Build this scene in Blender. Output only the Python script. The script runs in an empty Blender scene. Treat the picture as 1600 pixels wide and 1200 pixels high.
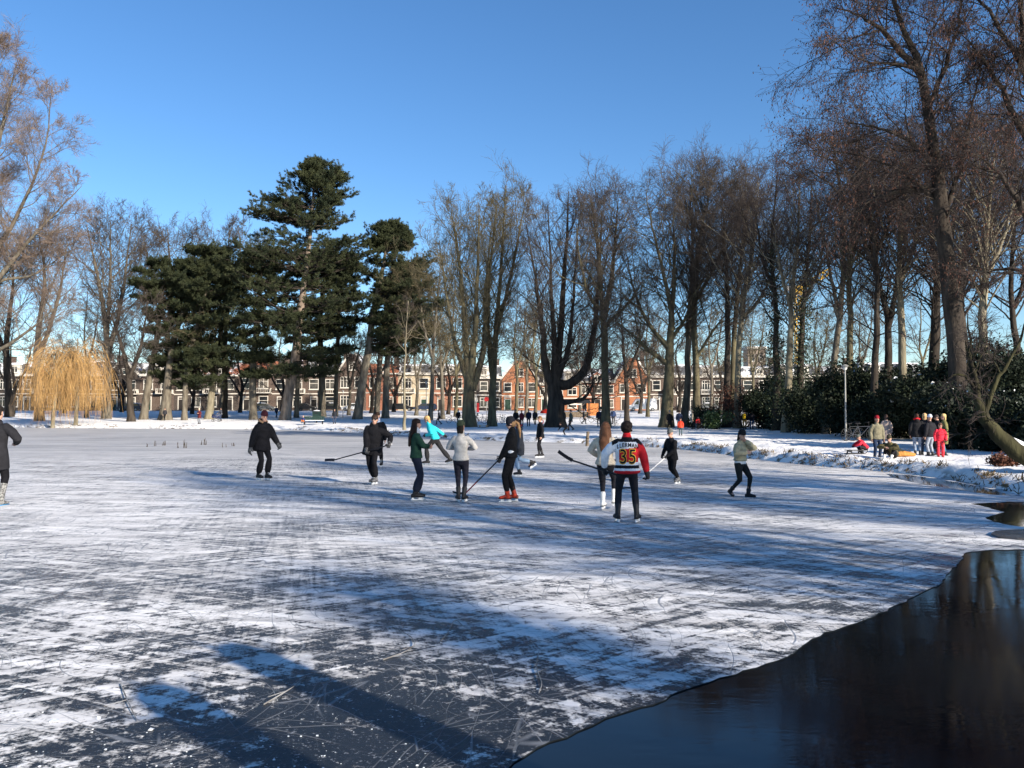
import bpy, bmesh, math, random
import numpy as np
from mathutils import Vector, Matrix
from mathutils.geometry import tessellate_polygon
from mathutils.bvhtree import BVHTree
PI = math.pi
R = math.radians
scene = bpy.context.scene
# ------------------------------------------------------------------ camera, sky, sun, exposure
F, CX, CY, HZ, CAMH = 1295.0, 800.0, 600.0, 643.0, 1.95      # focal length etc. in units of the 1600 px wide photograph
PITCH = math.atan((HZ - CY) / F)
cam_d = bpy.data.cameras.new('camera'); cam = bpy.data.objects.new('camera', cam_d)
scene.collection.objects.link(cam); scene.camera = cam
cam.location = (0, 0, CAMH); cam.rotation_euler = (PI / 2 + PITCH, 0, 0)
cam_d.sensor_fit = 'HORIZONTAL'; cam_d.angle = 2 * math.atan(800 / F)
cam_d.clip_start = 0.1; cam_d.clip_end = 6000
SUN_EL = R(21.0); SHX, SHY = -0.70, 0.714                     # direction the shadows run in
world = bpy.data.worlds.new('World'); scene.world = world; world.use_nodes = True
wn = world.node_tree.nodes; wl = world.node_tree.links
sky = wn.new('ShaderNodeTexSky'); sky.sky_type = 'NISHITA'; sky.sun_disc = False
sky.sun_elevation = SUN_EL
sx_, sy_ = -SHX, -SHY                                          # towards the sun
sky.sun_rotation = math.atan2(sx_, sy_)
sky.altitude = 0; sky.air_density = 1.0; sky.dust_density = 0.0; sky.ozone_density = 4.0
wn['Background'].inputs[1].default_value = 0.092
hs = wn.new('ShaderNodeHueSaturation'); hs.inputs['Saturation'].default_value = 1.14; hs.inputs['Hue'].default_value = 0.503; wl.new(sky.outputs[0], hs.inputs['Color'])
wl.new(hs.outputs[0], wn['Background'].inputs[0])
sun_d = bpy.data.lights.new('sun', 'SUN'); sun = bpy.data.objects.new('sun', sun_d); scene.collection.objects.link(sun)
sun_d.energy = 5.0; sun_d.angle = R(0.5); sun_d.color = (1.0, 0.90, 0.77)
sdir = Vector((sx_ * math.cos(SUN_EL), sy_ * math.cos(SUN_EL), math.sin(SUN_EL))).normalized()
sun.rotation_euler = sdir.to_track_quat('Z', 'Y').to_euler()
scene.view_settings.view_transform = 'Standard'; scene.view_settings.look = 'None'
scene.view_settings.exposure = 1.02; scene.view_settings.gamma = 1.0
scene.view_settings.use_curve_mapping = False
cy = scene.cycles
cy.max_bounces = 6; cy.diffuse_bounces = 2; cy.glossy_bounces = 3; cy.transmission_bounces = 2; cy.transparent_max_bounces = 4
cy.use_adaptive_sampling = True; cy.adaptive_threshold = 0.02; cy.sample_clamp_indirect = 6.0
try: scene.render.use_persistent_data = False
except Exception: pass

# ------------------------------------------------------------------ pixels of the photograph -> points of the place
cp, sp = math.cos(PITCH), math.sin(PITCH)
def ray(px, py):
    u, v = (px - CX) / F, (CY - py) / F
    return np.array([u, cp - v * sp, sp + v * cp])             # direction with the camera pitched up
def at(px, py, d):
    r = ray(px, py); return np.array([0, 0, CAMH]) + r * (d / r[1])
def gp(px, py, z=0.0):
    r = ray(px, py); t = (z - CAMH) / r[2]
    return np.array([0, 0, CAMH]) + r * t

# ------------------------------------------------------------------ object helpers
C = scene.collection
def tag(o, label=None, cat=None, group=None, kind=None):
    if label: o['label'] = label
    if cat: o['category'] = cat
    if group: o['group'] = group
    if kind: o['kind'] = kind
    return o
def empty(name, loc=(0, 0, 0), rz=0.0, label=None, cat=None, group=None):
    o = bpy.data.objects.new(name, None); C.objects.link(o)
    o.location = loc; o.rotation_euler = (0, 0, rz); o.empty_display_size = 0.2
    return tag(o, label, cat, group)
def link(name, me, parent=None, loc=None):
    o = bpy.data.objects.new(name, me); C.objects.link(o)
    if parent: o.parent = parent
    if loc is not None: o.location = loc
    return o
def copy_tree(o, parent=None):
    c = o.copy(); C.objects.link(c); c.parent = parent
    for k in ('label', 'group'):
        pass
    for ch in list(o.children): copy_tree(ch, c)
    return c
class MB:
    """collects vertices and faces (numpy) and links them as one mesh object"""
    def __init__(s): s.v = []; s.f = []; s.n = 0
    def add(s, v, f, m=0):
        v = np.asarray(v, float).reshape(-1, 3); f = np.asarray(f, np.int64)
        s.v.append(v); s.f.append((f + s.n, m)); s.n += len(v)
        return s
    def mesh(s, name, mats, smooth=False):
        me = bpy.data.meshes.new(name)
        V = np.concatenate(s.v) if s.v else np.zeros((0, 3))
        me.vertices.add(len(V)); me.vertices.foreach_set('co', V.astype(np.float32).ravel())
        loops = []; tot = []; mi = []
        for f, m in s.f:
            if len(f) == 0: continue
            loops.append(f.ravel()); tot.append(np.full(len(f), f.shape[1])); mi.append(np.full(len(f), m))
        if loops:
            L = np.concatenate(loops); T = np.concatenate(tot); I = np.concatenate(mi)
            me.loops.add(len(L)); me.loops.foreach_set('vertex_index', L.astype(np.int32))
            me.polygons.add(len(T))
            st = np.concatenate([[0], np.cumsum(T)[:-1]])
            me.polygons.foreach_set('loop_start', st.astype(np.int32))
            me.polygons.foreach_set('material_index', I.astype(np.int32))
            me.polygons.foreach_set('use_smooth', np.full(len(T), smooth, dtype=bool))
        me.update(calc_edges=True)
        for m in (mats if isinstance(mats, (list, tuple)) else [mats]): me.materials.append(m)
        return me
    def build(s, name, mats, parent=None, smooth=False, loc=None):
        return link(name, s.mesh(name, mats, smooth), parent, loc)
BOXF = np.array([[0, 3, 2, 1], [4, 5, 6, 7], [0, 1, 5, 4], [1, 2, 6, 5], [2, 3, 7, 6], [3, 0, 4, 7]])
def box(mb, x0, x1, y0, y1, z0, z1, m=0, rz=0.0, c=(0, 0, 0)):
    v = np.array([[x0, y0, z0], [x1, y0, z0], [x1, y1, z0], [x0, y1, z0], [x0, y0, z1], [x1, y0, z1], [x1, y1, z1], [x0, y1, z1]], float)
    if rz:
        cs, sn = math.cos(rz), math.sin(rz)
        v[:, :2] = v[:, :2] @ np.array([[cs, sn], [-sn, cs]])
    mb.add(v + np.array(c), BOXF, m)
def prism(mb, poly, y0, y1, m=0):
    """extrude an xz polygon along y"""
    n = len(poly); p = np.array(poly, float)
    v = np.concatenate([np.c_[p[:, 0], np.full(n, y0), p[:, 1]], np.c_[p[:, 0], np.full(n, y1), p[:, 1]]])
    tri = tessellate_polygon([[Vector((a, b, 0)) for a, b in poly]])
    t = np.array(tri)
    mb.add(v, np.concatenate([t, t[:, ::-1] + n]), m)
    i = np.arange(n); j = (i + 1) % n
    mb.add(v, np.c_[i, j, j + n, i + n], m)
def frames(T, ref):
    u = np.cross(T, ref); u /= np.linalg.norm(u, axis=-1, keepdims=True) + 1e-9
    w = np.cross(T, u); return u, w
def tubes(mb, P, Rr, sides=4, m=0, cap=False):
    """P (N,S,3) centre lines, Rr (N,S) radii"""
    P = np.asarray(P, float); Rr = np.asarray(Rr, float)
    if P.ndim == 2: P = P[None]; Rr = Rr[None]
    N, S, _ = P.shape
    T = np.empty_like(P)
    T[:, 1:-1] = P[:, 2:] - P[:, :-2]; T[:, 0] = P[:, 1] - P[:, 0]; T[:, -1] = P[:, -1] - P[:, -2]
    T /= np.linalg.norm(T, axis=2, keepdims=True) + 1e-9
    mean = T.mean(axis=1); ax = np.abs(mean).argmin(axis=1)
    ref = np.eye(3)[ax][:, None, :] * np.ones((1, S, 1))
    u, w = frames(T, ref)
    a = np.arange(sides) * 2 * PI / sides
    V = P[:, :, None] + Rr[:, :, None, None] * (np.cos(a)[None, None, :, None] * u[:, :, None] + np.sin(a)[None, None, :, None] * w[:, :, None])
    idx = np.arange(N * S * sides).reshape(N, S, sides)
    nx = np.roll(idx, -1, axis=2)
    q = np.stack([idx[:, :-1], nx[:, :-1], nx[:, 1:], idx[:, 1:]], axis=-1).reshape(-1, 4)
    mb.add(V, q, m)
    if cap:
        base = mb.n - N * S * sides
        for k in range(N):
            for s_, rev in ((0, False), (S - 1, True)):
                ring = idx[k, s_][::1 if rev else -1]
                c = P[k, s_]
                mb.add(np.concatenate([V.reshape(N, S, sides, 3)[k, s_][::1 if rev else -1], c[None]]),
                       np.array([[i, (i + 1) % sides, sides] for i in range(sides)]), m)
def tube(mb, pts, r, sides=8, m=0, cap=True):
    pts = np.asarray(pts, float)
    rr = np.full(len(pts), r) if np.isscalar(r) else np.asarray(r, float)
    tubes(mb, pts, rr, sides, m, cap)
def loft(mb, pts, rx, ry, right=(1, 0, 0), sides=14, m=0, round_caps=True, axes=None, endk=1.0):
    """closed tube with elliptical rings; rx along `right`, ry along the third axis"""
    pts = np.asarray(pts, float); n = len(pts)
    rx = np.full(n, rx) if np.isscalar(rx) else np.asarray(rx, float)
    ry = np.full(n, ry) if np.isscalar(ry) else np.asarray(ry, float)
    if axes is None:
        T = np.gradient(pts, axis=0); 
    else:
        T = np.tile(np.asarray(axes, float), (n, 1))
    T /= np.linalg.norm(T, axis=1, keepdims=True) + 1e-9
    if round_caps:
        e0, e1 = T[0], T[-1]; k = [(0.62, 0.80), (0.92, 0.42)]
        a0 = [(pts[0] - e0 * ry[0] * d, rx[0] * s, ry[0] * s) for d, s in k[::-1]]
        a1 = [(pts[-1] + e1 * ry[-1] * d * endk, rx[-1] * s, ry[-1] * s) for d, s in k]
        pts = np.array([a[0] for a in a0] + list(pts) + [a[0] for a in a1])
        rx = np.array([a[1] for a in a0] + list(rx) + [a[1] for a in a1])
        ry = np.array([a[2] for a in a0] + list(ry) + [a[2] for a in a1])
        T = np.concatenate([np.tile(e0, (2, 1)), T, np.tile(e1, (2, 1))]); n += 4
    rt = np.tile(np.asarray(right, float), (n, 1))
    rt = rt - T * (rt * T).sum(1, keepdims=True); rt /= np.linalg.norm(rt, axis=1, keepdims=True) + 1e-9
    w = np.cross(T, rt)
    a = np.arange(sides) * 2 * PI / sides
    V = pts[:, None] + (rx[:, None] * np.cos(a))[..., None] * rt[:, None] + (ry[:, None] * np.sin(a))[..., None] * w[:, None]
    idx = np.arange(n * sides).reshape(n, sides); nx = np.roll(idx, -1, axis=1)
    q = np.stack([idx[:-1], nx[:-1], nx[1:], idx[1:]], axis=-1).reshape(-1, 4)
    b = mb.n
    V2 = np.concatenate([V.reshape(-1, 3), pts[:1], pts[-1:]])
    mb.add(V2, q, m)
    i = np.arange(sides); j = (i + 1) % sides
    caps = np.concatenate([np.c_[j, i, np.full(sides, n * sides)], np.c_[i + (n - 1) * sides, j + (n - 1) * sides, np.full(sides, n * sides + 1)]])
    mb.f.append((caps + b, m))
def ell(mb, c, r, m=0, rot=None, seg=12, rings=8):
    th = np.linspace(0, PI, rings + 1)[1:-1]; ph = np.arange(seg) * 2 * PI / seg
    v = np.stack([np.outer(np.sin(th), np.cos(ph)), np.outer(np.sin(th), np.sin(ph)), np.outer(np.cos(th), np.ones(seg))], -1).reshape(-1, 3)
    v = np.concatenate([v, [[0, 0, 1], [0, 0, -1]]]) * np.asarray(r, float)
    if rot is not None: v = v @ np.asarray(rot).T
    k = rings - 1; idx = np.arange(k * seg).reshape(k, seg); nx = np.roll(idx, -1, axis=1)
    q = np.stack([idx[:-1], idx[1:], nx[1:], nx[:-1]], -1).reshape(-1, 4)
    b = mb.n
    mb.add(v + np.asarray(c, float), q, m)
    t = np.concatenate([np.c_[idx[0], nx[0], np.full(seg, k * seg)], np.c_[nx[-1], idx[-1], np.full(seg, k * seg + 1)]])
    mb.f.append((t + b, m))
def torus(mb, c, r, rr, axis='x', n=24, sides=6, m=0):
    a = np.linspace(0, 2 * PI, n + 1)
    o = np.zeros(n + 1)
    p = {'x': np.c_[o, np.cos(a), np.sin(a)], 'y': np.c_[np.cos(a), o, np.sin(a)], 'z': np.c_[np.cos(a), np.sin(a), o]}[axis] * r + np.asarray(c, float)
    b = np.arange(sides) * 2 * PI / sides
    nrm = p - np.asarray(c, float); nrm /= np.linalg.norm(nrm, axis=1, keepdims=True)
    ax = {'x': (1, 0, 0), 'y': (0, 1, 0), 'z': (0, 0, 1)}[axis]
    V = p[:, None] + rr * (np.cos(b)[None, :, None] * nrm[:, None] + np.sin(b)[None, :, None] * np.array(ax)[None, None])
    idx = np.arange((n + 1) * sides).reshape(n + 1, sides); nx = np.roll(idx, -1, axis=1)
    mb.add(V, np.stack([idx[:-1], nx[:-1], nx[1:], idx[1:]], -1).reshape(-1, 4), m)

# ------------------------------------------------------------------ materials
def mat(name, c, rough=0.8, var=0.25, scale=6.0, c2=None, bump=0.0, bscale=40.0, metal=0.0, spec=0.3, stretch=None):
    m = bpy.data.materials.new(name); m.use_nodes = True
    nt = m.node_tree; n = nt.nodes; l = nt.links; b = n['Principled BSDF']
    b.inputs['Roughness'].default_value = rough; b.inputs['Metallic'].default_value = metal
    b.inputs['Specular IOR Level'].default_value = spec
    tc = n.new('ShaderNodeTexCoord'); co = tc.outputs['Object']
    if stretch:
        mp = n.new('ShaderNodeMapping'); mp.inputs['Scale'].default_value = stretch; l.new(co, mp.inputs['Vector']); co = mp.outputs[0]
    nz = n.new('ShaderNodeTexNoise'); nz.inputs['Scale'].default_value = scale; nz.inputs['Detail'].default_value = 5
    l.new(co, nz.inputs['Vector'])
    rp = n.new('ShaderNodeValToRGB'); e = rp.color_ramp.elements
    e[0].position = 0.33; e[1].position = 0.67
    ca = tuple(x * (1 - var) for x in c); cb = tuple(min(1, x * (1 + var)) for x in c) if c2 is None else c2
    if c2 is not None: ca = c
    e[0].color = (*ca, 1); e[1].color = (*cb, 1)
    l.new(nz.outputs['Fac'], rp.inputs[0]); l.new(rp.outputs[0], b.inputs['Base Color'])
    if bump:
        n2 = n.new('ShaderNodeTexNoise'); n2.inputs['Scale'].default_value = bscale; n2.inputs['Detail'].default_value = 4
        l.new(co, n2.inputs['Vector'])
        bp = n.new('ShaderNodeBump'); bp.inputs['Strength'].default_value = bump; bp.inputs['Distance'].default_value = 0.05
        l.new(n2.outputs['Fac'], bp.inputs['Height']); l.new(bp.outputs[0], b.inputs['Normal'])
    return m
_cloth = {}
def cloth(c, rough=0.85, var=0.18):
    k = (tuple(round(x, 3) for x in c), rough)
    if k not in _cloth: _cloth[k] = mat('cloth', c, rough, var, 9, bump=0.75, bscale=8, spec=.12)
    return _cloth[k]
M = {}
def math_node(n, l, op, a, b=None, c=None):
    k = n.new('ShaderNodeMath'); k.operation = op
    for i, x in enumerate((a, b, c)):
        if x is None: continue
        if isinstance(x, (int, float)): k.inputs[i].default_value = x
        else: l.new(x, k.inputs[i])
    return k.outputs[0]
def mixc(n, l, f, a, b):
    k = n.new('ShaderNodeMix'); k.data_type = 'RGBA'
    for s, x in ((k.inputs[0], f), (k.inputs[6], a), (k.inputs[7], b)):
        if isinstance(x, (tuple, list)): s.default_value = (*x, 1)
        elif isinstance(x, (int, float)): s.default_value = x
        else: l.new(x, s)
    return k.outputs[2]
def smooth(n, l, x, a, b):
    k = n.new('ShaderNodeMapRange'); k.interpolation_type = 'SMOOTHSTEP'
    k.inputs['From Min'].default_value = a; k.inputs['From Max'].default_value = b
    l.new(x, k.inputs['Value']); return k.outputs[0]

def ice_material():
    m = bpy.data.materials.new('skated_ice'); m.use_nodes = True
    nt = m.node_tree; n = nt.nodes; l = nt.links; b = n['Principled BSDF']
    co = n.new('ShaderNodeTexCoord').outputs['Object']
    def noise(scale, rot=0, sc=(1, 1, 1), detail=6, rough=0.6, dist=0.0, off=0):
        mp = n.new('ShaderNodeMapping'); mp.inputs['Rotation'].default_value = (0, 0, R(rot)); mp.inputs['Scale'].default_value = sc
        mp.inputs['Location'].default_value = (off, off * 1.7, off * .3)
        # rotate first, then stretch
        mp0 = n.new('ShaderNodeMapping'); mp0.inputs['Rotation'].default_value = (0, 0, R(rot)); l.new(co, mp0.inputs[0])
        mp.inputs['Rotation'].default_value = (0, 0, 0); l.new(mp0.outputs[0], mp.inputs[0])
        z = n.new('ShaderNodeTexNoise'); z.inputs['Scale'].default_value = scale; z.inputs['Detail'].default_value = detail
        z.inputs['Roughness'].default_value = rough; z.inputs['Distortion'].default_value = dist
        l.new(mp.outputs[0], z.inputs['Vector']); return z.outputs['Fac']
    sep = n.new('ShaderNodeSeparateXYZ'); l.new(co, sep.inputs[0]); X, Y = sep.outputs[0], sep.outputs[1]
    big = noise(0.16, detail=3)
    patch = noise(1.15, 12, (0.55, 1.3, 1), 9, 0.62, 0.8, 3)
    patch2 = noise(3.4, 80, (0.5, 1.4, 1), 8, 0.65, 0.6, 7)
    s1 = noise(1.0, 24, (0.40, 7.5, 1), 7, 0.62, 1.1, 11)
    s2 = noise(1.0, -38, (0.36, 8.5, 1), 7, 0.62, 1.2, 17)
    s3 = noise(1.0, 76, (0.40, 7.0, 1), 7, 0.62, 1.2, 23)
    s4 = noise(1.6, 4, (0.3, 2.4, 1), 8, 0.66, 0.6, 31)
    patch3 = noise(2.2, 130, (.45, 1.5, 1), 9, .68, .9, 51)
    mid = noise(11, 30, (.7, 1.3, 1), 6, .7, .5, 43)
    grain = noise(38, detail=4, rough=0.7)
    def A(*t):
        r = None
        for x, k in t:
            y = math_node(n, l, 'MULTIPLY_ADD', x, k, -0.5 * k)
            r = y if r is None else math_node(n, l, 'ADD', r, y)
        return r
    near = smooth(n, l, Y, 4.6, 14.0)                          # the worn, dark patches lie close to the near bank
    far = smooth(n, l, Y, 20.0, 48.0)
    pk = math_node(n, l, 'MULTIPLY_ADD', near, -.5, 1.0)
    v = math_node(n, l, 'ADD', math_node(n, l, 'MULTIPLY', A((patch, 1.6), (patch2, 1.4), (patch3, 1.4)), pk), A((big, 1.3), (s1, 1.5), (s2, 1.5), (s3, .8), (s4, .5), (mid, 1.0), (grain, 1.0)))
    bias = math_node(n, l, 'MULTIPLY_ADD', near, 0.13, 0.545)
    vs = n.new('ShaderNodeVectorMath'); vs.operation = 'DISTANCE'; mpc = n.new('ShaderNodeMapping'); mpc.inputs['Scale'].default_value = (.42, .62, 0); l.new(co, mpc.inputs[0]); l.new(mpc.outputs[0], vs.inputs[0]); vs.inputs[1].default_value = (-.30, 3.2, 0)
    clear = smooth(n, l, math_node(n, l, 'ADD', vs.outputs['Value'], math_node(n, l, 'MULTIPLY', patch2, .9)), 1.35, .70)  # dark clear ice, painted darker still to deepen the two foreground shadows
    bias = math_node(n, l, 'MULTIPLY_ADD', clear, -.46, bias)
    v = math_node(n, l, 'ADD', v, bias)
    sharp = smooth(n, l, v, 0.34, 0.78); soft = smooth(n, l, v, 0.26, 0.86)
    nk = math_node(n, l, 'MULTIPLY', near, .85); snow = math_node(n, l, 'ADD', math_node(n, l, 'MULTIPLY', sharp, math_node(n, l, 'SUBTRACT', 1.0, nk)), math_node(n, l, 'MULTIPLY', soft, nk))
    # skate scratches: long thin cells
    sc_all = None
    for rot, off, th in ((8, 1, .011), (-33, 5, .012), (52, 9, .012), (100, 13, .013), (-62, 21, .012), (28, 27, .010)):
        mp0 = n.new('ShaderNodeMapping'); mp0.inputs['Rotation'].default_value = (0, 0, R(rot)); l.new(co, mp0.inputs[0])
        wz = n.new('ShaderNodeTexNoise'); wz.inputs['Scale'].default_value = 0.35; wz.inputs['Detail'].default_value = 1; l.new(co, wz.inputs['Vector'])
        va = n.new('ShaderNodeVectorMath'); va.operation = 'MULTIPLY_ADD'; l.new(wz.outputs['Color'], va.inputs[0])
        va.inputs[1].default_value = (2.6, 2.6, 0); l.new(mp0.outputs[0], va.inputs[2])
        mp = n.new('ShaderNodeMapping'); mp.inputs['Scale'].default_value = (0.2, 2.0, 1); mp.inputs['Location'].default_value = (off, off, 0); l.new(va.outputs[0], mp.inputs[0])
        vo = n.new('ShaderNodeTexVoronoi'); vo.feature = 'DISTANCE_TO_EDGE'; vo.inputs['Scale'].default_value = 2.3
        l.new(mp.outputs[0], vo.inputs['Vector'])
        ln = n.new('ShaderNodeMapRange'); ln.inputs['From Min'].default_value = th; ln.inputs['From Max'].default_value = 0.003
        l.new(vo.outputs['Distance'], ln.inputs['Value'])
        brk = smooth(n, l, noise(0.8, rot, (0.5, 2, 1), 3, 0.5, 0, off + 40), 0.45, 0.60)
        y = math_node(n, l, 'MULTIPLY', ln.outputs[0], brk)
        sc_all = y if sc_all is None else math_node(n, l, 'MAXIMUM', sc_all, y)
    dark = mixc(n, l, patch2, (0.008, 0.011, 0.015), (0.030, 0.036, 0.045))
    dark = mixc(n, l, math_node(n, l, 'MULTIPLY', smooth(n, l, math_node(n, l, 'ADD', grain, math_node(n, l, 'MULTIPLY_ADD', mid, .6, -.3)), .58, .72), .55), dark, (.45, .46, .48))
    dark = mixc(n, l, math_node(n, l, 'MULTIPLY', near, .8), dark, (0.20, 0.215, 0.235))
    dark = mixc(n, l, math_node(n, l, 'MULTIPLY', sc_all, 0.26), dark, (0.60, 0.62, 0.65))
    white = mixc(n, l, smooth(n, l, s4, 0.35, 0.65), (0.55, 0.535, 0.52), (0.88, 0.862, 0.835))
    white = mixc(n, l, math_node(n, l, 'MULTIPLY', sc_all, 0.75), white, (0.16, 0.185, 0.22))
    col = mixc(n, l, snow, dark, white)
    # far, hardly skated ice under a thin even dusting
    grey = mixc(n, l, smooth(n, l, noise(0.5, 0, (0.25, 2.0, 1), 7, .65), .35, .65), (0.29, 0.29, 0.295), (0.48, 0.475, 0.47))
    col = mixc(n, l, math_node(n, l, 'MULTIPLY', far, 0.8), col, grey)
    l.new(col, b.inputs['Base Color'])
    ro = math_node(n, l, 'MULTIPLY_ADD', snow, 0.50, 0.22)
    ro = math_node(n, l, 'MAXIMUM', ro, math_node(n, l, 'MULTIPLY', far, 0.5))
    l.new(ro, b.inputs['Roughness']); b.inputs['IOR'].default_value = 1.31
    l.new(math_node(n, l, 'MULTIPLY_ADD', snow, -0.10, 0.22), b.inputs['Specular IOR Level'])
    h = math_node(n, l, 'ADD', math_node(n, l, 'MULTIPLY', snow, 0.6), math_node(n, l, 'MULTIPLY_ADD', grain, 0.55, math_node(n, l, 'MULTIPLY', sc_all, -0.5)))
    bp = n.new('ShaderNodeBump'); bp.inputs['Strength'].default_value = 0.5; bp.inputs['Distance'].default_value = 0.015
    l.new(h, bp.inputs['Height']); l.new(bp.outputs[0], b.inputs['Normal'])
    return m
def water_material():
    m = bpy.data.materials.new('open_water'); m.use_nodes = True
    nt = m.node_tree; n = nt.nodes; l = nt.links; b = n['Principled BSDF']
    co = n.new('ShaderNodeTexCoord').outputs['Object']
    b.inputs['Base Color'].default_value = (0.004, 0.006, 0.008, 1); b.inputs['Roughness'].default_value = 0.03; b.inputs['IOR'].default_value = 1.33
    mp = n.new('ShaderNodeMapping'); mp.inputs['Scale'].default_value = (0.8, 2.4, 1); mp.inputs['Rotation'].default_value = (0, 0, R(-8)); l.new(co, mp.inputs[0])
    z = n.new('ShaderNodeTexNoise'); z.inputs['Scale'].default_value = 4.5; z.inputs['Detail'].default_value = 3; l.new(mp.outputs[0], z.inputs['Vector'])
    z2 = n.new('ShaderNodeTexNoise'); z2.inputs['Scale'].default_value = 0.9; z2.inputs['Detail'].default_value = 2; l.new(co, z2.inputs['Vector'])
    bp = n.new('ShaderNodeBump'); bp.inputs['Distance'].default_value = 0.012; bp.inputs['Strength'].default_value = 0.10
    h = math_node(n, l, 'MULTIPLY', z.outputs['Fac'], smooth(n, l, z2.outputs['Fac'], 0.35, 0.6))
    l.new(h, bp.inputs['Height']); l.new(bp.outputs[0], b.inputs['Normal'])
    # thin black skin of new ice here and there: a little rougher
    l.new(math_node(n, l, 'MULTIPLY_ADD', smooth(n, l, z2.outputs['Fac'], 0.62, 0.42), 0.07, 0.02), b.inputs['Roughness'])
    return m
def snow_material():
    m = bpy.data.materials.new('snow_ground'); m.use_nodes = True
    nt = m.node_tree; n = nt.nodes; l = nt.links; b = n['Principled BSDF']
    co = n.new('ShaderNodeTexCoord').outputs['Object']
    geo = n.new('ShaderNodeNewGeometry'); sep = n.new('ShaderNodeSeparateXYZ'); l.new(co, sep.inputs[0]); Z = sep.outputs[2]
    def noise(s, d=5, r=.6, sc=(1, 1, 1)):
        mp = n.new('ShaderNodeMapping'); mp.inputs['Scale'].default_value = sc; l.new(co, mp.inputs[0])
        z = n.new('ShaderNodeTexNoise'); z.inputs['Scale'].default_value = s; z.inputs['Detail'].default_value = d; z.inputs['Roughness'].default_value = r
        l.new(mp.outputs[0], z.inputs['Vector']); return z.outputs['Fac']
    a = noise(1.6, 7, .65, (1, 1, 2.5)); f = noise(14, 5, .7); big = noise(.22, 3)
    bank = math_node(n, l, 'MULTIPLY', smooth(n, l, Z, 0.30, 0.16), smooth(n, l, a, 0.50, 0.60))
    bank = math_node(n, l, 'MULTIPLY', bank, smooth(n, l, big, 0.38, 0.56))
    tread = math_node(n, l, 'MULTIPLY', smooth(n, l, noise(2.6, 8, .7), .55, .68), smooth(n, l, big, .5, .65))
    grass = mixc(n, l, f, (0.05, 0.035, 0.018), (0.20, 0.14, 0.065))
    snow = mixc(n, l, f, (0.76, 0.75, 0.735), (0.89, 0.875, 0.85))
    snow = mixc(n, l, math_node(n, l, 'MULTIPLY', tread, .55), snow, (0.33, 0.31, 0.28))
    l.new(mixc(n, l, bank, snow, grass), b.inputs['Base Color'])
    b.inputs['Roughness'].default_value = 0.75; b.inputs['Specular IOR Level'].default_value = 0.2
    bp = n.new('ShaderNodeBump'); bp.inputs['Strength'].default_value = 0.8; bp.inputs['Distance'].default_value = 0.09
    l.new(math_node(n, l, 'MULTIPLY_ADD', f, .3, noise(3.2, 6, .6)), bp.inputs['Height']); l.new(bp.outputs[0], b.inputs['Normal'])
    return m
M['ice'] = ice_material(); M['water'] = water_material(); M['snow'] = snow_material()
M['snow_cap'] = mat('snow_cap', (0.80, 0.81, 0.83), 0.75, 0.05, 10, bump=.3)

# ------------------------------------------------------------------ terrain: pond, banks, park
shore_px = [(0, 668.0), (60, 668.4), (130, 668.9), (220, 669.4), (300, 670), (380, 670.6), (450, 671.5), (520, 674), (580, 677), (640, 680.5), (690, 684.5), (740, 687), (790, 689),
            (840, 690.5), (900, 692.5), (950, 694.5), (1000, 697.5), (1040, 700), (1080, 703.5), (1125, 709), (1170, 716), (1215, 721), (1250, 725), (1290, 729), (1330, 732.5), (1370, 736),
            (1410, 739.5), (1450, 744), (1490, 750), (1530, 757.5), (1565, 765), (1600, 775)]
shore = [tuple(gp(x, y)[:2]) for x, y in shore_px]
shore = [(-95, 60), (-92, 84), (-80, 97)] + shore + [(11.9, 16), (12.4, 12), (11.8, 8), (9.6, 4.6), (6.5, 2.2), (3, 1.1), (0, 0.7), (-5, 0.2), (-14, -1.5), (-30, -6), (-60, -6), (-85, 20)]
def catmull(P, k):
    P = np.array(P, float); n = len(P); out = []
    for i in range(n):
        p0, p1, p2, p3 = P[i - 1], P[i], P[(i + 1) % n], P[(i + 2) % n]
        for j in range(k):
            t = j / k
            out.append(0.5 * ((2 * p1) + (-p0 + p2) * t + (2 * p0 - 5 * p1 + 4 * p2 - p3) * t * t + (-p0 + 3 * p1 - 3 * p2 + p3) * t ** 3))
    return np.array(out)
SH = catmull(shore, 4)
def sdist(P):
    """signed distance to the shore, positive on land"""
    A = SH; B = np.roll(SH, -1, axis=0); best = np.full(len(P), 1e9); ins = np.zeros(len(P), bool)
    for a, b in zip(A, B):
        ab = b - a; t = np.clip(((P - a) @ ab) / (ab @ ab + 1e-12), 0, 1)
        d = np.hypot(*(P - a - t[:, None] * ab).T); best = np.minimum(best, d)
        c = (a[1] > P[:, 1]) != (b[1] > P[:, 1])
        if abs(b[1] - a[1]) > 1e-12:
            ins ^= c & (P[:, 0] < (b[0] - a[0]) * (P[:, 1] - a[1]) / (b[1] - a[1]) + a[0])
    return np.where(ins, -best, best)
def hash2(ix, iy, seed):
    h = (ix.astype(np.int64) * 374761393 + iy.astype(np.int64) * 668265263 + seed * 144665) & 0xffffffff
    h = ((h ^ (h >> 13)) * 1274126177) & 0xffffffff
    return ((h ^ (h >> 16)) & 0xffff) / 65535.0
def vnoise(x, y, seed=0):
    ix, iy = np.floor(x), np.floor(y); fx, fy = x - ix, y - iy
    fx = fx * fx * (3 - 2 * fx); fy = fy * fy * (3 - 2 * fy)
    ix = ix.astype(np.int64); iy = iy.astype(np.int64)
    a = hash2(ix, iy, seed); b = hash2(ix + 1, iy, seed); c = hash2(ix, iy + 1, seed); d = hash2(ix + 1, iy + 1, seed)
    return (a * (1 - fx) + b * fx) * (1 - fy) + (c * (1 - fx) + d * fx) * fy
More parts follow.
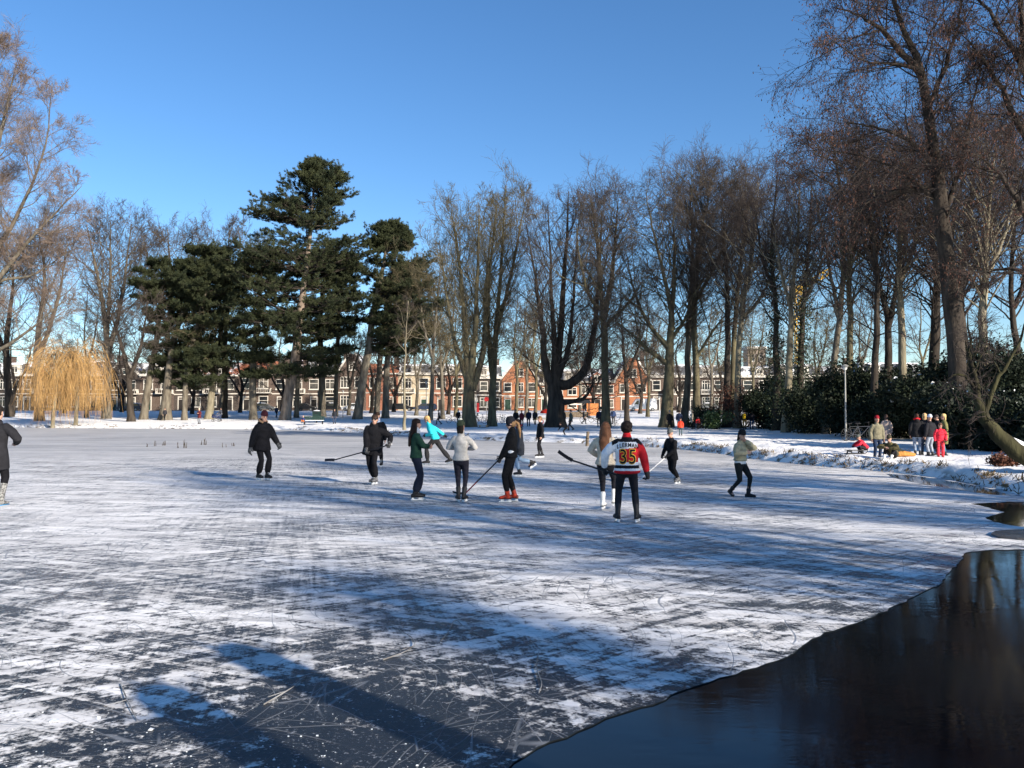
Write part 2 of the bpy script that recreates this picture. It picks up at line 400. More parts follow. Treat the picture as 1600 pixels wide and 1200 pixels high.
def hgt(x, y, rough=True):
    x = np.atleast_1d(np.asarray(x, float)); y = np.atleast_1d(np.asarray(y, float))
    s = sdist(np.c_[x, y])
    back = np.maximum(155 - y, 0)
    f = np.where(y > 20, np.clip(np.maximum(s, 0) / (np.maximum(s, 0) + back + 1e-6), 0, 1) ** (1.5 - .62 * np.clip((-4 - x) / 14, 0, 1)), 0)
    bank = np.clip((s + 0.1) / .60, 0, 1); bank = bank * bank * (3 - 2 * bank)
    z = np.where(s > -0.1, -0.05 + 0.33 * bank, np.maximum(-0.6, -0.05 + (s + .1) * 0.6)) + 1.77 * f
    if rough:
        nn = (vnoise(x * 1.3, y * 1.3, 1) - .5) * .12 + (vnoise(x * 3.1, y * 3.1, 2) - .5) * (.10 + .09 * np.clip((1.6 - s) / 1.4, 0, 1)) + (vnoise(x * .25, y * .25, 3) - .5) * .16
        w = np.clip((s + .3) / .5, 0, 1) * np.clip((14 - s) / 10, 0.25, 1) * np.clip((150 - y) / 20, 0, 1)
        z = z + nn * w
    return z
def gz(x, y): return float(hgt(x, y)[0])
def span(*seg):
    o = []
    for a, b, st in seg: o += list(np.arange(a, b, st))
    return np.array(o)
gx = span((-2500, -300, 220), (-300, -130, 17), (-130, -72, 2.5), (-72, 2, .5), (2, 18, .22), (18, 40, .8), (40, 130, 3), (130, 300, 17), (300, 2600, 230))
gy = span((-300, -40, 26), (-40, -6, 2), (-6, 14, .35), (14, 62, .3), (62, 106, .3), (106, 172, 2), (172, 300, 16), (300, 3000, 270))
GX, GY = np.meshgrid(gx, gy)
GZ = hgt(GX.ravel(), GY.ravel())
g = MB(); nx_, ny_ = len(gx), len(gy); ii = np.arange(nx_ * ny_).reshape(ny_, nx_)
g.add(np.c_[GX.ravel(), GY.ravel(), GZ], np.stack([ii[:-1, :-1], ii[:-1, 1:], ii[1:, 1:], ii[1:, :-1]], -1).reshape(-1, 4))
tag(g.build('ground', M['snow'], smooth=True), kind='structure')
# water under everything; the ice sheet lies on it with open inlets on the right
wm = MB(); wm.add([(-100, -8, -.008), (40, -8, -.008), (40, 108, -.008), (-100, 108, -.008)], [[0, 1, 2, 3]])
tag(wm.build('water', M['water']), kind='structure')
edge_px = [(1640, 786), (1575, 784), (1517, 787), (1535, 790.5), (1568, 800), (1548, 806), (1538, 809), (1552, 815), (1575, 820), (1620, 826), (1700, 834), (1700, 857), (1600, 858.5), (1545, 859), (1508, 863),
           (1502, 876), (1482, 895), (1470, 912), (1430, 930), (1392, 950), (1366, 962), (1330, 976), (1290, 988), (1262, 1003), (1240, 1020), (1215, 1032), (1180, 1042), (1150, 1054), (1105, 1066), (1062, 1080),
           (1040, 1093), (1000, 1104), (950, 1122), (905, 1142), (862, 1160), (820, 1180), (790, 1202), (740, 1240)]
E = np.array([gp(x, y)[:2] for x, y in edge_px])
def jit(P, amp, step):
    o = []; rg = np.random.default_rng(5)
    for a, b in zip(P[:-1], P[1:]):
        k = max(2, int(np.hypot(*(b - a)) / step))
        for t in np.arange(k) / k: o.append(a + (b - a) * t + rg.normal(0, amp, 2))
    o.append(P[-1]); return np.array(o)
E = jit(E, 0.010, 0.12)
poly = [(-100, -8), (-1.5, -8), (-1.0, 2.0)] + [tuple(p) for p in E[::-1]] + [(20, 18.6), (40, 24), (40, 108), (-100, 108)]
im = MB(); tri = np.array(tessellate_polygon([[Vector((x, y, 0)) for x, y in poly]])); pv = np.array([(x, y, 0) for x, y in poly], float); n_ = len(pv)
nrm_up = np.cross(pv[tri[0][1]] - pv[tri[0][0]], pv[tri[0][2]] - pv[tri[0][0]])[2] > 0
im.add(pv, tri if nrm_up else tri[:, ::-1])
low = pv.copy(); low[:, 2] = -.02; i_ = np.arange(n_); j_ = (i_ + 1) % n_
im.add(np.concatenate([pv, low]), np.c_[i_, j_, j_ + n_, i_ + n_], 1)
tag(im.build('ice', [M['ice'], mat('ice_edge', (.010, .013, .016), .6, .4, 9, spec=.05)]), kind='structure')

# the wet strip under the right bank
M['wet_ice'] = mat('wet_ice', (.010, .012, .014), .06, .3, 3, spec=.5)
ws = [gp(a, b)[:2] for a, b in ((1385, 740.5), (1412, 742), (1440, 745), (1470, 749.5), (1500, 755), (1535, 761), (1580, 774), (1550, 773), (1515, 768), (1480, 762), (1445, 757), (1415, 751), (1395, 746))]
wv = np.array([(a, b, .004) for a, b in ws]); wt = np.array(tessellate_polygon([[Vector((a, b, 0)) for a, b in ws]])); wi = MB(); wi.add(wv, wt)
tag(wi.build('wet_strip', M['wet_ice']), kind='structure')
# ------------------------------------------------------------------ street and houses behind the park
HY = 168.0; ZG = 2.05
M['asphalt'] = mat('asphalt', (0.06, 0.06, 0.062), 0.85, .3, 3)
M['paving'] = mat('paving', (0.30, 0.29, 0.28), 0.9, .25, 2)
def brick(name, c, c2):
    m = mat(name, c, 0.9, .2, 5, bump=.2, bscale=30)
    nt = m.node_tree; n = nt.nodes; l = nt.links
    co = n['Texture Coordinate'].outputs['Object']
    mp = n.new('ShaderNodeMapping'); mp.inputs['Rotation'].default_value = (R(90), 0, 0); l.new(co, mp.inputs[0])
    bk = n.new('ShaderNodeTexBrick'); bk.inputs['Scale'].default_value = 4.5; bk.inputs['Color1'].default_value = (*c, 1); bk.inputs['Color2'].default_value = (*c2, 1)
    bk.inputs['Mortar'].default_value = (.35, .32, .28, 1); bk.inputs['Mortar Size'].default_value = .012
    l.new(mp.outputs[0], bk.inputs['Vector'])
    old = n['Color Ramp'].outputs[0]
    l.new(mixc(n, l, .55, old, bk.outputs[0]), n['Principled BSDF'].inputs['Base Color'])
    return m
M['brown_brick'] = brick('brown_brick', (.070, .046, .035), (.105, .07, .053))
M['dark_brick'] = brick('dark_brick', (.040, .030, .025), (.062, .045, .036))
M['orange_brick'] = brick('orange_brick', (.31, .115, .05), (.38, .15, .065))
M['red_brick'] = brick('red_brick', (.21, .075, .042), (.28, .105, .055))
M['cream_wall'] = mat('cream_wall', (.40, .33, .23), .85, .12, 2)
M['banded'] = brick('banded_brick', (.24, .10, .06), (.33, .15, .09))
M['white_paint'] = mat('white_paint', (.56, .52, .45), .5, .08, 2)
M['pane'] = mat('pane_glass', (.015, .018, .022), .06, .4, .4, spec=.6)
M['tile_red'] = mat('tile_red', (.33, .12, .06), .85, .25, 4)
M['slate'] = mat('slate', (.07, .075, .085), .7, .25, 3)
def snowy(name, c):
    m = mat(name, c, .8, .25, 4); nt = m.node_tree; n = nt.nodes; l = nt.links
    co = n['Texture Coordinate'].outputs['Object']
    z = n.new('ShaderNodeTexNoise'); z.inputs['Scale'].default_value = .45; z.inputs['Detail'].default_value = 6; l.new(co, z.inputs['Vector'])
    l.new(mixc(n, l, smooth(n, l, z.outputs['Fac'], .47, .60), n['Color Ramp'].outputs[0], (.80, .81, .83)), n['Principled BSDF'].inputs['Base Color'])
    return m
M['snowy_slate'] = snowy('snowy_slate', (.07, .075, .085)); M['snowy_tile'] = snowy('snowy_tile', (.30, .11, .06))
M['door_green'] = mat('door_paint', (.025, .05, .035), .4, .1, 3)
M['door_dark'] = mat('door_dark', (.03, .025, .022), .4, .1, 3)
st = MB(); st.add([(-180, 157.5, ZG + .012), (150, 157.5, ZG + .012), (150, 163.5, ZG + .012), (-180, 163.5, ZG + .012)], [[0, 1, 2, 3]])
tag(st.build('street', M['asphalt']), kind='structure')
pv_ = MB(); box(pv_, -180, 150, 163.5, 166.6, ZG - .2, ZG + .13)
tag(pv_.build('pavement', M['paving']), kind='structure')
_wc = {}; WR = random.Random(4)
M['pane_curtain'] = mat('pane_with_curtain', (.16, .14, .115), .12, .35, 1.1, spec=.5); M['pane_half'] = mat('pane_with_blind', (.018, .020, .024), .08, .3, .8, c2=(.14, .13, .11), spec=.6)
def win_mesh(w, h, style):
    k = (round(w, 2), round(h, 2), style)
    if k in _wc: return _wc[k]
    f = MB(); t = .13; y0, y1 = -.14, .05
    box(f, -w / 2, -w / 2 + t, y0, y1, 0, h); box(f, w / 2 - t, w / 2, y0, y1, 0, h)
    box(f, -w / 2 + t, w / 2 - t, y0, y1, h - t, h); box(f, -w / 2 + t, w / 2 - t, y0, y1, 0, t)
    box(f, -w / 2 - .12, w / 2 + .12, -.24, y0 - .003, -.12, -.002)              # sill
    if style in ('cross', 'triple'):
        n = 2 if style == 'cross' else 3
        for i in range(1, n):
            x = -w / 2 + w * i / n; box(f, x - .05, x + .05, y0 + .03, y1, t + .002, h - t - .002)
        segs = [-w / 2 + w * i / n for i in range(n + 1)]
        for a, b in zip(segs[:-1], segs[1:]): box(f, a + t, b - t + .06, y0 + .034, y1, h * .66, h * .66 + .09)
    else:
        box(f, -w / 2 + t + .002, w / 2 - t - .002, y0 + .03, y1, h * .55, h * .55 + .09)
    p = MB(); box(p, -w / 2 + t * .6, w / 2 - t * .6, -.035, .03, t * .6, h - t * .6)
    _wc[k] = (f.mesh('window', M['white_paint']), p.mesh('pane', M['pane']), p.mesh('pane', M['pane_curtain']), p.mesh('pane', M['pane_half'])); return _wc[k]
def window(root, x, y, z, w, h, style='sash'):
    ms = win_mesh(w, h, style); fm = ms[0]; pm = ms[1 + WR.choice((0, 0, 0, 1, 2, 2))]
    f = link('window', fm, root, (x, y, z)); link('pane', pm, f)
def house(x0, x1, eave, ridge, wall, kind, label, seed, roof='snowy_slate', balcony=False, bay=False, storeys=2):
    rg = random.Random(seed); w = x1 - x0; xc = (x0 + x1) / 2
    root = empty('terraced_house', (xc, HY, ZG), 0, label, 'house', 'terraced houses along the street behind the park')
    E_, Rg = eave, ridge; hw = w / 2 - .004; D = 10.0
    mb = MB()
    if kind == 'gable':
        prism(mb, [(-hw, -.3), (hw, -.3), (hw, E_), (hw * .12, Rg), (-hw * .12, Rg), (-hw, E_)], 0, D)
        mb.build('wall', [M[wall]], root)
        for s in (-1, 1):                                                          # roof slopes with snow
            a = np.array([s * (hw + .12), E_ - .05]); b = np.array([s * hw * .12, Rg + .1]); nn = np.array([s * .16, .14])
            r_ = MB(); prism(r_, [tuple(a), tuple(b), tuple(b + nn), tuple(a + nn)][::s], .35, D + .2); r_.build('roof', [M[roof]], root)
            t_ = MB(); prism(t_, [tuple(a + nn * .2), tuple(b + nn * .2), tuple(b + nn * 1.7), tuple(a + nn * 1.7)][::s], -.12, .346); t_.build('gable_trim', [M['white_paint']], root)
    elif kind == 'mansard':
        box(mb, -hw, hw, 0, D, -.3, E_); mb.build('wall', [M[wall]], root)
        c_ = MB(); box(c_, -hw, hw, -.45, .5, E_ + .003, E_ + .5); c_.build('cornice', [M['white_paint']], root)
        r_ = MB(); prism(r_, [(-hw, E_ + .503), (hw, E_ + .503), (hw - .25, Rg), (-hw + .25, Rg)], .9, D - .3); r_.build('roof', [M[roof]], root)
        s_ = MB(); box(s_, -hw + .1, hw - .1, .8, D - .2, Rg + .003, Rg + .18); s_.build('roof_snow', [M['snow_cap']], root)
        nd = 2 if w > 8 else 1
        for i in range(nd):
            x = (i + .5) / nd * w - w / 2
            d = MB(); box(d, x - .95, x + .95, .2, 2.5, E_ + .504, Rg - .25); dm = d.build('dormer', [M['white_paint']], root)
            window(root, x, .10, E_ + .75, 1.3, max(.9, Rg - E_ - 1.25), 'cross')
            s2 = MB(); box(s2, x - 1.15, x + 1.15, .0, 2.7, Rg - .247, Rg - .03); s2.build('dormer_roof', [M['snow_cap']], root)
    else:                                                                          # pitched, ridge along the street
        box(mb, -hw, hw, 0, D, -.3, E_); mb.build('wall', [M[wall]], root)
        c_ = MB(); box(c_, -hw, hw, -.4, .3, E_ + .003, E_ + .28); c_.build('gutter', [M['white_paint']], root)
        r_ = MB(); v = [(-.2, E_ + .29), (D / 2, Rg), (D + .2, E_ + .29)]
        p = np.array(v); n = 3
        V = np.concatenate([np.c_[np.full(3, -hw), p], np.c_[np.full(3, hw), p]])
        r_.add(V, [[0, 2, 1], [3, 4, 5]]); r_.add(V, [[0, 1, 4, 3], [1, 2, 5, 4], [2, 0, 3, 5]]); r_.build('roof', [M[roof]], root)
        d = MB(); prism(d, [(-1.3, E_ + .3), (1.3, E_ + .3), (1.3, E_ + 1.3), (0, E_ + 2.2), (-1.3, E_ + 1.3)], .3, 3.5); d.build('dormer', [M[wall]], root)
        window(root, 0, .28, E_ + .5, 1.2, 1.1, 'cross')
    ch = MB(); cx = rg.choice((-1, 1)) * w * .36
    box(ch, cx - .45, cx + .45, 3.5, 4.6, E_, Rg + 1.5); box(ch, cx - .52, cx + .52, 3.43, 4.67, Rg + 1.503, Rg + 1.66); ch.build('chimney', [M['brown_brick']], root)
    sh = E_ / storeys
    cols = max(2, int(round(w / 2.9))); dcol = rg.randrange(cols)
    band = MB()
    for k in range(1, storeys): box(band, -hw + .002, hw - .002, -.06, .1, k * sh - .12, k * sh + .08)
    band.build('stone_band', [M['white_paint']], root)
    for k in range(storeys):
        for i in range(cols):
            x = (i + .5) / cols * w - w / 2
            if k == 0 and i == dcol:
                dr = MB(); box(dr, -.55, .55, -.05, .05, .25, 2.35); d_ = dr.build('door', [M[rg.choice(('door_green', 'door_dark'))]], root, loc=(x, 0, 0))
                fr = MB(); box(fr, -.72, -.552, -.1, .08, .1, 2.95); box(fr, .552, .72, -.1, .08, .1, 2.95); box(fr, -.552, .552, -.1, .08, 2.75, 2.95); box(fr, -.552, .552, -.08, .06, 2.352, 2.45)
                fr.build('door_frame', [M['white_paint']], root, loc=(x, 0, 0))
                sp_ = MB(); box(sp_, -.9, .9, -.9, -.11, -.1, .2); sp_.build('step', [M['paving']], root, loc=(x, 0, 0))
                continue
            wd = min(1.9, w / cols * .66); hh = sh * .60
            window(root, x, -.01, k * sh + sh * .24, wd, hh, 'triple' if (bay and i == (dcol + 1) % cols) else rg.choice(('cross', 'sash')))
    if kind == 'gable': window(root, 0, -.01, E_ + (Rg - E_) * .18, min(1.6, w * .22), min(1.7, (Rg - E_) * .42), 'cross')
    if balcony:
        i = (dcol + 1) % cols; x = (i + .5) / cols * w - w / 2
        b_ = MB(); bw = w / cols * .46
        box(b_, x - bw, x + bw, -1.1, -.065, sh - .05, sh + .13)
        for q in np.linspace(x - bw + .04, x + bw - .04, 9): box(b_, q - .03, q + .03, -1.08, -1.02, sh + .13, sh + .9)
        box(b_, x - bw, x + bw, -1.1, -1.0, sh + .902, sh + 1.0); box(b_, x - bw - .02, x - bw + .06, -1.0, -.07, sh + .132, sh + 1.0); box(b_, x + bw - .06, x + bw + .02, -1.0, -.07, sh + .132, sh + 1.0)
        b_.build('balcony', [M['white_paint']], root)
    return root
def hx(px): return (px - 800) / F * HY
# px start, px end, eave py, ridge py, wall, kind, label
HS = [
 (-70, -8, 585, 566, 'dark_brick', 'pitched', 'dark brick house at the left edge of the row, seen past the pale twigs', 'snowy_slate', 0, 0),
 (-8, 52, 588, 568, 'dark_brick', 'mansard', 'dark brick house behind the left side of the yellow weeping willow', 'snowy_slate', 0, 1),
 (52, 108, 586, 564, 'brown_brick', 'pitched', 'brown brick house straight behind the two willow trunks', 'snowy_tile', 1, 0),
 (108, 165, 588, 565, 'dark_brick', 'mansard', 'dark brick house behind the right side of the yellow weeping willow', 'snowy_slate', 0, 1),
 (165, 218, 590, 566, 'dark_brick', 'gable', 'dark brick gabled house between the willow and the leftmost pine trunk', 'snowy_slate', 1, 0),
 (218, 272, 588, 568, 'brown_brick', 'mansard', 'brown brick house behind the two leftmost pine trunks', 'snowy_slate', 1, 0),
 (272, 318, 590, 562, 'dark_brick', 'gable', 'dark gabled house above the walker in the dark red jacket', 'tile_red', 0, 0),
 (318, 372, 588, 564, 'dark_brick', 'pitched', 'dark brick house with a white balcony behind the pram', 'snowy_tile', 1, 0),
 (372, 425, 586, 562, 'brown_brick', 'pitched', 'brown house with orange tiles behind the skater in the fur hood', 'tile_red', 1, 0),
 (425, 478, 588, 558, 'brown_brick', 'gable', 'brown gabled house behind the big leaning pine trunk', 'snowy_tile', 1, 1),
 (478, 528, 588, 566, 'brown_brick', 'mansard', 'brown house with white balcony behind the park bench', 'snowy_slate', 1, 0),
 (528, 572, 584, 553, 'brown_brick', 'gable', 'brown house with a tall white edged gable behind the white car', 'snowy_slate', 0, 1),
 (572, 622, 585, 566, 'red_brick', 'pitched', 'red brick house between the two grey pine trunks and the slim pole tree', 'tile_red', 0, 0),
 (622, 676, 586, 570, 'cream_wall', 'mansard', 'cream fronted house with snowy bays behind the woman with long dark hair', 'snowy_slate', 1, 1),
 (676, 728, 586, 570, 'banded', 'mansard', 'red and white banded house behind the grey jumper skater', 'snowy_slate', 1, 0),
 (728, 784, 592, 572, 'dark_brick', 'mansard', 'shaded dark house hidden behind the thick double trunk', 'snowy_slate', 0, 0),
 (784, 840, 594, 563, 'orange_brick', 'gable', 'bright orange brick house with a single steep gable and white windows', 'tile_red', 0, 1),
 (840, 905, 602, 578, 'orange_brick', 'mansard', 'low orange brick house with snowy roof behind the candelabra tree', 'snowy_slate', 0, 0),
 (905, 962, 598, 574, 'red_brick', 'pitched', 'brick house with a snowy slate roof behind the beige coat woman', 'snowy_slate', 0, 0),
 (962, 1016, 596, 559, 'orange_brick', 'gable', 'orange brick house with a pointed gable above the white van', 'snowy_slate', 0, 0),
 (1016, 1074, 590, 571, 'brown_brick', 'mansard', 'brown house with white bay windows behind the grey beanie skater', 'snowy_slate', 1, 1),
 (1074, 1132, 590, 572, 'brown_brick', 'mansard', 'brown house with a wide white bay above the holly bush', 'snowy_slate', 1, 1),
 (1132, 1205, 590, 574, 'dark_brick', 'mansard', 'dark house behind the copper leaved beech', 'snowy_slate', 0, 0),
 (1205, 1275, 590, 570, 'brown_brick', 'mansard', 'house glimpsed between the ivy covered trunks', 'snowy_slate', 1, 0),
 (1275, 1345, 588, 570, 'brown_brick', 'pitched', 'house with snowy roof glimpsed left of the pale lamp post', 'snowy_slate', 0, 0),
 (1345, 1440, 586, 568, 'brown_brick', 'mansard', 'house with white roof glimpsed above the dark rhododendrons', 'snowy_slate', 0, 0),
]
for i, (a, b, ev, rg_, wall, kind, lab, roof, bal, bay) in enumerate(HS):
    ez = at(a, ev, HY)[2] - ZG; rz_ = at(a, rg_, HY)[2] - ZG
    house(hx(a), hx(b), ez, rz_, wall, kind, lab, 100 + i, roof, bal, bay)
# the square tower behind the row
tw = empty('tower', ((1183 - 800) / F * 190, 190, ZG), 0, 'square pale brick tower rising behind the row, above the copper beech', 'tower')
t_ = MB(); box(t_, -2.0, 2.0, 0, 4, 0, 14.2); t_.build('wall', [mat('tower_brick', (.30, .24, .19), .9, .2, 3)], tw)
t_ = MB(); box(t_, -2.3, 2.3, -.3, 4.3, 14.203, 14.7); t_.build('parapet', [M['white_paint']], tw)
t_ = MB(); box(t_, -2.2, 2.2, -.2, 4.2, 14.703, 14.85); t_.build('roof_snow', [M['snow_cap']], tw)
for x in (-.9, .9):
    f = link('window', win_mesh(.9, 1.6, 'sash')[0], tw, (x, -.01, 11.4)); link('pane', win_mesh(.9, 1.6, 'sash')[1], f)
# tower crane far behind
M['crane'] = mat('crane_yellow', (.62, .36, .03), .5, .1, 3)
def lattice(mb, a, b, w, r):
    a, b = np.array(a, float), np.array(b, float); d = b - a; L = np.linalg.norm(d); d /= L
    u = np.cross(d, (0, 1, 0)); u /= np.linalg.norm(u); v = np.cross(d, u)
    cs = [u * w + v * w, u * w - v * w, -u * w - v * w, -u * w + v * w]
    for c in cs: tube(mb, [a + c, b + c], r, 5)
    n = max(3, int(L / (2.2 * w)))
    for k in range(n):
        p, q = a + d * L * k / n, a + d * L * (k + 1) / n
        for i in range(4): tube(mb, [p + cs[i], q + cs[(i + 1) % 4]], r * .7, 4)
cb = at(1249, 640, 260); cr = empty('tower_crane', (cb[0], 260, ZG), 0, 'yellow construction crane showing between the bare trees', 'crane')
z1 = at(1249, 452, 260)[2] - ZG; e1 = at(1296, 424, 260)
m1 = MB(); lattice(m1, (0, 0, 0), (0, 0, z1), .9, .17); m1.build('mast', [M['crane']], cr)
m1 = MB(); lattice(m1, (0, 0, z1), (e1[0] - cb[0], 0, e1[2] - ZG), .8, .2); m1.build('jib', [M['crane']], cr)
m1 = MB(); box(m1, -1.2, 1.0, -1.2, 1.2, z1 - 1.5, z1 + 1.0); m1.build('cab', [M['crane']], cr)
m1 = MB(); box(m1, -4.2, -1.3, -.8, .8, z1 - .6, z1 + .9); m1.build('counterweight', [M['paving']], cr)

# ------------------------------------------------------------------ cars
M['tyre'] = mat('tyre_rubber', (.02, .02, .02), .9, .2, 10); M['rim'] = mat('rim_metal', (.35, .36, .37), .35, .1, 5, metal=.8)
M['lamp_white'] = mat('headlight_glass', (.7, .7, .68), .2, .1, 5); M['lamp_red'] = mat('tail_light_glass', (.35, .02, .02), .25, .1, 5)
def paint(c): return mat('car_paint', c, .28, .05, 2, spec=.5)
_wheel = {}
def car(px, d, face, col, label, kind='hatchback', snow=False):
    x = (px - 800) / F * d
    root = empty('parked_' + ('van' if kind == 'van' else 'car'), (x, d, ZG + .012), 0 if face > 0 else PI, label, 'van' if kind == 'van' else 'car', 'vehicles parked along the street')
    L, H, W = (5.2, 2.25, .98) if kind == 'van' else ((4.7, 1.46, .9) if kind == 'estate' else (4.0, 1.5, .86))
    h = L / 2; pm = paint(col)
    if kind == 'van':
        lower = [(-h, .3), (h - .1, .3), (h, .55), (h, .95), (h - .75, 1.15), (-h, 1.15)]; top = [(-h, 1.153), (h - .78, 1.153), (h - 1.5, H - .1), (h - 1.8, H), (-h + .05, H)]
        glass = [(h - 1.05, 1.2), (h - 1.9, 1.2), (h - 1.9, H - .35), (h - 1.62, H - .35)]
    else:
        lower = [(-h, .32), (h - .12, .3), (h, .5), (h - .05, .72), (h - .95, .92), (-h + .02, .98), (-h, .7)]
        top = [(-h + .05, .983), (h - 1.0, .923), (h - 1.75, H - .05), (h - 2.2, H), (-h + (.5 if kind == 'hatchback' else .35), H - .04)]
        glass = [(-h + .38, 1.02), (h - 1.15, .98), (h - 1.82, H - .14), (-h + .6, H - .14)]
    b = MB(); prism(b, lower, -W, W); b.build('body', [pm], root)
    t = MB(); prism(t, top, -W * .86, W * .86); t.build('cabin', [pm], root)
    for s in (-1, 1):
        gl = MB(); prism(gl, glass, s * W * .86 - .012, s * W * .86 + .012); gl.build('side_window', [M['pane']], root)
        for wx in (-h + .8, h - .85):
            k = MB(); a = np.arange(16) * 2 * PI / 16
            loft(k, [(0, -.1, 0), (0, .1, 0)], .31, .31, (1, 0, 0), 16, round_caps=False)
            wo = k.build('wheel', [M['tyre']], root, loc=(wx, s * (W - .06), .31))
            r = MB(); loft(r, [(0, -.112, 0), (0, .112, 0)], .19, .19, (1, 0, 0), 12, round_caps=False); r.build('rim', [M['rim']], wo)
        hl = MB(); box(hl, h - .08, h + .01, s * W * .72 - .14, s * W * .72 + .14, .58, .74); hl.build('headlight', [M['lamp_white']], root)
        tl = MB(); box(tl, -h - .012, -h + .06, s * W * .78 - .1, s * W * .78 + .1, .75, .95); tl.build('tail_light', [M['lamp_red']], root)
    if snow:
        sn = MB(); box(sn, -h + .6, h - 2.15, -W * .8, W * .8, H + .002, H + .1); sn.build('roof_snow', [M['snow_cap']], root)
    return root
BK, GR, WH, BL = (.012, .012, .014), (.10, .105, .11), (.72, .72, .72), (.02, .03, .06)
for c_ in [(150, 160, 1, BK, 'black car parked behind the right edge of the yellow willow', 'estate', 0), (203, 160, -1, BL, 'dark car parked between the willow and the leftmost pine trunk', 'estate', 1),
           (415, 160, 1, GR, 'dark grey car parked behind the skater in the fur hood', 'hatchback', 1), (478, 160, 1, BK, 'black car parked behind the park bench', 'hatchback', 0),
           (514, 160, -1, BK, 'black car with bright windscreen parked behind the dark litter bin', 'hatchback', 1), (550, 160, -1, WH, 'white hatchback parked between two pine trunks', 'hatchback', 0),
           (628, 160, 1, BK, 'large black car parked behind the slim pole tree', 'estate', 0), (664, 160, -1, BL, 'dark car half hidden by the thin lamp post near the cream house', 'estate', 0),
           (926, 159, 1, BK, 'black car parked behind the straight mossy trunk', 'hatchback', 1), (1003, 152, -1, WH, 'white van parked in front of the pointed orange gable', 'van', 0),
           (1112, 160, 1, GR, 'grey car with snow on its roof behind the holly bush', 'hatchback', 1)]: car(*c_)
# ------------------------------------------------------------------ trees
def bark(name, c, c2, sc=3.0): return mat(name, c, .95, .3, sc, c2=c2, bump=.9, bscale=9, stretch=(1, 1, .25), spec=.1)
M['bark_grey'] = bark('bark_grey', (.075, .062, .048), (.17, .15, .115))
M['bark_moss'] = bark('bark_moss', (.062, .052, .038), (.145, .128, .075))
M['bark_dark'] = bark('bark_dark', (.024, .020, .017), (.062, .051, .041))
M['bark_pine'] = bark('bark_pine', (.12, .092, .072), (.27, .215, .168), 2.4)
M['bark_pale'] = bark('bark_pale', (.13, .112, .078), (.25, .22, .155))
M['bark_lean'] = bark('bark_lean', (.016, .014, .011), (.055, .052, .026))
M['twig_brown'] = mat('twig_brown', (.076, .062, .052), .9, .3, 1.2, spec=.1)
M['twig_olive'] = mat('twig_olive', (.105, .088, .052), .9, .3, 1.2, spec=.1)
M['twig_dark'] = mat('twig_dark', (.058, .046, .041), .9, .3, 1.2, spec=.1)
M['twig_pink'] = mat('twig_pink', (.185, .138, .108), .9, .25, 1.0, spec=.1)
M['willow_twig'] = mat('willow_twig', (.22, .125, .05), .8, .25, .8, c2=(.42, .26, .10), spec=.15)
M['cone'] = mat('alder_cone', (.05, .030, .022), .9, .3, 3, spec=.1); M['catkin'] = mat('catkin', (.15, .075, .052), .9, .3, 3, spec=.1)
M['needle'] = mat('pine_needle', (.018, .026, .013), .8, .3, .5, c2=(.052, .059, .025), spec=.2)
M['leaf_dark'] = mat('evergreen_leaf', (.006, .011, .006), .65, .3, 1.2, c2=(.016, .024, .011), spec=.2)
M['leaf_holly'] = mat('holly_leaf', (.03, .06, .02), .45, .3, 1.2, c2=(.07, .11, .035), spec=.4)
M['leaf_copper'] = mat('copper_leaf', (.06, .027, .019), .85, .3, 1.2, c2=(.12, .05, .03), spec=.2)
M['leaf_ivy'] = mat('ivy_leaf', (.014, .024, .012), .5, .3, 1.5, c2=(.035, .05, .022), spec=.3)
def resample(P, n):
    P = np.array(P, float)
    Q = np.concatenate([[2 * P[0] - P[1]], P, [2 * P[-1] - P[-2]]]); out = []
    m = len(P) - 1
    for t in np.linspace(0, m, n):
        i = min(int(t), m - 1); f = t - i; p0, p1, p2, p3 = Q[i], Q[i + 1], Q[i + 2], Q[i + 3]
        out.append(.5 * (2 * p1 + (p2 - p0) * f + (2 * p0 - 5 * p1 + 4 * p2 - p3) * f * f + (-p0 + 3 * p1 - 3 * p2 + p3) * f ** 3))
    return np.array(out)
def unit(v): return v / (np.linalg.norm(v, axis=-1, keepdims=True) + 1e-9)
def grow(rg, S, D, L, r0, r1, segs, wig, trop):
    N = len(S); P = np.empty((N, segs + 1, 3)); P[:, 0] = S; d = unit(D); st_ = (L / segs)[:, None]
    tr = np.zeros((N, 3)); tr[:, 2] = trop
    for k in range(segs):
        d = unit(d + rg.normal(0, wig, (N, 3)) + tr); P[:, k + 1] = P[:, k] + d * st_
    t = np.linspace(0, 1, segs + 1)[None]
    return P, r0[:, None] * (1 - t) + r1[:, None] * t
def spawn(rg, P, Rr, k, t0, t1, a0, a1):
    """k children per branch: start, direction, t, radius, parent index"""
    N, S, _ = P.shape
    t = t0 + (t1 - t0) * (np.arange(k)[None] + rg.random((N, k))) / k
    x = t * (S - 1); i = np.minimum(x.astype(int), S - 2); f = (x - i)[..., None]
    n = np.arange(N)[:, None]
    A, B = P[n, i], P[n, i + 1]; pos = A + (B - A) * f; T = unit(B - A)
    rad = Rr[n, i] * (1 - f[..., 0]) + Rr[n, i + 1] * f[..., 0]
    q = unit(np.cross(T, unit(rg.normal(0, 1, T.shape)))); an = R(a0) + R(a1 - a0) * rg.random((N, k, 1))
    D = T * np.cos(an) + q * np.sin(an)
    return pos.reshape(-1, 3), D.reshape(-1, 3), t.ravel(), rad.ravel(), np.repeat(np.arange(N), k)
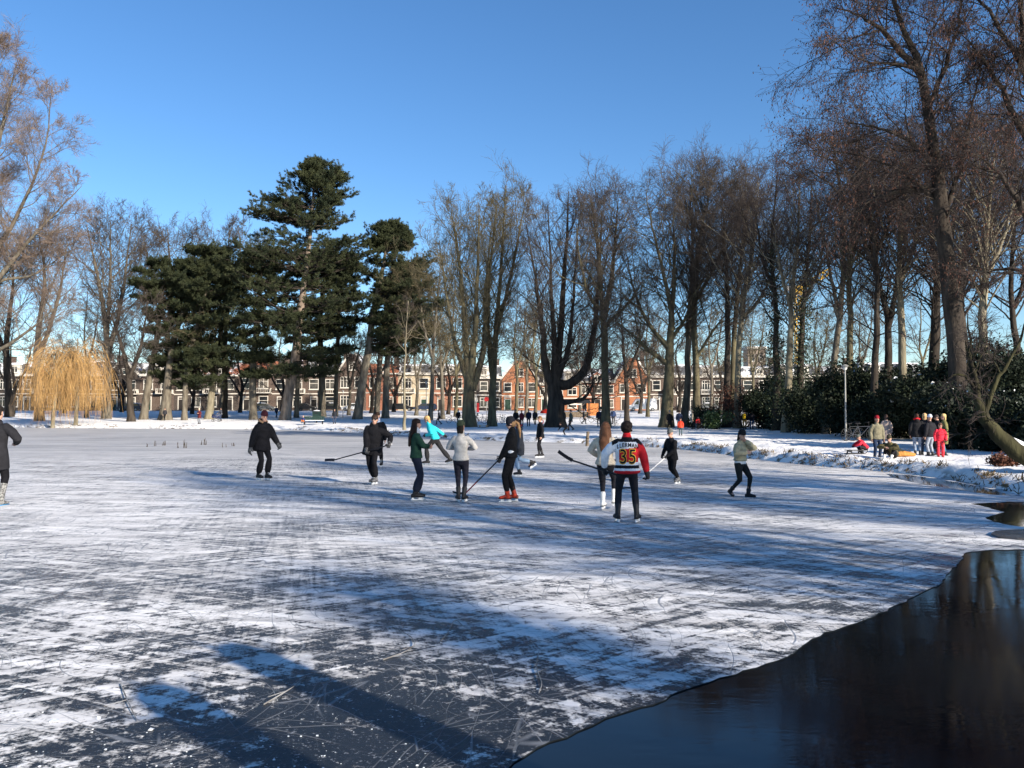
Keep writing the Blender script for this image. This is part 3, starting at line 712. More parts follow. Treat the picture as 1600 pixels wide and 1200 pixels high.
def stem_world(st_, depth, dy):
    """stem given as (px, py, width px): lifted into the place at its distance, bending dy metres in depth"""
    n = len(st_); o = []; w = []
    for k, (px, py, wd) in enumerate(st_):
        d = depth + dy * (k / max(1, n - 1)) ** 1.3
        o.append(at(px, py, d)); w.append(wd * d / F / 2)
    return np.array(o), np.array(w)
TREES = 'bare trees standing in the snowy park'
def bare_tree(label, depth, stems, W, limbs=40, t0=.38, ang=(28, 62), trop=.10, barkm='bark_grey', twig='twig_brown', seed=1, k2=7, k3=5, k4=4, wig=.13,
              cones=0, name='bare_tree', dyr=2.5, group=TREES, rmin=None, ivy=0.0, drop=0.0, fine=1.0):
    rg = np.random.default_rng(seed); trop *= .55
    if twig == 'twig_dark': limbs = int(limbs * (.60 if not cones else .72)); k4 = min(k4, 3)
    elif depth < 100 and twig in ('twig_brown', 'twig_olive'): limbs = int(limbs * .85)
    base = at(*stems[0][0][:2], depth); x0, y0 = base[0], depth; z0 = gz(x0, y0)
    root = empty(name, (x0, y0, z0), 0, label, 'tree', group); org = np.array([x0, y0, z0])
    tr = MB(); cr = MB(); rmin = rmin or max(.005, depth * (.000085 if twig == 'twig_dark' else .000100))
    LS, LD, LL, LR = [], [], [], []
    tot = 0; info = []
    for k, s in enumerate(stems):
        P, w = stem_world(s, depth, 0 if k == 0 else rg.uniform(-dyr, dyr))
        if s[0] == stems[0][0]: P[0, 2] = z0 - .15
        P -= org
        n = 18; Q = resample(P, n); rr = np.interp(np.linspace(0, len(w) - 1, n), np.arange(len(w)), w); rr = np.maximum(rr * (1 - .38 * np.linspace(0, 1, n) ** .8), rmin * 1.5)
        Q[1:-1] += rg.normal(0, .035, (n - 2, 3)) * np.array([1, 1, .2]) * min(1, rr[0] / .15)
        if s[0] == stems[0][0]:
            rr[0] *= 1.3; rr[1] *= 1.06                                    # root flare
        tubes(tr, Q, rr, 10, cap=False); 
        L = np.linalg.norm(np.diff(Q, axis=0), axis=1).sum(); info.append((Q, rr, L)); tot += L * (1 - (t0 if k == 0 else t0 * .5))
    topz = max(q[0][-1, 2] for q in info)
    for k, (Q, rr, L) in enumerate(info):
        tt = t0 if k == 0 else t0 * .5
        nl = max(4, int(1.2 * limbs * L * (1 - tt) / tot))
        S, D, t, rad, _ = spawn(rg, Q[None], rr[None], nl, tt, .985, ang[0], ang[1])
        u = (t - tt) / (1 - tt); prof = (.50 + .62 * np.sin(PI * np.clip(u * .85 + .1, 0, 1))) * (1 - .48 * u ** 2)
        LS.append(S); LD.append(D); LL.append(1.5 * W * prof * rg.uniform(.6, 1.15, nl)); LR.append(np.minimum(rad * .42, .014 + .010 * W))
    S, D, L, r0 = map(np.concatenate, (LS, LD, LL, LR)); r0 = np.maximum(r0, rmin * 2.2)
    P1, R1 = grow(rg, S, D, L, r0, np.maximum(r0 * .22, rmin * 1.3), 9, wig, trop)
    tubes(tr, P1, R1, 5)
    S, D, t, rad, pi_ = spawn(rg, P1, R1, k2, .24, 1.0, 25, 62)
    L2 = L[pi_] * rg.uniform(.28, .55, len(S)) * (1.05 - .5 * t)
    P2, R2 = grow(rg, S, D, L2, np.maximum(rad * .62, rmin * 1.5), np.full(len(S), rmin * 1.15), 5, wig * 1.1, trop * .9 - drop * .3)
    tubes(cr, P2, R2, 4)
    S, D, t, rad, pi_ = spawn(rg, P2, R2, k3, .15, 1.0, 22, 55)
    L3 = np.clip(L2[pi_] * rg.uniform(.36, .7, len(S)), .4, 2.4)
    P3, R3 = grow(rg, S, D, L3, np.maximum(rad * .6, rmin * 1.15), np.full(len(S), rmin * .9), 3, wig * 1.1, trop * .8 - drop)
    tubes(cr, P3, R3, 3)
    if k4:
        S, D, t, rad, pi_ = spawn(rg, P3, R3, k4, .1, 1.0, 22, 55)
        L4 = np.clip(L3[pi_] * rg.uniform(.35, .75, len(S)), .2, 1.1) * fine
        P4, R4 = grow(rg, S, D, L4, np.full(len(S), rmin), np.full(len(S), rmin * .7), 2, wig, trop * .8 - drop)
        tubes(cr, P4, R4, 3)
    tr.build('trunk', [M[barkm]], root, smooth=True)
    cr.build('crown', [M[twig]], root)
    if cones:
        ends = P3[:, -1] if not k4 else P4[:, -1]
        sel = rg.choice(len(ends), min(cones, len(ends)), replace=False); e = ends[sel]
        c_ = MB(); n = len(e)
        dv = unit(rg.normal(0, .35, (n, 3)) + np.array([0, 0, -1.0])); ln = rg.uniform(.06, .14, n)
        Pc = np.stack([e, e + dv * ln[:, None] * .5, e + dv * ln[:, None]], 1); rc = np.stack([np.full(n, .006), rg.uniform(.016, .030, n), np.full(n, .006)], 1)
        h_ = int(n * .55)
        tubes(c_, Pc[:h_], rc[:h_], 4, 0); tubes(c_, Pc[h_:], rc[h_:], 4, 1)
        c_.build('cones', [M['cone'], M['catkin']], root)
    if ivy:
        lv = MB(); Q, rr, Lq = info[0]; n = int(2600 * ivy)
        t = rg.random(n) * min(.75, .35 + .3 * ivy); x = t * (len(Q) - 1); i = x.astype(int); f = (x - i)[:, None]; c0 = Q[i] * (1 - f) + Q[i + 1] * f
        a = rg.random(n) * 2 * PI; rad = np.interp(x, np.arange(len(rr)), rr) + rg.gamma(2.0, .12 * ivy, n)
        leaves(lv, rg, c0 + np.c_[np.cos(a) * rad, np.sin(a) * rad, rg.normal(0, .1, n)], .085)
        lv.build('ivy', [M['leaf_ivy']], root)
    return root
def leaves(mb, rg, Pn, size, m=0, asp=.6, flat=None):
    n = len(Pn); d = unit(rg.normal(0, 1, (n, 3))); 
    if flat is not None: d[:, 2] *= flat; d = unit(d)
    u = unit(np.cross(d, unit(rg.normal(0, 1, (n, 3))))); s = size * rg.uniform(.6, 1.4, (n, 1))
    V = np.stack([Pn - d * s, Pn + u * s * asp, Pn + d * s, Pn - u * s * asp], 1)
    mb.add(V, np.arange(n * 4).reshape(n, 4), m)
def bush(label, px, depth, w, h, name='evergreen_bush', leaf='leaf_dark', n=9000, size=.10, seed=1, snow=.05, cat='bush', group='evergreen bushes around the park', dw=None, zb=0.0, cone=0.0):
    rg = np.random.default_rng(seed); x = (px - 800) / F * depth; z = gz(x, depth)
    root = empty(name, (x, depth, z), 0, label, cat, group)
    nb = 16; c = np.c_[rg.uniform(-w * .40, w * .40, nb), rg.uniform(-.5, .5, nb) * (dw or w * .6), rg.uniform(.15, .80, nb) * h]
    if cone: c[:, :2] *= (1.05 - cone * c[:, 2:] / h)
    br = np.minimum(rg.uniform(.20, .34, nb) * max(w, h * .6), h * .42)
    if cone: br *= (1.1 - .6 * c[:, 2] / h)
    k = rg.integers(0, nb, n); dirs = unit(rg.normal(0, 1, (n, 3))); rr = br[k] * (1 - .45 * rg.random(n) ** 2.2) * (1 + .15 * rg.normal(0, 1, n))
    Pn = c[k] + dirs * rr[:, None] * np.array([1, 1, .85]); Pn[:, 2] = np.maximum(Pn[:, 2], .05 + .1 * rg.random(n))
    lv = MB(); leaves(lv, rg, Pn, size)
    if snow:
        top = (dirs[:, 2] > .55) & (rg.random(n) < snow) & (rr > br[k] * .92)
        if top.any(): leaves(lv, rg, Pn[top] + [0, 0, size * .6], size * 1.1, 1, .8, flat=.25)
    lv.build('foliage', [M[leaf], M['snow_cap']], root)
    st_ = MB(); ns = 14; a = rg.random(ns) * 2 * PI
    S = np.c_[np.cos(a) * .12, np.sin(a) * .12, np.full(ns, -.1)]; T = c[rg.integers(0, nb, ns)]
    Pp = np.stack([S, S * .6 + T * .4 + [0, 0, .1], T], 1); tubes(st_, Pp, np.tile([.035, .025, .01], (ns, 1)), 5)
    st_.build('stems', [M['bark_dark']], root)
    return root
def pine(label, depth, stem, env, limbs=70, seed=1, tufts=1.0, name='pine_tree', barkm='bark_grey', leanlimbs=True):
    """env: rows (py, left px, right px) of the crown outline"""
    limbs = int(limbs * (1.35 if limbs < 140 else 1.12))
    rg = np.random.default_rng(seed); base = at(*stem[0][:2], depth); org = np.array([base[0], depth, gz(base[0], depth)])
    root = empty(name, org, 0, label, 'tree', 'evergreen pines standing in the snowy park')
    P, w = stem_world(stem, depth, rg.uniform(-1, 1)); w = w * .86; P[0, 2] = org[2] - .15; P -= org
    Q = resample(P, 22); rr = np.interp(np.linspace(0, len(w) - 1, 22), np.arange(len(w)), w); rr[0] *= 1.3; rr[1] *= 1.08
    tr = MB(); tubes(tr, Q, rr, 12)
    e = sorted(env); ez = np.array([at(0, r[0], depth)[2] - org[2] for r in e]); el = np.array([at(r[1], 600, depth)[0] - org[0] for r in e]); er = np.array([at(r[2], 600, depth)[0] - org[0] for r in e])
    o = np.argsort(ez); ez, el, er = ez[o], el[o], er[o]
    tiers = np.arange(ez[0] + .3, ez[-1], 2.0) + rg.uniform(-.35, .35, len(np.arange(ez[0] + .3, ez[-1], 2.0)))
    tiers = np.concatenate([tiers, [ez[-1] - .5, ez[-1] - 1.6, ez[-1] - 2.8]])
    zt = np.minimum(tiers[rg.integers(0, len(tiers), limbs)] + rg.normal(0, .15, limbs), ez[-1] - .05)
    S, E_ = [], []
    for z in zt:
        a = rg.random() * 2 * PI; l_, r_ = np.interp(z, ez, el), np.interp(z, ez, er)
        rise = rg.uniform(.05, .28) if z > ez[0] + .3 * (ez[-1] - ez[0]) else rg.uniform(-.05, .2)
        cx, hw = (l_ + r_) / 2, (r_ - l_) / 2
        k = rg.uniform(.45, 1.0) ** .6
        end = np.array([cx + math.cos(a) * hw * k, math.sin(a) * hw * k, z])
        ln = np.hypot(*end[:2]); zb = z - rise * ln
        zb = min(max(zb, Q[2, 2]), Q[-1, 2] - .1)
        ix = np.interp(zb, Q[:, 2], np.arange(len(Q))); i = min(int(ix), len(Q) - 2); b = Q[i] + (Q[i + 1] - Q[i]) * (ix - i)
        S.append(b); E_.append(end)
    S, E_ = np.array(S), np.array(E_); mid = S * .5 + E_ * .5; mid[:, 2] -= .06 * np.linalg.norm(E_ - S, axis=1); mid += rg.normal(0, .25, mid.shape)
    t = np.linspace(0, 1, 8)[None, :, None]
    LP = S[:, None] * (1 - t) ** 2 + mid[:, None] * 2 * t * (1 - t) + E_[:, None] * t ** 2; LP[:, 1:-1] += rg.normal(0, .10, LP[:, 1:-1].shape)
    ll = np.linalg.norm(E_ - S, axis=1); r0 = .025 + .009 * ll
    LR_ = r0[:, None] * np.linspace(1, .25, 8)[None]; twm = MB(); tubes(twm, LP, LR_, 6)
    s2, d2, t2, rad, pi_ = spawn(rg, LP, LR_, 11, .22, 1.0, 30, 75); d2[:, 2] = d2[:, 2] * .28 + .08
    L2 = np.clip(ll[pi_] * rg.uniform(.14, .34, len(s2)), .5, 2.6)
    P2, R2 = grow(rg, s2, d2, L2, np.maximum(rad * .5, .014), np.full(len(s2), .010), 4, .12, .06); 
    cr = MB(); 
    s3, d3, t3, rad3, p3 = spawn(rg, P2, R2, 5, .3, 1.0, 25, 65); d3[:, 2] = d3[:, 2] * .35 + .18
    L3 = rg.uniform(.35, .8, len(s3)); P3, R3 = grow(rg, s3, d3, L3, np.full(len(s3), .012), np.full(len(s3), .008), 2, .1, .1)
    tubes(twm, P2, R2, 4); tubes(twm, P3, R3, 3)
    C_ = np.concatenate([P3[:, -1], P3[:, 1], P2[:, -1], P2[:, -2]]); A_ = np.concatenate([unit(P3[:, -1] - P3[:, 1])] * 2 + [unit(P2[:, -1] - P2[:, -2])] * 2)
    keep = rg.random(len(C_)) < tufts; C_, A_ = C_[keep], A_[keep]; k = 20; n = len(C_)
    d = unit(A_[:, None] * .75 + rg.normal(0, .62, (n, k, 3)) + np.array([0, 0, .22])); ln = rg.uniform(.15, .32, (n, k, 1)) * (depth / 100) ** .5
    u = unit(np.cross(d, unit(rg.normal(0, 1, (n, k, 3))))) * .030; c0 = C_[:, None] + rg.normal(0, .06, (n, k, 3))
    V = np.stack([c0 - u, c0 + u, c0 + d * ln], 2).reshape(-1, 3); cr.add(V, np.arange(len(V)).reshape(-1, 3))
    tr.build('trunk', [M[barkm]], root, smooth=True); ob = cr.build('needles', [M['needle']], root); twm.build('branches', [M['bark_dark']], root)
    return root

# ---- left: the big pale-twigged tree leaning in, the row behind it, the weeping willow
bare_tree('huge bare tree with fine pinkish twigs leaning in from the left edge', 104,
  [[(-75, 668, 32.0), (-62, 540, 21.1), (-45, 420, 16.1), (-20, 300, 11.2), (5, 190, 6.2), (28, 92, 1.2)],
   [(-64, 560, 12.4), (-25, 470, 10.5), (25, 400, 8.1), (75, 345, 5.0), (128, 290, 1.2)], [(-60, 520, 11.2), (-20, 420, 9.3), (35, 320, 6.2), (70, 230, 3.7), (82, 130, 1.2)],
   [(-66, 600, 9.9), (-20, 560, 8.1), (40, 520, 5.6), (100, 470, 1.2)], [(-40, 400, 8.7), (-30, 250, 6.2), (-10, 130, 3.7), (-2, 70, 1.2)], [(-55, 480, 8.7), (0, 440, 6.2), (50, 430, 4.3), (105, 395, 1.2)]],
  5.2, 120, .22, (25, 62), .10, 'bark_grey', 'twig_pink', 11, 9, 6, 5, .12, name='bare_tree', fine=1.3)
bare_tree('tall grey bare tree behind the yellow weeping willow', 112, [[(62, 640, 13), (58, 540, 11), (70, 440, 7), (60, 360, 2)], [(60, 560, 8), (90, 470, 6), (105, 380, 2)]], 5.5, 44, .3, seed=12, twig='twig_pink')
bare_tree('bare tree with a rounded grey crown just right of the weeping willow', 118, [[(166, 641, 13), (168, 560, 11), (158, 460, 8), (135, 352, 2)], [(167, 560, 9), (190, 470, 7), (205, 350, 2)], [(166, 540, 8), (172, 440, 6), (172, 344, 2)]], 6.5, 66, .28, seed=13)
bare_tree('slender bare tree with a grey crown behind the leftmost pines', 126, [[(262, 640, 11), (262, 540, 9), (266, 450, 7), (262, 358, 2)], [(263, 520, 7), (240, 440, 5), (225, 372, 2)], [(264, 500, 7), (292, 430, 5), (312, 372, 2)]], 5.5, 56, .3, seed=14)
bare_tree('bare treetop poking up just left of the tallest pine', 128, [[(350, 640, 10), (352, 520, 8), (356, 430, 5), (358, 350, 2)], [(352, 500, 6), (375, 420, 4), (372, 352, 2)]], 4.0, 30, .4, seed=15)
bare_tree('dark bare tree filling the gap left of the willow', 124, [[(15, 640, 12), (10, 540, 10), (20, 450, 6), (18, 390, 2)], [(12, 560, 7), (-20, 480, 5), (-40, 420, 2)]], 5.5, 44, .25, seed=16, barkm='bark_dark', twig='twig_brown')
bare_tree('low bare tree with crooked limbs between the willow and the pines', 108, [[(205, 645, 12), (202, 600, 10), (190, 540, 7), (170, 480, 2)], [(203, 590, 8), (220, 540, 6), (232, 470, 2)]], 4.5, 36, .25, (35, 75), .04, seed=17, barkm='bark_dark', twig='twig_brown')
def willow():
    rg = np.random.default_rng(21); d = 98; x0 = at(83, 658, d)[0]; org = np.array([x0, d, gz(x0, d)])
    root = empty('weeping_willow', org, 0, 'golden weeping willow with two trunks and twigs hanging to the snow', 'tree')
    tr = MB(); heads = []
    for (bx, by, tx) in ((83, 0, 88), (105, 2.0, 106)):
        X = at(bx, 600, d)[0] - x0; z = gz(x0 + X, d + by) - org[2] - .1; X2 = at(tx, 600, d)[0] - x0
        Q = resample([(X, by, z), (X + .1, by, 2.2), (X2, by, 5.4), (X2 + .1, by, 8.2)], 10); tubes(tr, Q, np.linspace(.24, .15, 10) * np.r_[1.4, np.ones(9)], 10); heads.append(Q)
    S, E_ = [], []
    for k in range(46):
        Q = heads[k % 2]; b = Q[rg.integers(5, 10)]; a = rg.random() * 2 * PI; rad = rg.uniform(.6, 4.0) * (.75 + .5 * rg.random())
        S.append(b); E_.append(b + [math.cos(a) * rad, math.sin(a) * rad * .8, rg.uniform(1.6, 4.8) * (1 - .12 * rad)])
    S, E_ = np.array(S), np.array(E_); t = np.linspace(0, 1, 8)[None, :, None]; mid = S * .45 + E_ * .55; mid[:, 2] += 1.3
    LP = S[:, None] * (1 - t) ** 2 + mid[:, None] * 2 * t * (1 - t) + E_[:, None] * t ** 2; LR_ = np.linspace(.09, .02, 8)[None] * np.ones((46, 1)); tubes(tr, LP, LR_, 6)
    s, dd, tt, rad, pi_ = spawn(rg, LP, LR_, 15, .12, 1.0, 40, 90); dd[:, 2] = rg.uniform(-.2, .6, len(s))
    n = len(s); zt = s[:, 2]; L = np.clip(zt - rg.uniform(.15, 6.5, n) * rg.random(n) ** .5, .6, 9.0)
    P, Rr = grow(rg, s, dd, L, np.full(n, .016), np.full(n, .008), 9, .08, -.55); P[:, :, 2] = np.maximum(P[:, :, 2], .15)
    cr = MB(); tubes(cr, P, Rr, 3)
    s2, d2, *_ = spawn(rg, P, Rr, 3, .1, .8, 20, 50); P2, R2 = grow(rg, s2, d2, rg.uniform(.5, 2.6, len(s2)), np.full(len(s2), .010), np.full(len(s2), .007), 3, .06, -.5); tubes(cr, P2, R2, 3)
    tr.build('trunk', [M['bark_pale']], root, smooth=True); cr.build('crown', [M['willow_twig']], root)
willow()

# ---- pines
pine('tallest pine with a pale leaning trunk and a tiered pointed top', 109, [(445, 662, 19), (452, 610, 18), (461, 560, 16), (468, 500, 14), (478, 420, 10), (488, 330, 6), (492, 250, 2)],
     [(249, 490, 497), (262, 474, 520), (278, 456, 546), (296, 436, 550), (312, 408, 540), (328, 392, 552), (346, 404, 582), (358, 372, 588), (378, 372, 590), (405, 352, 588), (450, 345, 590), (500, 362, 580), (545, 385, 560), (580, 410, 530)], 118, 31, barkm='bark_pine')
pine('dark pine in front of the slender bare tree, leftmost of the pines', 114, [(224, 650, 14), (232, 600, 12), (243, 540, 10), (250, 480, 7), (252, 420, 2)], [(408, 235, 285), (425, 215, 318), (450, 206, 320), (485, 212, 320), (520, 220, 318), (560, 235, 300), (590, 245, 280)], 70, 32)
pine('pine with a twin mossy trunk, second from the willow side', 112, [(258, 648, 22), (262, 600, 14), (272, 530, 10), (300, 450, 7), (322, 388, 2)], [(388, 300, 345), (402, 278, 372), (430, 262, 380), (470, 262, 380), (505, 275, 378), (555, 285, 360), (600, 300, 340)], 80, 33, .9)
pine('pine with a low dense crown behind the walker in the dark red jacket', 111, [(288, 646, 10), (292, 580, 9), (310, 500, 7), (330, 420, 3)], [(418, 300, 360), (450, 280, 385), (500, 285, 385), (545, 300, 370), (575, 310, 350)], 60, 34)
pine('dark pine behind the skater in the fur hood', 111, [(396, 650, 14), (395, 580, 12), (402, 500, 9), (410, 400, 3)], [(392, 385, 440), (420, 360, 455), (470, 350, 460), (520, 360, 450), (560, 372, 435), (590, 385, 420)], 75, 35)
pine('dark straight pine just right of the pale leaning trunk', 118, [(463, 652, 9), (466, 580, 8), (470, 480, 6), (475, 400, 3)], [(395, 455, 500), (430, 440, 520), (480, 430, 525), (530, 440, 520), (560, 450, 500)], 45, 36)
pine('pine with a mossy green trunk behind the litter bin', 120, [(503, 652, 14), (503, 580, 12), (500, 500, 9), (510, 400, 3)], [(395, 490, 545), (430, 475, 560), (480, 470, 560), (530, 478, 548), (570, 488, 530)], 60, 37)
pine('thin pine between the litter bin and the white car', 124, [(524, 650, 9), (526, 580, 8), (530, 480, 6), (535, 410, 3)], [(405, 520, 560), (450, 505, 570), (500, 505, 565), (545, 512, 552)], 45, 38)
pine('broad pine with a grey leaning trunk, its crown apart from the tallest one', 111, [(558, 655, 16), (566, 600, 15), (576, 545, 13), (583, 490, 11), (598, 420, 7), (608, 352, 2)],
     [(350, 598, 622), (364, 578, 640), (384, 572, 652), (405, 562, 672), (440, 560, 682), (475, 565, 690), (515, 575, 675), (550, 590, 650)], 90, 39)
pine('pine with a slim grey trunk behind the man in the open black coat', 120, [(588, 652, 11), (592, 590, 10), (600, 500, 8), (622, 420, 3)], [(412, 612, 660), (440, 600, 686), (480, 596, 694), (520, 604, 680), (550, 615, 660)], 60, 40, .8)
pine('dark pine with forked trunk left of the slim pole tree', 114, [(602, 655, 13), (604, 590, 11), (608, 510, 8), (612, 440, 3)], [(435, 595, 640), (470, 585, 655), (510, 585, 655), (545, 592, 640)], 45, 41, .7)
# ---- leafless ones among the pines
bare_tree('pale lichen covered bare tree leaning right, beside the walker in the dark red jacket', 114, [[(326, 656, 13), (331, 615, 12), (338, 560, 10), (352, 490, 7), (362, 440, 2)], [(335, 585, 8), (318, 540, 6), (300, 500, 2)]], 4.2, 34, .35, (40, 80), .03, 'bark_pale', 'twig_olive', 51, 6, 5, 3)
bare_tree('thin pale trunked young tree behind the skater in the fur hood', 116, [[(393, 655, 6), (397, 600, 5), (402, 540, 4), (408, 480, 2)]], 2.6, 18, .35, seed=52, barkm='bark_pale', twig='twig_olive', k4=3)
bare_tree('dark twisted bare tree in the gap behind the pram', 118, [[(351, 650, 9), (352, 590, 8), (345, 520, 5), (350, 450, 2)], [(352, 585, 6), (372, 540, 4), (392, 500, 2)]], 4.0, 34, .3, (35, 75), .04, 'bark_dark', 'twig_brown', 53)
bare_tree('slim pole like young tree with a single pale stem beside the turquoise skater', 74, [[(632, 669, 5), (632, 600, 4), (634, 540, 3), (638, 470, 1.5)]], 1.5, 12, .55, (30, 55), .1, 'bark_pale', 'twig_brown', 54, 5, 4, 2)
bare_tree('thin dark bare tree behind the turquoise skater', 110, [[(672, 650, 8), (676, 580, 7), (680, 500, 5), (690, 400, 2)], [(676, 560, 5), (660, 500, 4), (655, 440, 2)]], 4.2, 40, .3, seed=55, twig='twig_olive')
bare_tree('bare tree with a short forked trunk near the cream house', 116, [[(692, 650, 7), (690, 590, 6), (686, 520, 4), (678, 450, 2)], [(690, 580, 5), (705, 520, 4), (712, 440, 2)]], 4.0, 36, .3, seed=56, twig='twig_olive')
# ---- centre
bare_tree('thick bare tree with many upright stems above the grey jumper skater', 84, [[(733, 662, 22), (732, 610, 20), (728, 540, 11), (722, 450, 8), (712, 370, 5), (705, 325, 2)],
   [(734, 600, 14), (742, 520, 11), (746, 420, 7), (748, 320, 2)], [(738, 610, 13), (756, 540, 10), (760, 440, 7), (768, 360, 2)], [(729, 590, 10), (708, 520, 7), (695, 440, 5), (686, 375, 2)]], 4.6, 96, .25, (22, 52), .12, 'bark_moss', 'twig_olive', 61, 7, 5, 4)
bare_tree('tall twin stemmed bare tree rising just right of the thick one, highest of that pair', 86, [[(769, 662, 14), (770, 600, 12), (775, 520, 10), (783, 420, 7), (790, 290, 2)],
   [(770, 590, 10), (762, 500, 8), (768, 400, 5), (776, 320, 2)], [(775, 520, 8), (796, 440, 6), (812, 360, 4), (822, 310, 2)]], 4.6, 84, .25, (22, 50), .12, 'bark_moss', 'twig_olive', 62, 7, 5, 4)
bare_tree('candelabra bare tree with stems curving up from one low fork', 80, [[(868, 672, 32), (868, 635, 30), (866, 600, 24), (872, 560, 14), (878, 480, 12), (884, 400, 9), (888, 300, 2)],
   [(864, 605, 15), (852, 570, 13), (846, 500, 10), (838, 440, 7), (822, 350, 2)], [(868, 600, 18), (890, 600, 17), (915, 575, 15), (927, 520, 12), (936, 440, 8), (940, 330, 2)],
   [(866, 595, 13), (866, 540, 11), (862, 470, 8), (860, 400, 5), (856, 320, 2)], [(872, 590, 11), (888, 540, 9), (896, 460, 6), (905, 340, 2)], [(868, 630, 10), (890, 628, 9), (915, 620, 7), (930, 590, 3)]],
   4.6, 110, .28, (24, 55), .10, 'bark_dark', 'twig_brown', 63, 7, 5, 4)
bare_tree('straight mossy bare tree behind the beige coat woman', 78, [[(947, 670, 15), (946, 600, 13), (944, 520, 13), (940, 460, 10), (932, 380, 6), (925, 310, 2)], [(944, 500, 10), (956, 430, 8), (962, 360, 5), (966, 312, 2)],
   [(944, 510, 7), (965, 490, 6), (985, 470, 4), (1002, 440, 2)], [(944, 490, 7), (920, 460, 6), (905, 400, 4), (900, 350, 2)]], 4.4, 92, .35, (24, 56), .09, 'bark_moss', 'twig_brown', 64, 7, 5, 4)
bare_tree('thin dark bare tree in front of the pointed orange gable', 92, [[(980, 662, 9), (979, 600, 8), (974, 540, 6), (968, 480, 2)], [(979, 590, 6), (995, 550, 5), (1008, 510, 2)]], 3.4, 32, .3, (35, 75), .04, 'bark_dark', 'twig_brown', 65)
bare_tree('spreading bare tree with long low arching limbs near the grey beanie skater', 76, [[(1041, 668, 22), (1044, 610, 19), (1047, 540, 15), (1050, 480, 11), (1054, 400, 7), (1052, 330, 2)],
   [(1045, 570, 9), (1015, 548, 8), (985, 520, 5), (958, 500, 2)], [(1046, 545, 8), (1010, 500, 7), (990, 450, 5), (978, 395, 2)], [(1050, 490, 8), (1035, 420, 6), (1018, 350, 4), (1010, 300, 2)], [(1048, 530, 7), (1070, 500, 6), (1085, 470, 4), (1100, 430, 2)]],
   5.0, 96, .3, (30, 65), .06, 'bark_moss', 'twig_brown', 66, 7, 5, 4)
bare_tree('tall bare tree behind the dark coated couple on the snow', 78, [[(1068, 671, 14), (1074, 600, 12), (1076, 500, 11), (1082, 410, 8), (1078, 290, 2)], [(1078, 440, 7), (1100, 370, 5), (1092, 285, 2)]], 4.6, 70, .4, (25, 58), .08, 'bark_grey', 'twig_brown', 67)
bare_tree('tall bare tree whose trunk stands beside the person in the beige coat on the snow', 77, [[(1088, 671, 13), (1088, 590, 12), (1084, 500, 11), (1090, 400, 9), (1104, 320, 5), (1112, 284, 2)], [(1087, 470, 7), (1120, 410, 5), (1142, 340, 2)], [(1088, 560, 6), (1112, 520, 5), (1135, 490, 2)]], 4.6, 76, .4, (25, 60), .08, 'bark_moss', 'twig_brown', 68)
bare_tree('bare tree with a dark trunk, first of the three close trunks behind the copper beech', 74, [[(1134, 675, 13), (1136, 600, 12), (1137, 500, 11), (1134, 400, 8), (1128, 300, 2)]], 4.2, 54, .45, (25, 58), .08, 'bark_dark', 'twig_brown', 69)
bare_tree('bare tree, middle of the three close trunks behind the copper beech', 76, [[(1143, 674, 11), (1146, 580, 10), (1150, 480, 9), (1160, 380, 6), (1166, 280, 2)]], 4.2, 50, .45, (25, 58), .08, 'bark_moss', 'twig_brown', 70)
bare_tree('bare tree, last of the three close trunks behind the copper beech', 72, [[(1152, 676, 12), (1153, 590, 11), (1160, 480, 10), (1176, 390, 7), (1186, 285, 2)], [(1158, 500, 7), (1185, 470, 6), (1205, 430, 4), (1215, 380, 2)]], 4.4, 60, .4, (25, 58), .08, 'bark_pale', 'twig_brown', 71)
bare_tree('ivy clad bare tree standing directly left of the pale bare trunk', 66, [[(1214, 676, 14), (1214, 590, 13), (1212, 490, 10), (1206, 380, 7), (1215, 270, 2)], [(1212, 460, 7), (1190, 400, 5), (1182, 330, 2)]], 4.2, 62, .42, (25, 58), .08, 'bark_dark', 'twig_dark', 72, ivy=1.6)
bare_tree('bare tree with a pale clean trunk between two ivy clad ones', 62, [[(1228, 678, 14), (1231, 600, 13), (1236, 530, 12), (1236, 470, 10), (1246, 380, 7), (1250, 270, 2)], [(1236, 480, 7), (1222, 430, 6), (1208, 370, 2)]], 4.0, 60, .42, (25, 58), .08, 'bark_pale', 'twig_dark', 73)
bare_tree('ivy clad bare tree standing directly right of the pale bare trunk', 68, [[(1248, 676, 14), (1250, 600, 13), (1254, 500, 10), (1262, 400, 7), (1268, 280, 2)], [(1256, 470, 7), (1280, 420, 5), (1290, 340, 2)]], 4.2, 60, .42, (25, 58), .08, 'bark_dark', 'twig_dark', 74, ivy=1.7)
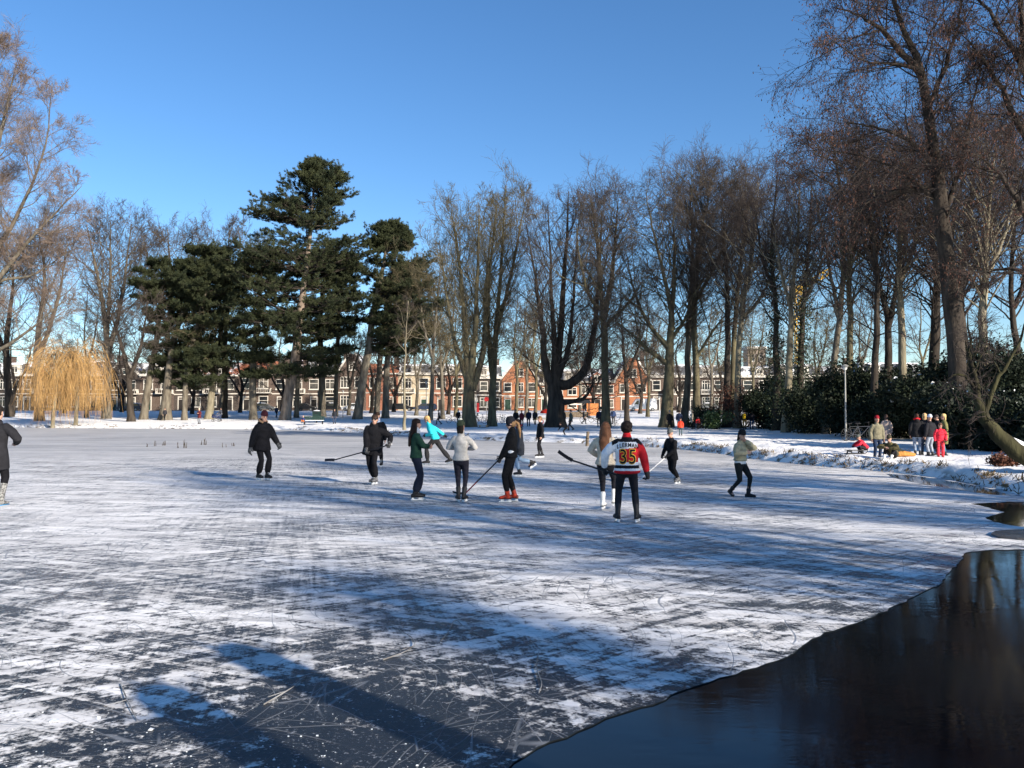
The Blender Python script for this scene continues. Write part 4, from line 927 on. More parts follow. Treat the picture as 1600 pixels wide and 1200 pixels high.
# ---- right
bare_tree('bare tree with a slanting double trunk left of the pale lamp post', 58, [[(1290, 682, 13), (1298, 600, 12), (1312, 500, 11), (1318, 400, 9), (1312, 290, 6), (1298, 215, 2)], [(1312, 510, 8), (1300, 440, 6), (1285, 360, 4), (1270, 290, 2)], [(1316, 440, 7), (1340, 380, 5), (1352, 300, 2)]], 4.6, 88, .35, (25, 60), .08, 'bark_grey', 'twig_dark', 75, 7, 5, 4)
bare_tree('straight bare tree right behind the pale lamp post', 54, [[(1327, 684, 13), (1327, 600, 12), (1328, 500, 11), (1326, 420, 10), (1335, 330, 7), (1350, 220, 2)], [(1327, 400, 7), (1355, 340, 5), (1380, 270, 2)]], 4.4, 80, .4, (25, 60), .08, 'bark_moss', 'twig_dark', 76, 7, 5, 4)
bare_tree('bare tree forking low behind the bicycles', 60, [[(1388, 682, 16), (1388, 600, 14), (1388, 500, 12), (1375, 450, 9), (1362, 390, 6), (1355, 310, 2)], [(1388, 510, 10), (1402, 440, 8), (1405, 360, 6), (1400, 260, 2)]], 4.6, 80, .35, (25, 62), .07, 'bark_dark', 'twig_dark', 77, 7, 5, 4)
bare_tree('bare tree with a sunlit pale lower trunk behind the squatting child', 52, [[(1411, 686, 15), (1411, 600, 14), (1408, 500, 13), (1405, 420, 11), (1412, 320, 8), (1420, 210, 2)], [(1407, 440, 8), (1430, 380, 6), (1445, 300, 2)]], 4.4, 84, .4, (25, 60), .08, 'bark_pale', 'twig_dark', 78, 7, 5, 4)
bare_tree('thick bare tree behind the group of teenagers', 56, [[(1455, 684, 22), (1457, 600, 19), (1462, 500, 17), (1464, 440, 14), (1452, 340, 9), (1440, 230, 2)], [(1463, 450, 10), (1485, 380, 8), (1500, 300, 5), (1510, 220, 2)]], 4.8, 88, .35, (25, 60), .08, 'bark_dark', 'twig_dark', 79, 7, 5, 4)
bare_tree('broad dark trunked bare tree at the right, partly behind the alder', 50, [[(1512, 688, 26), (1507, 600, 24), (1500, 500, 21), (1500, 440, 17), (1515, 340, 11), (1530, 210, 2)], [(1502, 480, 12), (1480, 400, 9), (1470, 310, 2)], [(1502, 450, 12), (1540, 380, 9), (1570, 290, 2)]], 5.0, 96, .35, (25, 60), .08, 'bark_dark', 'twig_dark', 80, 7, 5, 4)
bare_tree('bare tree with a sunlit trunk edge between the alder and the leaning trunk', 44, [[(1535, 690, 17), (1535, 600, 16), (1536, 500, 15), (1540, 420, 12), (1545, 320, 8), (1560, 200, 2)], [(1538, 440, 9), (1565, 380, 6), (1590, 290, 2)]], 4.2, 84, .4, (25, 60), .08, 'bark_pale', 'twig_dark', 81, 7, 5, 4)
bare_tree('slender bare tree at the far right edge behind the evergreens', 52, [[(1585, 690, 14), (1588, 560, 12), (1580, 440, 9), (1588, 300, 6), (1580, 180, 2)], [(1586, 480, 7), (1610, 400, 5), (1620, 300, 2)]], 4.6, 70, .35, (25, 60), .07, 'bark_dark', 'twig_dark', 82, 7, 5, 4)
AL = 'alders hung with small cones on the right bank'
bare_tree('great alder hung with dark cones, its bent trunk towering over the right bank', 38, [[(1500, 700, 29), (1496, 600, 28), (1490, 500, 28), (1478, 400, 28), (1470, 310, 26), (1460, 240, 22), (1446, 150, 19), (1432, 90, 15), (1405, 35, 11), (1392, -30, 7), (1385, -90, 2)],
   [(1468, 300, 14), (1440, 296, 13), (1400, 300, 11), (1362, 312, 8), (1330, 330, 2)], [(1440, 118, 12), (1385, 55, 9), (1345, 25, 6), (1300, 10, 2)], [(1450, 170, 10), (1480, 95, 8), (1500, 20, 5), (1510, -60, 2)], [(1474, 340, 10), (1500, 260, 8), (1520, 170, 6), (1535, 90, 2)],
   [(1462, 260, 8), (1420, 220, 7), (1370, 200, 5), (1318, 190, 2)], [(1470, 320, 8), (1410, 270, 6), (1350, 245, 4), (1290, 235, 2)], [(1440, 110, 7), (1400, 100, 6), (1350, 95, 4), (1295, 60, 2)]],
   2.9, 150, .32, (28, 72), .0, 'bark_dark', 'twig_dark', 83, 8, 6, 4, .15, 10000, 'alder_tree', 1.8, AL, .0055, drop=.10)
bare_tree('second cone laden alder reaching in from the right edge', 36, [[(1680, 720, 40), (1665, 560, 36), (1640, 400, 30), (1622, 260, 24), (1605, 120, 16), (1590, -20, 9), (1575, -120, 2)], [(1640, 400, 16), (1600, 330, 12), (1560, 270, 8), (1520, 240, 2)], [(1622, 260, 14), (1580, 170, 10), (1540, 100, 7), (1500, 50, 2)],
   [(1605, 120, 10), (1560, 40, 7), (1520, -10, 5), (1470, -50, 2)], [(1650, 470, 12), (1610, 430, 9), (1570, 420, 6), (1530, 430, 2)]], 2.4, 120, .3, (28, 72), .0, 'bark_dark', 'twig_dark', 84, 8, 6, 4, .15, 9000, 'alder_tree', 1.5, AL, .0055, drop=.10)
bare_tree('smaller alder with reddish twigs left of the great one', 51, [[(1362, 692, 14), (1366, 600, 13), (1372, 500, 11), (1368, 400, 9), (1355, 300, 7), (1340, 215, 2)], [(1370, 430, 8), (1340, 350, 6), (1300, 290, 4), (1255, 262, 2)], [(1368, 400, 7), (1395, 330, 5), (1400, 240, 2)], [(1356, 310, 6), (1315, 260, 4), (1270, 240, 2)]], 3.3, 96, .3, (28, 70), .02, 'bark_dark', 'twig_dark', 85, 7, 5, 4, .14, 4500, 'alder_tree', 1.5, AL, .006, drop=.06)
bare_tree('mossy leaning trunk with a line of snow, arching out over the pond edge', 22.5, [[(1668, 762, 34), (1620, 724, 33), (1572, 692, 30), (1545, 664, 24), (1530, 628, 17), (1521, 585, 11), (1516, 540, 7), (1512, 490, 2)], [(1552, 676, 9), (1528, 615, 7), (1500, 585, 5), (1470, 600, 2)], [(1535, 655, 10), (1560, 590, 8), (1590, 540, 6), (1612, 470, 2)]],
  1.0, 22, .3, (30, 75), -.02, 'bark_lean', 'twig_dark', 86, 6, 4, 2, .16, 0, 'leaning_tree', 1.2, None, .005, drop=.06)
sn_ = MB(); P_, w_ = stem_world([(1660, 757, 30), (1620, 724, 31), (1590, 705, 29), (1570, 692.5, 27)], 22.5, 0); Q_ = resample(P_, 9); Q_[:, 2] += np.interp(np.arange(9), [0, 3, 5, 8], w_) * .86; Q_[:, 1] += -.05
tubes(sn_, Q_, np.array([.04, .08, .1, .11, .09, .1, .08, .06, .02]), 7)
for o in C.objects:
    if o.name.startswith('leaning_tree'): ln_root = o
so = sn_.build('snow_strip', [M['snow_cap']], ln_root, smooth=True); so.location = -ln_root.location
# off to the right of the frame on the near bank: the trees whose shadows cross the ice
SHT = 'tall bare trees on the near bank that throw the long shadows'
def near_tree(label, x, y, h, w, W, seed, limbs=60, ivy=.0):
    rg = np.random.default_rng(seed)
    def px_(X, Y, Z):
        r = np.array([X, Y, Z - CAMH]); return r
    root = empty('bare_tree', (x, y, gz(x, y)), 0, label, 'tree', SHT)
    tr = MB(); cr = MB(); Q = resample([(0, 0, -.2), (.1, .1, h * .3), (-.2, .1, h * .6), (.2, -.1, h)], 16); rr = np.linspace(w, .03, 16) * np.r_[1.4, np.ones(15)]; tubes(tr, Q, rr, 10)
    S, D, t, rad, _ = spawn(rg, Q[None], rr[None], limbs, .3, .98, 30, 65); L = W * (.5 + .5 * np.sin(PI * t)) * rg.uniform(.6, 1.1, limbs)
    P1, R1 = grow(rg, S, D, L, np.maximum(rad * .5, .02), np.full(limbs, .015), 8, .12, .08); tubes(tr, P1, R1, 5)
    S, D, t, rad, p = spawn(rg, P1, R1, 7, .2, 1, 25, 60); P2, R2 = grow(rg, S, D, L[p] * rg.uniform(.3, .5, len(S)), np.maximum(rad * .6, .01), np.full(len(S), .007), 4, .13, .08); tubes(cr, P2, R2, 3)
    S, D, t, rad, p = spawn(rg, P2, R2, 6, .1, 1, 25, 60); P3, R3 = grow(rg, S, D, rg.uniform(.4, 1.2, len(S)), np.full(len(S), .008), np.full(len(S), .005), 3, .13, .05); tubes(cr, P3, R3, 3)
    tr.build('trunk', [M['bark_dark']], root, smooth=True); cr.build('crown', [M['twig_dark']], root)
    return root
for k, (x, y, h, w, W, lab) in enumerate([(12.5, -5.5, 7.6, .20, 1.5, 'short bare tree outside the picture, nearest the photographer on the near bank'), (23.0, -7.0, 18, .34, 4.2, 'tall bare tree outside the picture, well behind the one shading the middle ice'), (27, -3.0, 18, .34, 4.2, 'tall bare tree outside the picture, farthest from the open water'), (18.0, -4.0, 14, .30, 3.8, 'tall bare tree outside the picture, throwing its shadow over the middle ice'), (21.5, 1.2, 15, .28, 3.2, 'tall bare tree on the near bank outside the picture, behind the open water'),
        (25, 6.5, 14, .26, 3.0, 'slim bare tree on the near bank outside the picture, back from the open water'), (19.5, 9.5, 11, .22, 2.4, 'short bare tree on the right bank outside the picture, beside the inlet')]):
    near_tree(lab, x, y, h, w, W, 200 + k, 56)
for k, (x, y, h, lab) in enumerate([(3.85, .62, 3.0, 'added shadow caster at the water edge outside the picture, throwing the upper straight shadow'), (3.1, .15, 2.75, 'added shadow caster beside the photographer outside the picture, throwing the lower straight shadow')]):  # unseen stump shapes, added only to cast the two straight shadows
    r_ = empty('shadow_caster', (x, y, gz(x, y)), 0, lab, 'shadow caster', 'added shadow casters on the near bank'); m_ = MB()
    loft(m_, [(0, 0, -.2), (.03, 0, h * .5), (0, .02, h * .8), (0, 0, h - .1)], [.24, .17, .17, .19], [.24, .17, .17, .19], (1, 0, 0), 14); m_.build('trunk', [M['bark_moss']], r_, True)
    rg = np.random.default_rng(k); m_ = MB(); d_ = unit(rg.normal(0, .6, (30, 3)) + [0, 0, .5]); P_, R_ = grow(rg, np.tile([0, 0, h - .25], (30, 1)) + d_ * .2, d_, rg.uniform(.15, .4, 30), np.full(30, .012), np.full(30, .006), 3, .1, .1); tubes(m_, P_, R_, 4); m_.build('shoots', [M['twig_brown']], r_)

# ---- thin trees scattered in front of the houses
for k, (px, d, top, lab) in enumerate([(806, 120, 470, 'slim bare sapling in front of the single steep orange gable, nearer its left wall'), (822, 124, 455, 'slim bare sapling in front of the single steep orange gable, nearer its right wall'), (836, 112, 480, 'thin bare tree with spreading twigs left of the candelabra tree'),
        (905, 126, 500, 'thin bare sapling behind the right arm of the candelabra tree'), (712, 126, 480, 'thin bare sapling in front of the banded house'), (650, 128, 500, 'thin bare sapling in front of the cream house'),
        (1012, 122, 480, 'thin bare sapling between the pointed orange gable and the white bays'), (1110, 118, 470, 'thin bare sapling behind the holly bush'), (1175, 118, 480, 'thin bare sapling behind the copper beech'), (545, 128, 520, 'thin bare sapling in front of the tall white edged gable'),
        (1275, 100, 470, 'thin bare sapling behind the ivy clad trunks'), (1345, 96, 440, 'thin bare tree seen above the bicycles'), (1440, 92, 430, 'thin bare tree seen above the teenagers'), (135, 122, 450, 'thin bare tree over the top of the weeping willow')]):
    b = 650 if d > 100 else 668
    bare_tree(lab, d, [[(px, b, 6), (px + 2, (b + top) / 2 + 30, 5), (px - 3, (b + top) / 2 - 20, 3.5), (px + 3, top, 1.5)], [(px + 1, (b + top) / 2 + 20, 4), (px + 14, (b + top) / 2 - 30, 3), (px + 20, top + 20, 1.5)]], 3.4, 26, .3, (30, 65), .07, 'bark_grey' if k % 2 else 'bark_moss', 'twig_olive' if k % 3 else 'twig_brown', 300 + k, 6, 5, 3, group='thin bare saplings in front of the houses')

more = [(20, 'far left'), (100, ''), (190, ''), (300, ''), (375, ''), (440, ''), (580, ''), (615, ''), (700, ''), (850, ''), (925, ''), (1000, ''), (1060, ''), (1125, ''), (1215, ''), (1305, '')]
wh = ['behind the left side of the giant pale twigged tree', 'behind the middle of the weeping willow', 'between the willow and the leftmost pine', 'behind the walker in the dark red jacket', 'right of the pram', 'behind the tallest pine', 'behind the broad pine with the grey trunk', 'behind the slim pole tree', 'before the red and white banded house', 'before the low orange house', 'right of the small stall', 'behind the pointed orange gable side wall', 'behind the couple in dark coats', 'behind the holly, nearer the dark house', 'behind the left ivy clad trunk', 'far behind the pale lamp post']
for k, (px, _) in enumerate(more):
    d = 134 + (k * 7) % 18; t_ = 500 + (k * 37) % 60
    bare_tree('low many branched bare tree ' + wh[k], d, [[(px, 647, 6), (px + 3, 600, 5), (px - 4, 560, 3.5), (px + 2, t_, 1.5)], [(px + 2, 615, 4), (px + 22, 570, 3), (px + 34, t_ + 25, 1.5)], [(px + 2, 620, 4), (px - 20, 580, 3), (px - 32, t_ + 20, 1.5)]], 3.2, 40, .12, (30, 75), .05, 'bark_dark', 'twig_brown', 500 + k, 6, 5, 3, group='low bare trees along the street')

# ---- bushes
bb = [(1120, 70, 1.9, 1.7, 'holly_bush', 'leaf_holly', 2600, .07, 'small glossy green holly bush on the snow beside the beige coated person', 0), (1100, 74, 2.6, 1.8, 'evergreen_bush', 'leaf_dark', 2500, .08, 'dark round bush just left of the holly', .1),
      (1275, 60, 4.6, 3.0, 'evergreen_bush', 'leaf_dark', 6000, .09, 'dark evergreen bush between the ivy clad trunks and the pale lamp post', .10), (1195, 70, 3.2, 3.6, 'evergreen_bush', 'leaf_dark', 5000, .09, 'dark evergreen bush at the foot of the ivy clad trunk next to the copper beech', .05),
      (1340, 53, 4.4, 5.3, 'evergreen_bush', 'leaf_dark', 9000, .085, 'dark evergreen bush behind the parked bicycles', .06), (1395, 50, 4.2, 3.1, 'evergreen_bush', 'leaf_dark', 9000, .085, 'dark evergreen bush behind the woman in the long grey coat', .06),
      (1450, 46, 4.6, 4.5, 'rhododendron_bush', 'leaf_dark', 11000, .085, 'snow flecked rhododendron behind the group of teenagers', .16), (1518, 36.3, 3.6, 2.9, 'rhododendron_bush', 'leaf_dark', 11000, .08, 'rhododendron right of the teenagers, under the alder', .12),
      (1580, 43, 4.8, 5.4, 'evergreen_bush', 'leaf_dark', 13000, .08, 'tall dark evergreen at the right edge above the leaning trunk', .05), (1592, 33.5, 2.4, 2.0, 'evergreen_bush', 'leaf_dark', 7000, .07, 'low dark bush in front of the tall evergreen at the right edge', .12), (1370, 62, 7.0, 4.6, 'evergreen_bush', 'leaf_dark', 9000, .11, 'tall dark evergreen thicket far behind the bicycles', .03), (1480, 58, 8.0, 5.2, 'evergreen_bush', 'leaf_dark', 10000, .11, 'tall dark evergreen thicket far behind the teenagers', .03), (1590, 50, 7.0, 6.0, 'evergreen_bush', 'leaf_dark', 9000, .10, 'tall dark evergreen thicket far behind the leaning trunk', .03), (1235, 72, 5.2, 4.4, 'evergreen_bush', 'leaf_dark', 6000, .11, 'dark evergreen thicket behind the pale bare trunk', .03),
      (1660, 31, 3.0, 2.2, 'evergreen_bush', 'leaf_dark', 9000, .08, 'dark evergreen cut off by the right edge of the picture', .05)]
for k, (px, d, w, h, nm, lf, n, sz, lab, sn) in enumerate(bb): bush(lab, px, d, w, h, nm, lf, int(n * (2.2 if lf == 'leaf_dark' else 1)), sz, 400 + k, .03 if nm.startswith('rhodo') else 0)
bush('copper leaved beech still holding its red brown leaves, in front of three close trunks', 1158, 72.5, 4.6, 3.8, 'copper_beech', 'leaf_copper', 4200, .075, 420, 0, 'tree', None)
bush('russet clump of dead grass on the snow below the leaning trunk', 1570, 24.5, .9, .40, 'dead_fern', 'leaf_copper', 900, .05, 421, 0, 'plant', None)
# ------------------------------------------------------------------ people
def skin_mat(name, c): return mat(name, c, .55, .1, 9, spec=.35)
M['skin'] = skin_mat('skin', (.43, .245, .175)); M['eye'] = mat('eye_dark', (.02, .015, .012), .3, .1, 5); M['lip'] = mat('lips', (.38, .12, .10), .5, .1, 9)
M['boot_black'] = mat('boot_leather', (.013, .013, .015), .6, .3, 12); M['boot_white'] = mat('boot_white', (.70, .69, .66), .45, .1, 12); M['boot_red'] = mat('boot_red', (.60, .05, .015), .4, .2, 11, c2=(.03, .015, .015))
M['boot_grey'] = mat('boot_grey', (.22, .22, .23), .5, .4, 14, c2=(.02, .02, .02)); M['boot_spots'] = mat('boot_spots', (.010, .010, .010), .6, .2, 26, c2=(.30, .30, .29))
M['steel'] = mat('blade_steel', (.55, .56, .58), .25, .1, 6, metal=.9); M['holder_white'] = mat('blade_holder', (.72, .73, .74), .4, .05, 5)
M['glove_black'] = mat('glove_black', (.014, .014, .016), .7, .3, 12); M['glove_hockey'] = mat('glove_hockey', (.012, .012, .014), .6, .2, 20, c2=(.11, .11, .11))
M['stick_black'] = mat('stick_black', (.012, .012, .014), .35, .2, 8); M['stick_red'] = mat('stick_red', (.45, .03, .04), .35, .2, 8); M['stick_white'] = mat('stick_pale', (.62, .60, .58), .4, .1, 8)
BAKE = []       # objects whose remesh is evaluated once, at the end
def ik(a, target, l1, l2, pole):
    a, target, pole = map(lambda q: np.array(q, float), (a, target, pole)); d = target - a; L = np.linalg.norm(d); mx = (l1 + l2) * .998
    if L > mx: target = a + d / L * mx; d = target - a; L = mx
    x = (l1 * l1 - l2 * l2 + L * L) / (2 * L); h = math.sqrt(max(0, l1 * l1 - x * x)); u = d / L
    p = pole - u * (pole @ u); p /= np.linalg.norm(p) + 1e-9
    return a + u * x + p * h, target
def hand_geo(mb, wrist, d, palm, side, sc=1.0, curl=.6, m=0, fat=1.0, thick=1.0):
    """palm, four bent fingers of unequal length and a thumb leaving the side of the palm"""
    d = unit(np.array(d, float)); palm = np.array(palm, float); palm = unit(palm - d * (palm @ d)); w = np.cross(d, palm) * side      # w points to the thumb side
    k = wrist + d * .095 * sc
    loft(mb, [wrist - d * .01, wrist + d * .045 * sc, k], np.array([.026, .040, .042]) * sc * fat, np.array([.021, .019, .014]) * sc * thick, w, 8, m)
    for i, (o, ln) in enumerate(((.030, .070), (.010, .080), (-.010, .074), (-.030, .058))):
        b = k + w * o * sc * fat; c1 = curl * (.9 + .12 * i); d1 = d * math.cos(c1) + palm * math.sin(c1); d2 = d * math.cos(c1 * 2.1) + palm * math.sin(c1 * 2.1)
        p1 = b + d1 * ln * .5 * sc; p2 = p1 + d2 * ln * .5 * sc
        loft(mb, [b - d * .012 * sc, p1, p2], np.array([.0098, .0090, .0074]) * sc * fat, np.array([.0098, .0090, .0074]) * sc * fat, w, 6, m)
    tb = wrist + d * .035 * sc + w * .034 * sc * fat; t1 = tb + (d * .55 + w * .65 + palm * .35) * .036 * sc; t2 = t1 + (d * .85 + w * .1 + palm * .5) * .034 * sc
    loft(mb, [tb - w * .012, t1, t2], np.array([.0125, .0110, .0085]) * sc * fat, np.array([.0125, .0110, .0085]) * sc * fat, d, 6, m)
def rem(name, mb, mats, parent, voxel, cb=None, extra=None, smooth_it=2, loc=None):
    o = mb.build(name, mats, parent, True, loc)
    md = o.modifiers.new('r', 'REMESH'); md.mode = 'VOXEL'; md.voxel_size = voxel
    if smooth_it: s = o.modifiers.new('s', 'SMOOTH'); s.iterations = smooth_it; s.factor = .5
    BAKE.append((o, cb, extra)); return o
def ydir(yaw, pitch=0.0):
    return np.array([math.sin(yaw) * math.cos(pitch), math.cos(yaw) * math.cos(pitch), math.sin(pitch)])
def person(label, x, y, z, H, heading, pose=None, fit=None, lod=0, group=None, name='person', age='adult'):
    """heading in degrees clockwise from straight away from the camera: 90 faces right in the picture, 180 the camera"""
    p = dict(lean=2, side=0, twist=0, pel=(0, 0, 0), lh=None, rh=None, le=None, re=None, lf=None, rf=None, head=(0, 0), lt=(0, 0), rt=(0, 0), curl=.5); p.update(pose or {})
    f = dict(top=(.02, .02, .022), hem=.05, puff=1.0, flare=1.0, legs=(.02, .02, .025), legw=1.0, shoe='boot', shoec='boot_black', blade=True, hair=(.03, .02, .015), hairlen='short', hat=None, glove=None,
             hood=None, collar=None, female=False, shades=False, pom=None, topcb=None, topmats=None, under=None); f.update(fit or {})
    lift = .075 if f['shoe'] == 'skate' else .0
    s = H / (1.75 + lift); big = 1.12 if age == 'child' else 1.0
    v = .014 if lod == 0 else .030
    q = lambda a: np.array(a, float)
    P = q((0, 0, .945 + lift)) + q(p['pel'])
    ln, sd = R(p['lean']), R(p['side']); u = unit(q((math.sin(sd), math.sin(ln), math.cos(ln) * math.cos(sd))))
    tw = R(p['twist']); rt = unit(q((math.cos(tw), -math.sin(tw), 0)) - u * (q((math.cos(tw), -math.sin(tw), 0)) @ u)); fw = np.cross(u, rt)
    sw = (.165 if f['female'] else .19)
    neck = P + u * .515; hu = unit(u * .45 + q((0, 0, 1)) * .65); yw, pt = R(p['head'][0]), R(p['head'][1])
    hf = unit(rt * math.sin(yw) + fw * math.cos(yw)); hf = unit(hf - hu * (hf @ hu)); hf = unit(hf * math.cos(pt) + hu * math.sin(pt)); hr = unit(np.cross(hf, hu)); hup = np.cross(hr, hf)
    head = neck + hu * .095 + hup * .085 + hf * .02
    HR = np.stack([hr, hf, hup], 1)                                     # head axes as columns
    sh = {k: P + u * .455 + rt * sg * sw for k, sg in (('l', -1), ('r', 1))}
    el, wr = {}, {}
    for k, sg in (('l', -1), ('r', 1)):
        t = p[k + 'h']; t = sh[k] + rt * sg * .07 - q((0, 0, .535)) + fw * .03 if t is None else q(t) + q((0, 0, lift))
        pole = p[k + 'e']; pole = (rt * sg * .6 - fw * .8 - q((0, 0, .3))) if pole is None else q(pole)
        el[k], wr[k] = ik(sh[k], t, .29, .265, pole)
    hip = {k: P + q((sg * .092, 0, -.03)) for k, sg in (('l', -1), ('r', 1))}
    kn, an = {}, {}
    for k, sg in (('l', -1), ('r', 1)):
        t = p[k + 'f']; t = q((sg * .105, 0, 0)) if t is None else q(t)
        t = t + q((0, 0, .085 + lift)); pole = p.get(k + 'k'); pole = q((sg * .12, 1, 0)) if pole is None else q(pole)
        kn[k], an[k] = ik(hip[k], t, .43, .425, pole)
    S = lambda a: np.asarray(a, float) * s
    root_loc = (x, y, z); rz = -R(heading)
    # --- body: one skin
    b = MB(); hs = big
    ell(b, S(head + hup * .025 * hs - hf * .01), S((.076 * hs, .094 * hs, .100 * hs)), rot=HR, seg=20, rings=12)
    ell(b, S(head - hup * .055 * hs + hf * .022), S((.058 * hs, .066 * hs, .070 * hs)), rot=HR, seg=16, rings=10)
    loft(b, [S(head + hup * .018 + hf * .080 * hs), S(head - hup * .022 + hf * .101 * hs)], S([.010, .016]), S([.010, .013]), hr, 8)
    for sg in (-1, 1): ell(b, S(head + hr * sg * .077 * hs - hup * .008 - hf * .005), S((.012, .022, .032)), rot=HR)
    loft(b, [S(neck - u * .05), S(neck + hu * .10 + hf * .01)], S([.066, .052]), S([.060, .054]), rt, 12)
    loft(b, [S(P - u * .06), S(P + u * .12), S(P + u * .30), S(P + u * .43), S(P + u * .50)], S([.140, .118, .138, .118, .070]), S([.09, .080, .095, .075, .060]), rt, 16)
    for k in 'lr':
        loft(b, [S(sh[k] - u * .04 - rt * (-1 if k == 'l' else 1) * .03), S(el[k]), S(wr[k])], S([.040, .034, .027]), S([.040, .034, .024]), rt, 10)
        loft(b, [S(hip[k] + q((0, 0, .02))), S(kn[k]), S(an[k])], S([.085, .056, .040]), S([.085, .056, .042]), rt, 10)
        yaw = R(p[k + 't'][0]); pit = R(p[k + 't'][1]); td = ydir(yaw, pit); loft(b, [S(an[k] - q((0, 0, .03)) - td * .02), S(an[k] - q((0, 0, .04)) + td * .13)], S([.036, .036]), S([.036, .028]), rt, 10)
    ex = MB()
    if lod == 0:
        for sg in (-1, 1):
            ell(ex, S(head + hr * sg * .031 * hs + hup * .018 + hf * .0815 * hs), S((.013, .007, .0065)), m=1, rot=HR, seg=8, rings=6)
            ell(ex, S(head + hr * sg * .032 * hs + hup * .038 + hf * .0815 * hs), S((.019, .007, .004)), m=1, rot=HR, seg=8, rings=6)
        ell(ex, S(head - hup * .052 * hs + hf * .086 * hs), S((.022, .008, .0065)), m=2, rot=HR, seg=8, rings=6)
    for k, sg in (('l', -1), ('r', 1)):
        d = unit(wr[k] - el[k]); pn = p.get(k + 'p'); pn = -rt * sg + fw * .25 if pn is None else q(pn)
        g = MB() if f['glove'] else ex; hk = (f['glove'] == 'glove_hockey' or f.get('bigglove'))
        hand_geo(g, S(wr[k]), d, pn, sg, s * (1.38 if hk else 1.08 if f['glove'] else 1.0), p['curl'], 0, 1.25 if hk else 1.0, 1.9 if hk else 1.1)
        if f['glove']:
            if hk: loft(g, [S(wr[k] - d * .10), S(wr[k] - d * .02)], S([.066, .055]), S([.060, .05]), rt, 12)
            f.setdefault('_g', []).append((k, g))
    body = rem(name, b, [M['skin'], M['eye'], M['lip']], None, .011 * s if lod == 0 else .024, None, ex)
    body.location = root_loc; body.rotation_euler = (0, 0, rz); tag(body, label, 'child' if age == 'child' else 'person', group)
    for k, g in f.get('_g', []): g.build('glove', [M[f['glove']]], body, True)
    # --- top
    pf = f['puff']; t = MB(); hem = f['hem']; fl = f['flare']
    prof = [(.50, .085, .078), (.455, .165 if not f['female'] else .145, .098), (.36, .186, .122), (.22, .170 if not f['female'] else .150, .118), (.10, .165 if not f['female'] else .142, .116), (.0, .182, .132)]
    pts = [P + u * a for a, *_ in prof]; rx = [r_ * (1 + (pf - 1) * .8) for _, r_, _ in prof]; ry = [r_ * pf for _, _, r_ in prof]
    dn = unit(-u * .5 - q((0, 0, 1)))
    kmid = (kn['l'] + kn['r']) / 2; kmid = kmid - P; kd = unit(unit(kmid) * .45 + dn * .55) if hem > .2 else dn
    if hem > .02:
        nst = max(1, int(hem / .14))
        for i in range(1, nst + 1): pts.append(P + kd * hem * i / nst); rx.append(.186 * pf * (1 + (fl - 1) * i / nst)); ry.append(.140 * pf * (1 + (fl - 1) * i / nst))
    else:
        pts = pts[:-1] + [P + u * max(.0, -hem)]
    loft(t, [S(a) for a in pts], S(rx), S(ry), rt, 18, endk=.22)
    for k in 'lr':
        cuff = wr[k] - unit(wr[k] - el[k]) * .015
        m1 = sh[k] * .5 + el[k] * .5; m2 = el[k] * .5 + wr[k] * .5
        loft(t, [S(sh[k] - u * .022 - rt * (-1 if k == 'l' else 1) * .02), S(m1), S(el[k]), S(m2), S(cuff)], S(np.array([.068, .070, .062, .056, .046]) * (1 + (pf - 1) * 1.1)), S(np.array([.072, .070, .062, .056, .046]) * (1 + (pf - 1) * 1.1)), rt, 12)
    if f['collar']: loft(t, [S(neck - u * .02), S(neck + hu * .065)], S([.088, .078]), S([.085, .076]), rt, 14)
    if f['hood']: ell(t, S(neck - fw * .085 + u * .005), S((.12, .075, .085)), rot=np.stack([rt, fw, u], 1)); 
    tm = f['topmats'] or [cloth(f['top'])]
    tob = rem(f.get('topname', 'jacket'), t, tm, body, v * s, (lambda c: f['topcb'](c / s)) if f['topcb'] else None)
    if f['hood'] and f['hood'] != True:
        hm = MB(); 
        a = np.linspace(-2.3, 2.3, 12); loft(hm, [S(neck - fw * .03 + rt * math.sin(i) * .105 - fw * math.cos(i) * .10 + u * (.075 + .03 * math.cos(i))) for i in a], S(.032), S(.032), u, 8)
        hm.build('fur_trim', [cloth(f['hood'])], body, True)
    if f['under']:
        un = MB(); loft(un, [S(P + u * .10), S(P + u * .04), S(P - u * .035)], S([.170, .180, .186]), S([.120, .128, .134]), rt, 18, endk=.05); un.build('shirt', [cloth(f['under'])], body, True)
    # --- trousers
    lg = MB(); lw = f['legw']
    loft(lg, [S(P + u * .10), S(P), S(P - q((0, 0, .08)))], S([.150, .168, .165]), S([.105, .118, .115]), rt, 16)
    for k in 'lr':
        m1 = hip[k] * .5 + kn[k] * .5; m2 = kn[k] * .55 + an[k] * .45; e = an[k] + (kn[k] - an[k]) * (.26 if f['shoe'] in ('skate', 'tall') else .06)
        loft(lg, [S(hip[k] + q((0, .0, .0))), S(m1), S(kn[k]), S(m2), S(e)], S(np.array([.098, .084, .066, .062 * lw, .050 * lw ** 1.5])), S(np.array([.108, .090, .070, .066 * lw, .052 * lw ** 1.5])), rt, 12)
    rem('trousers', lg, [cloth(f['legs'])], body, v * s)
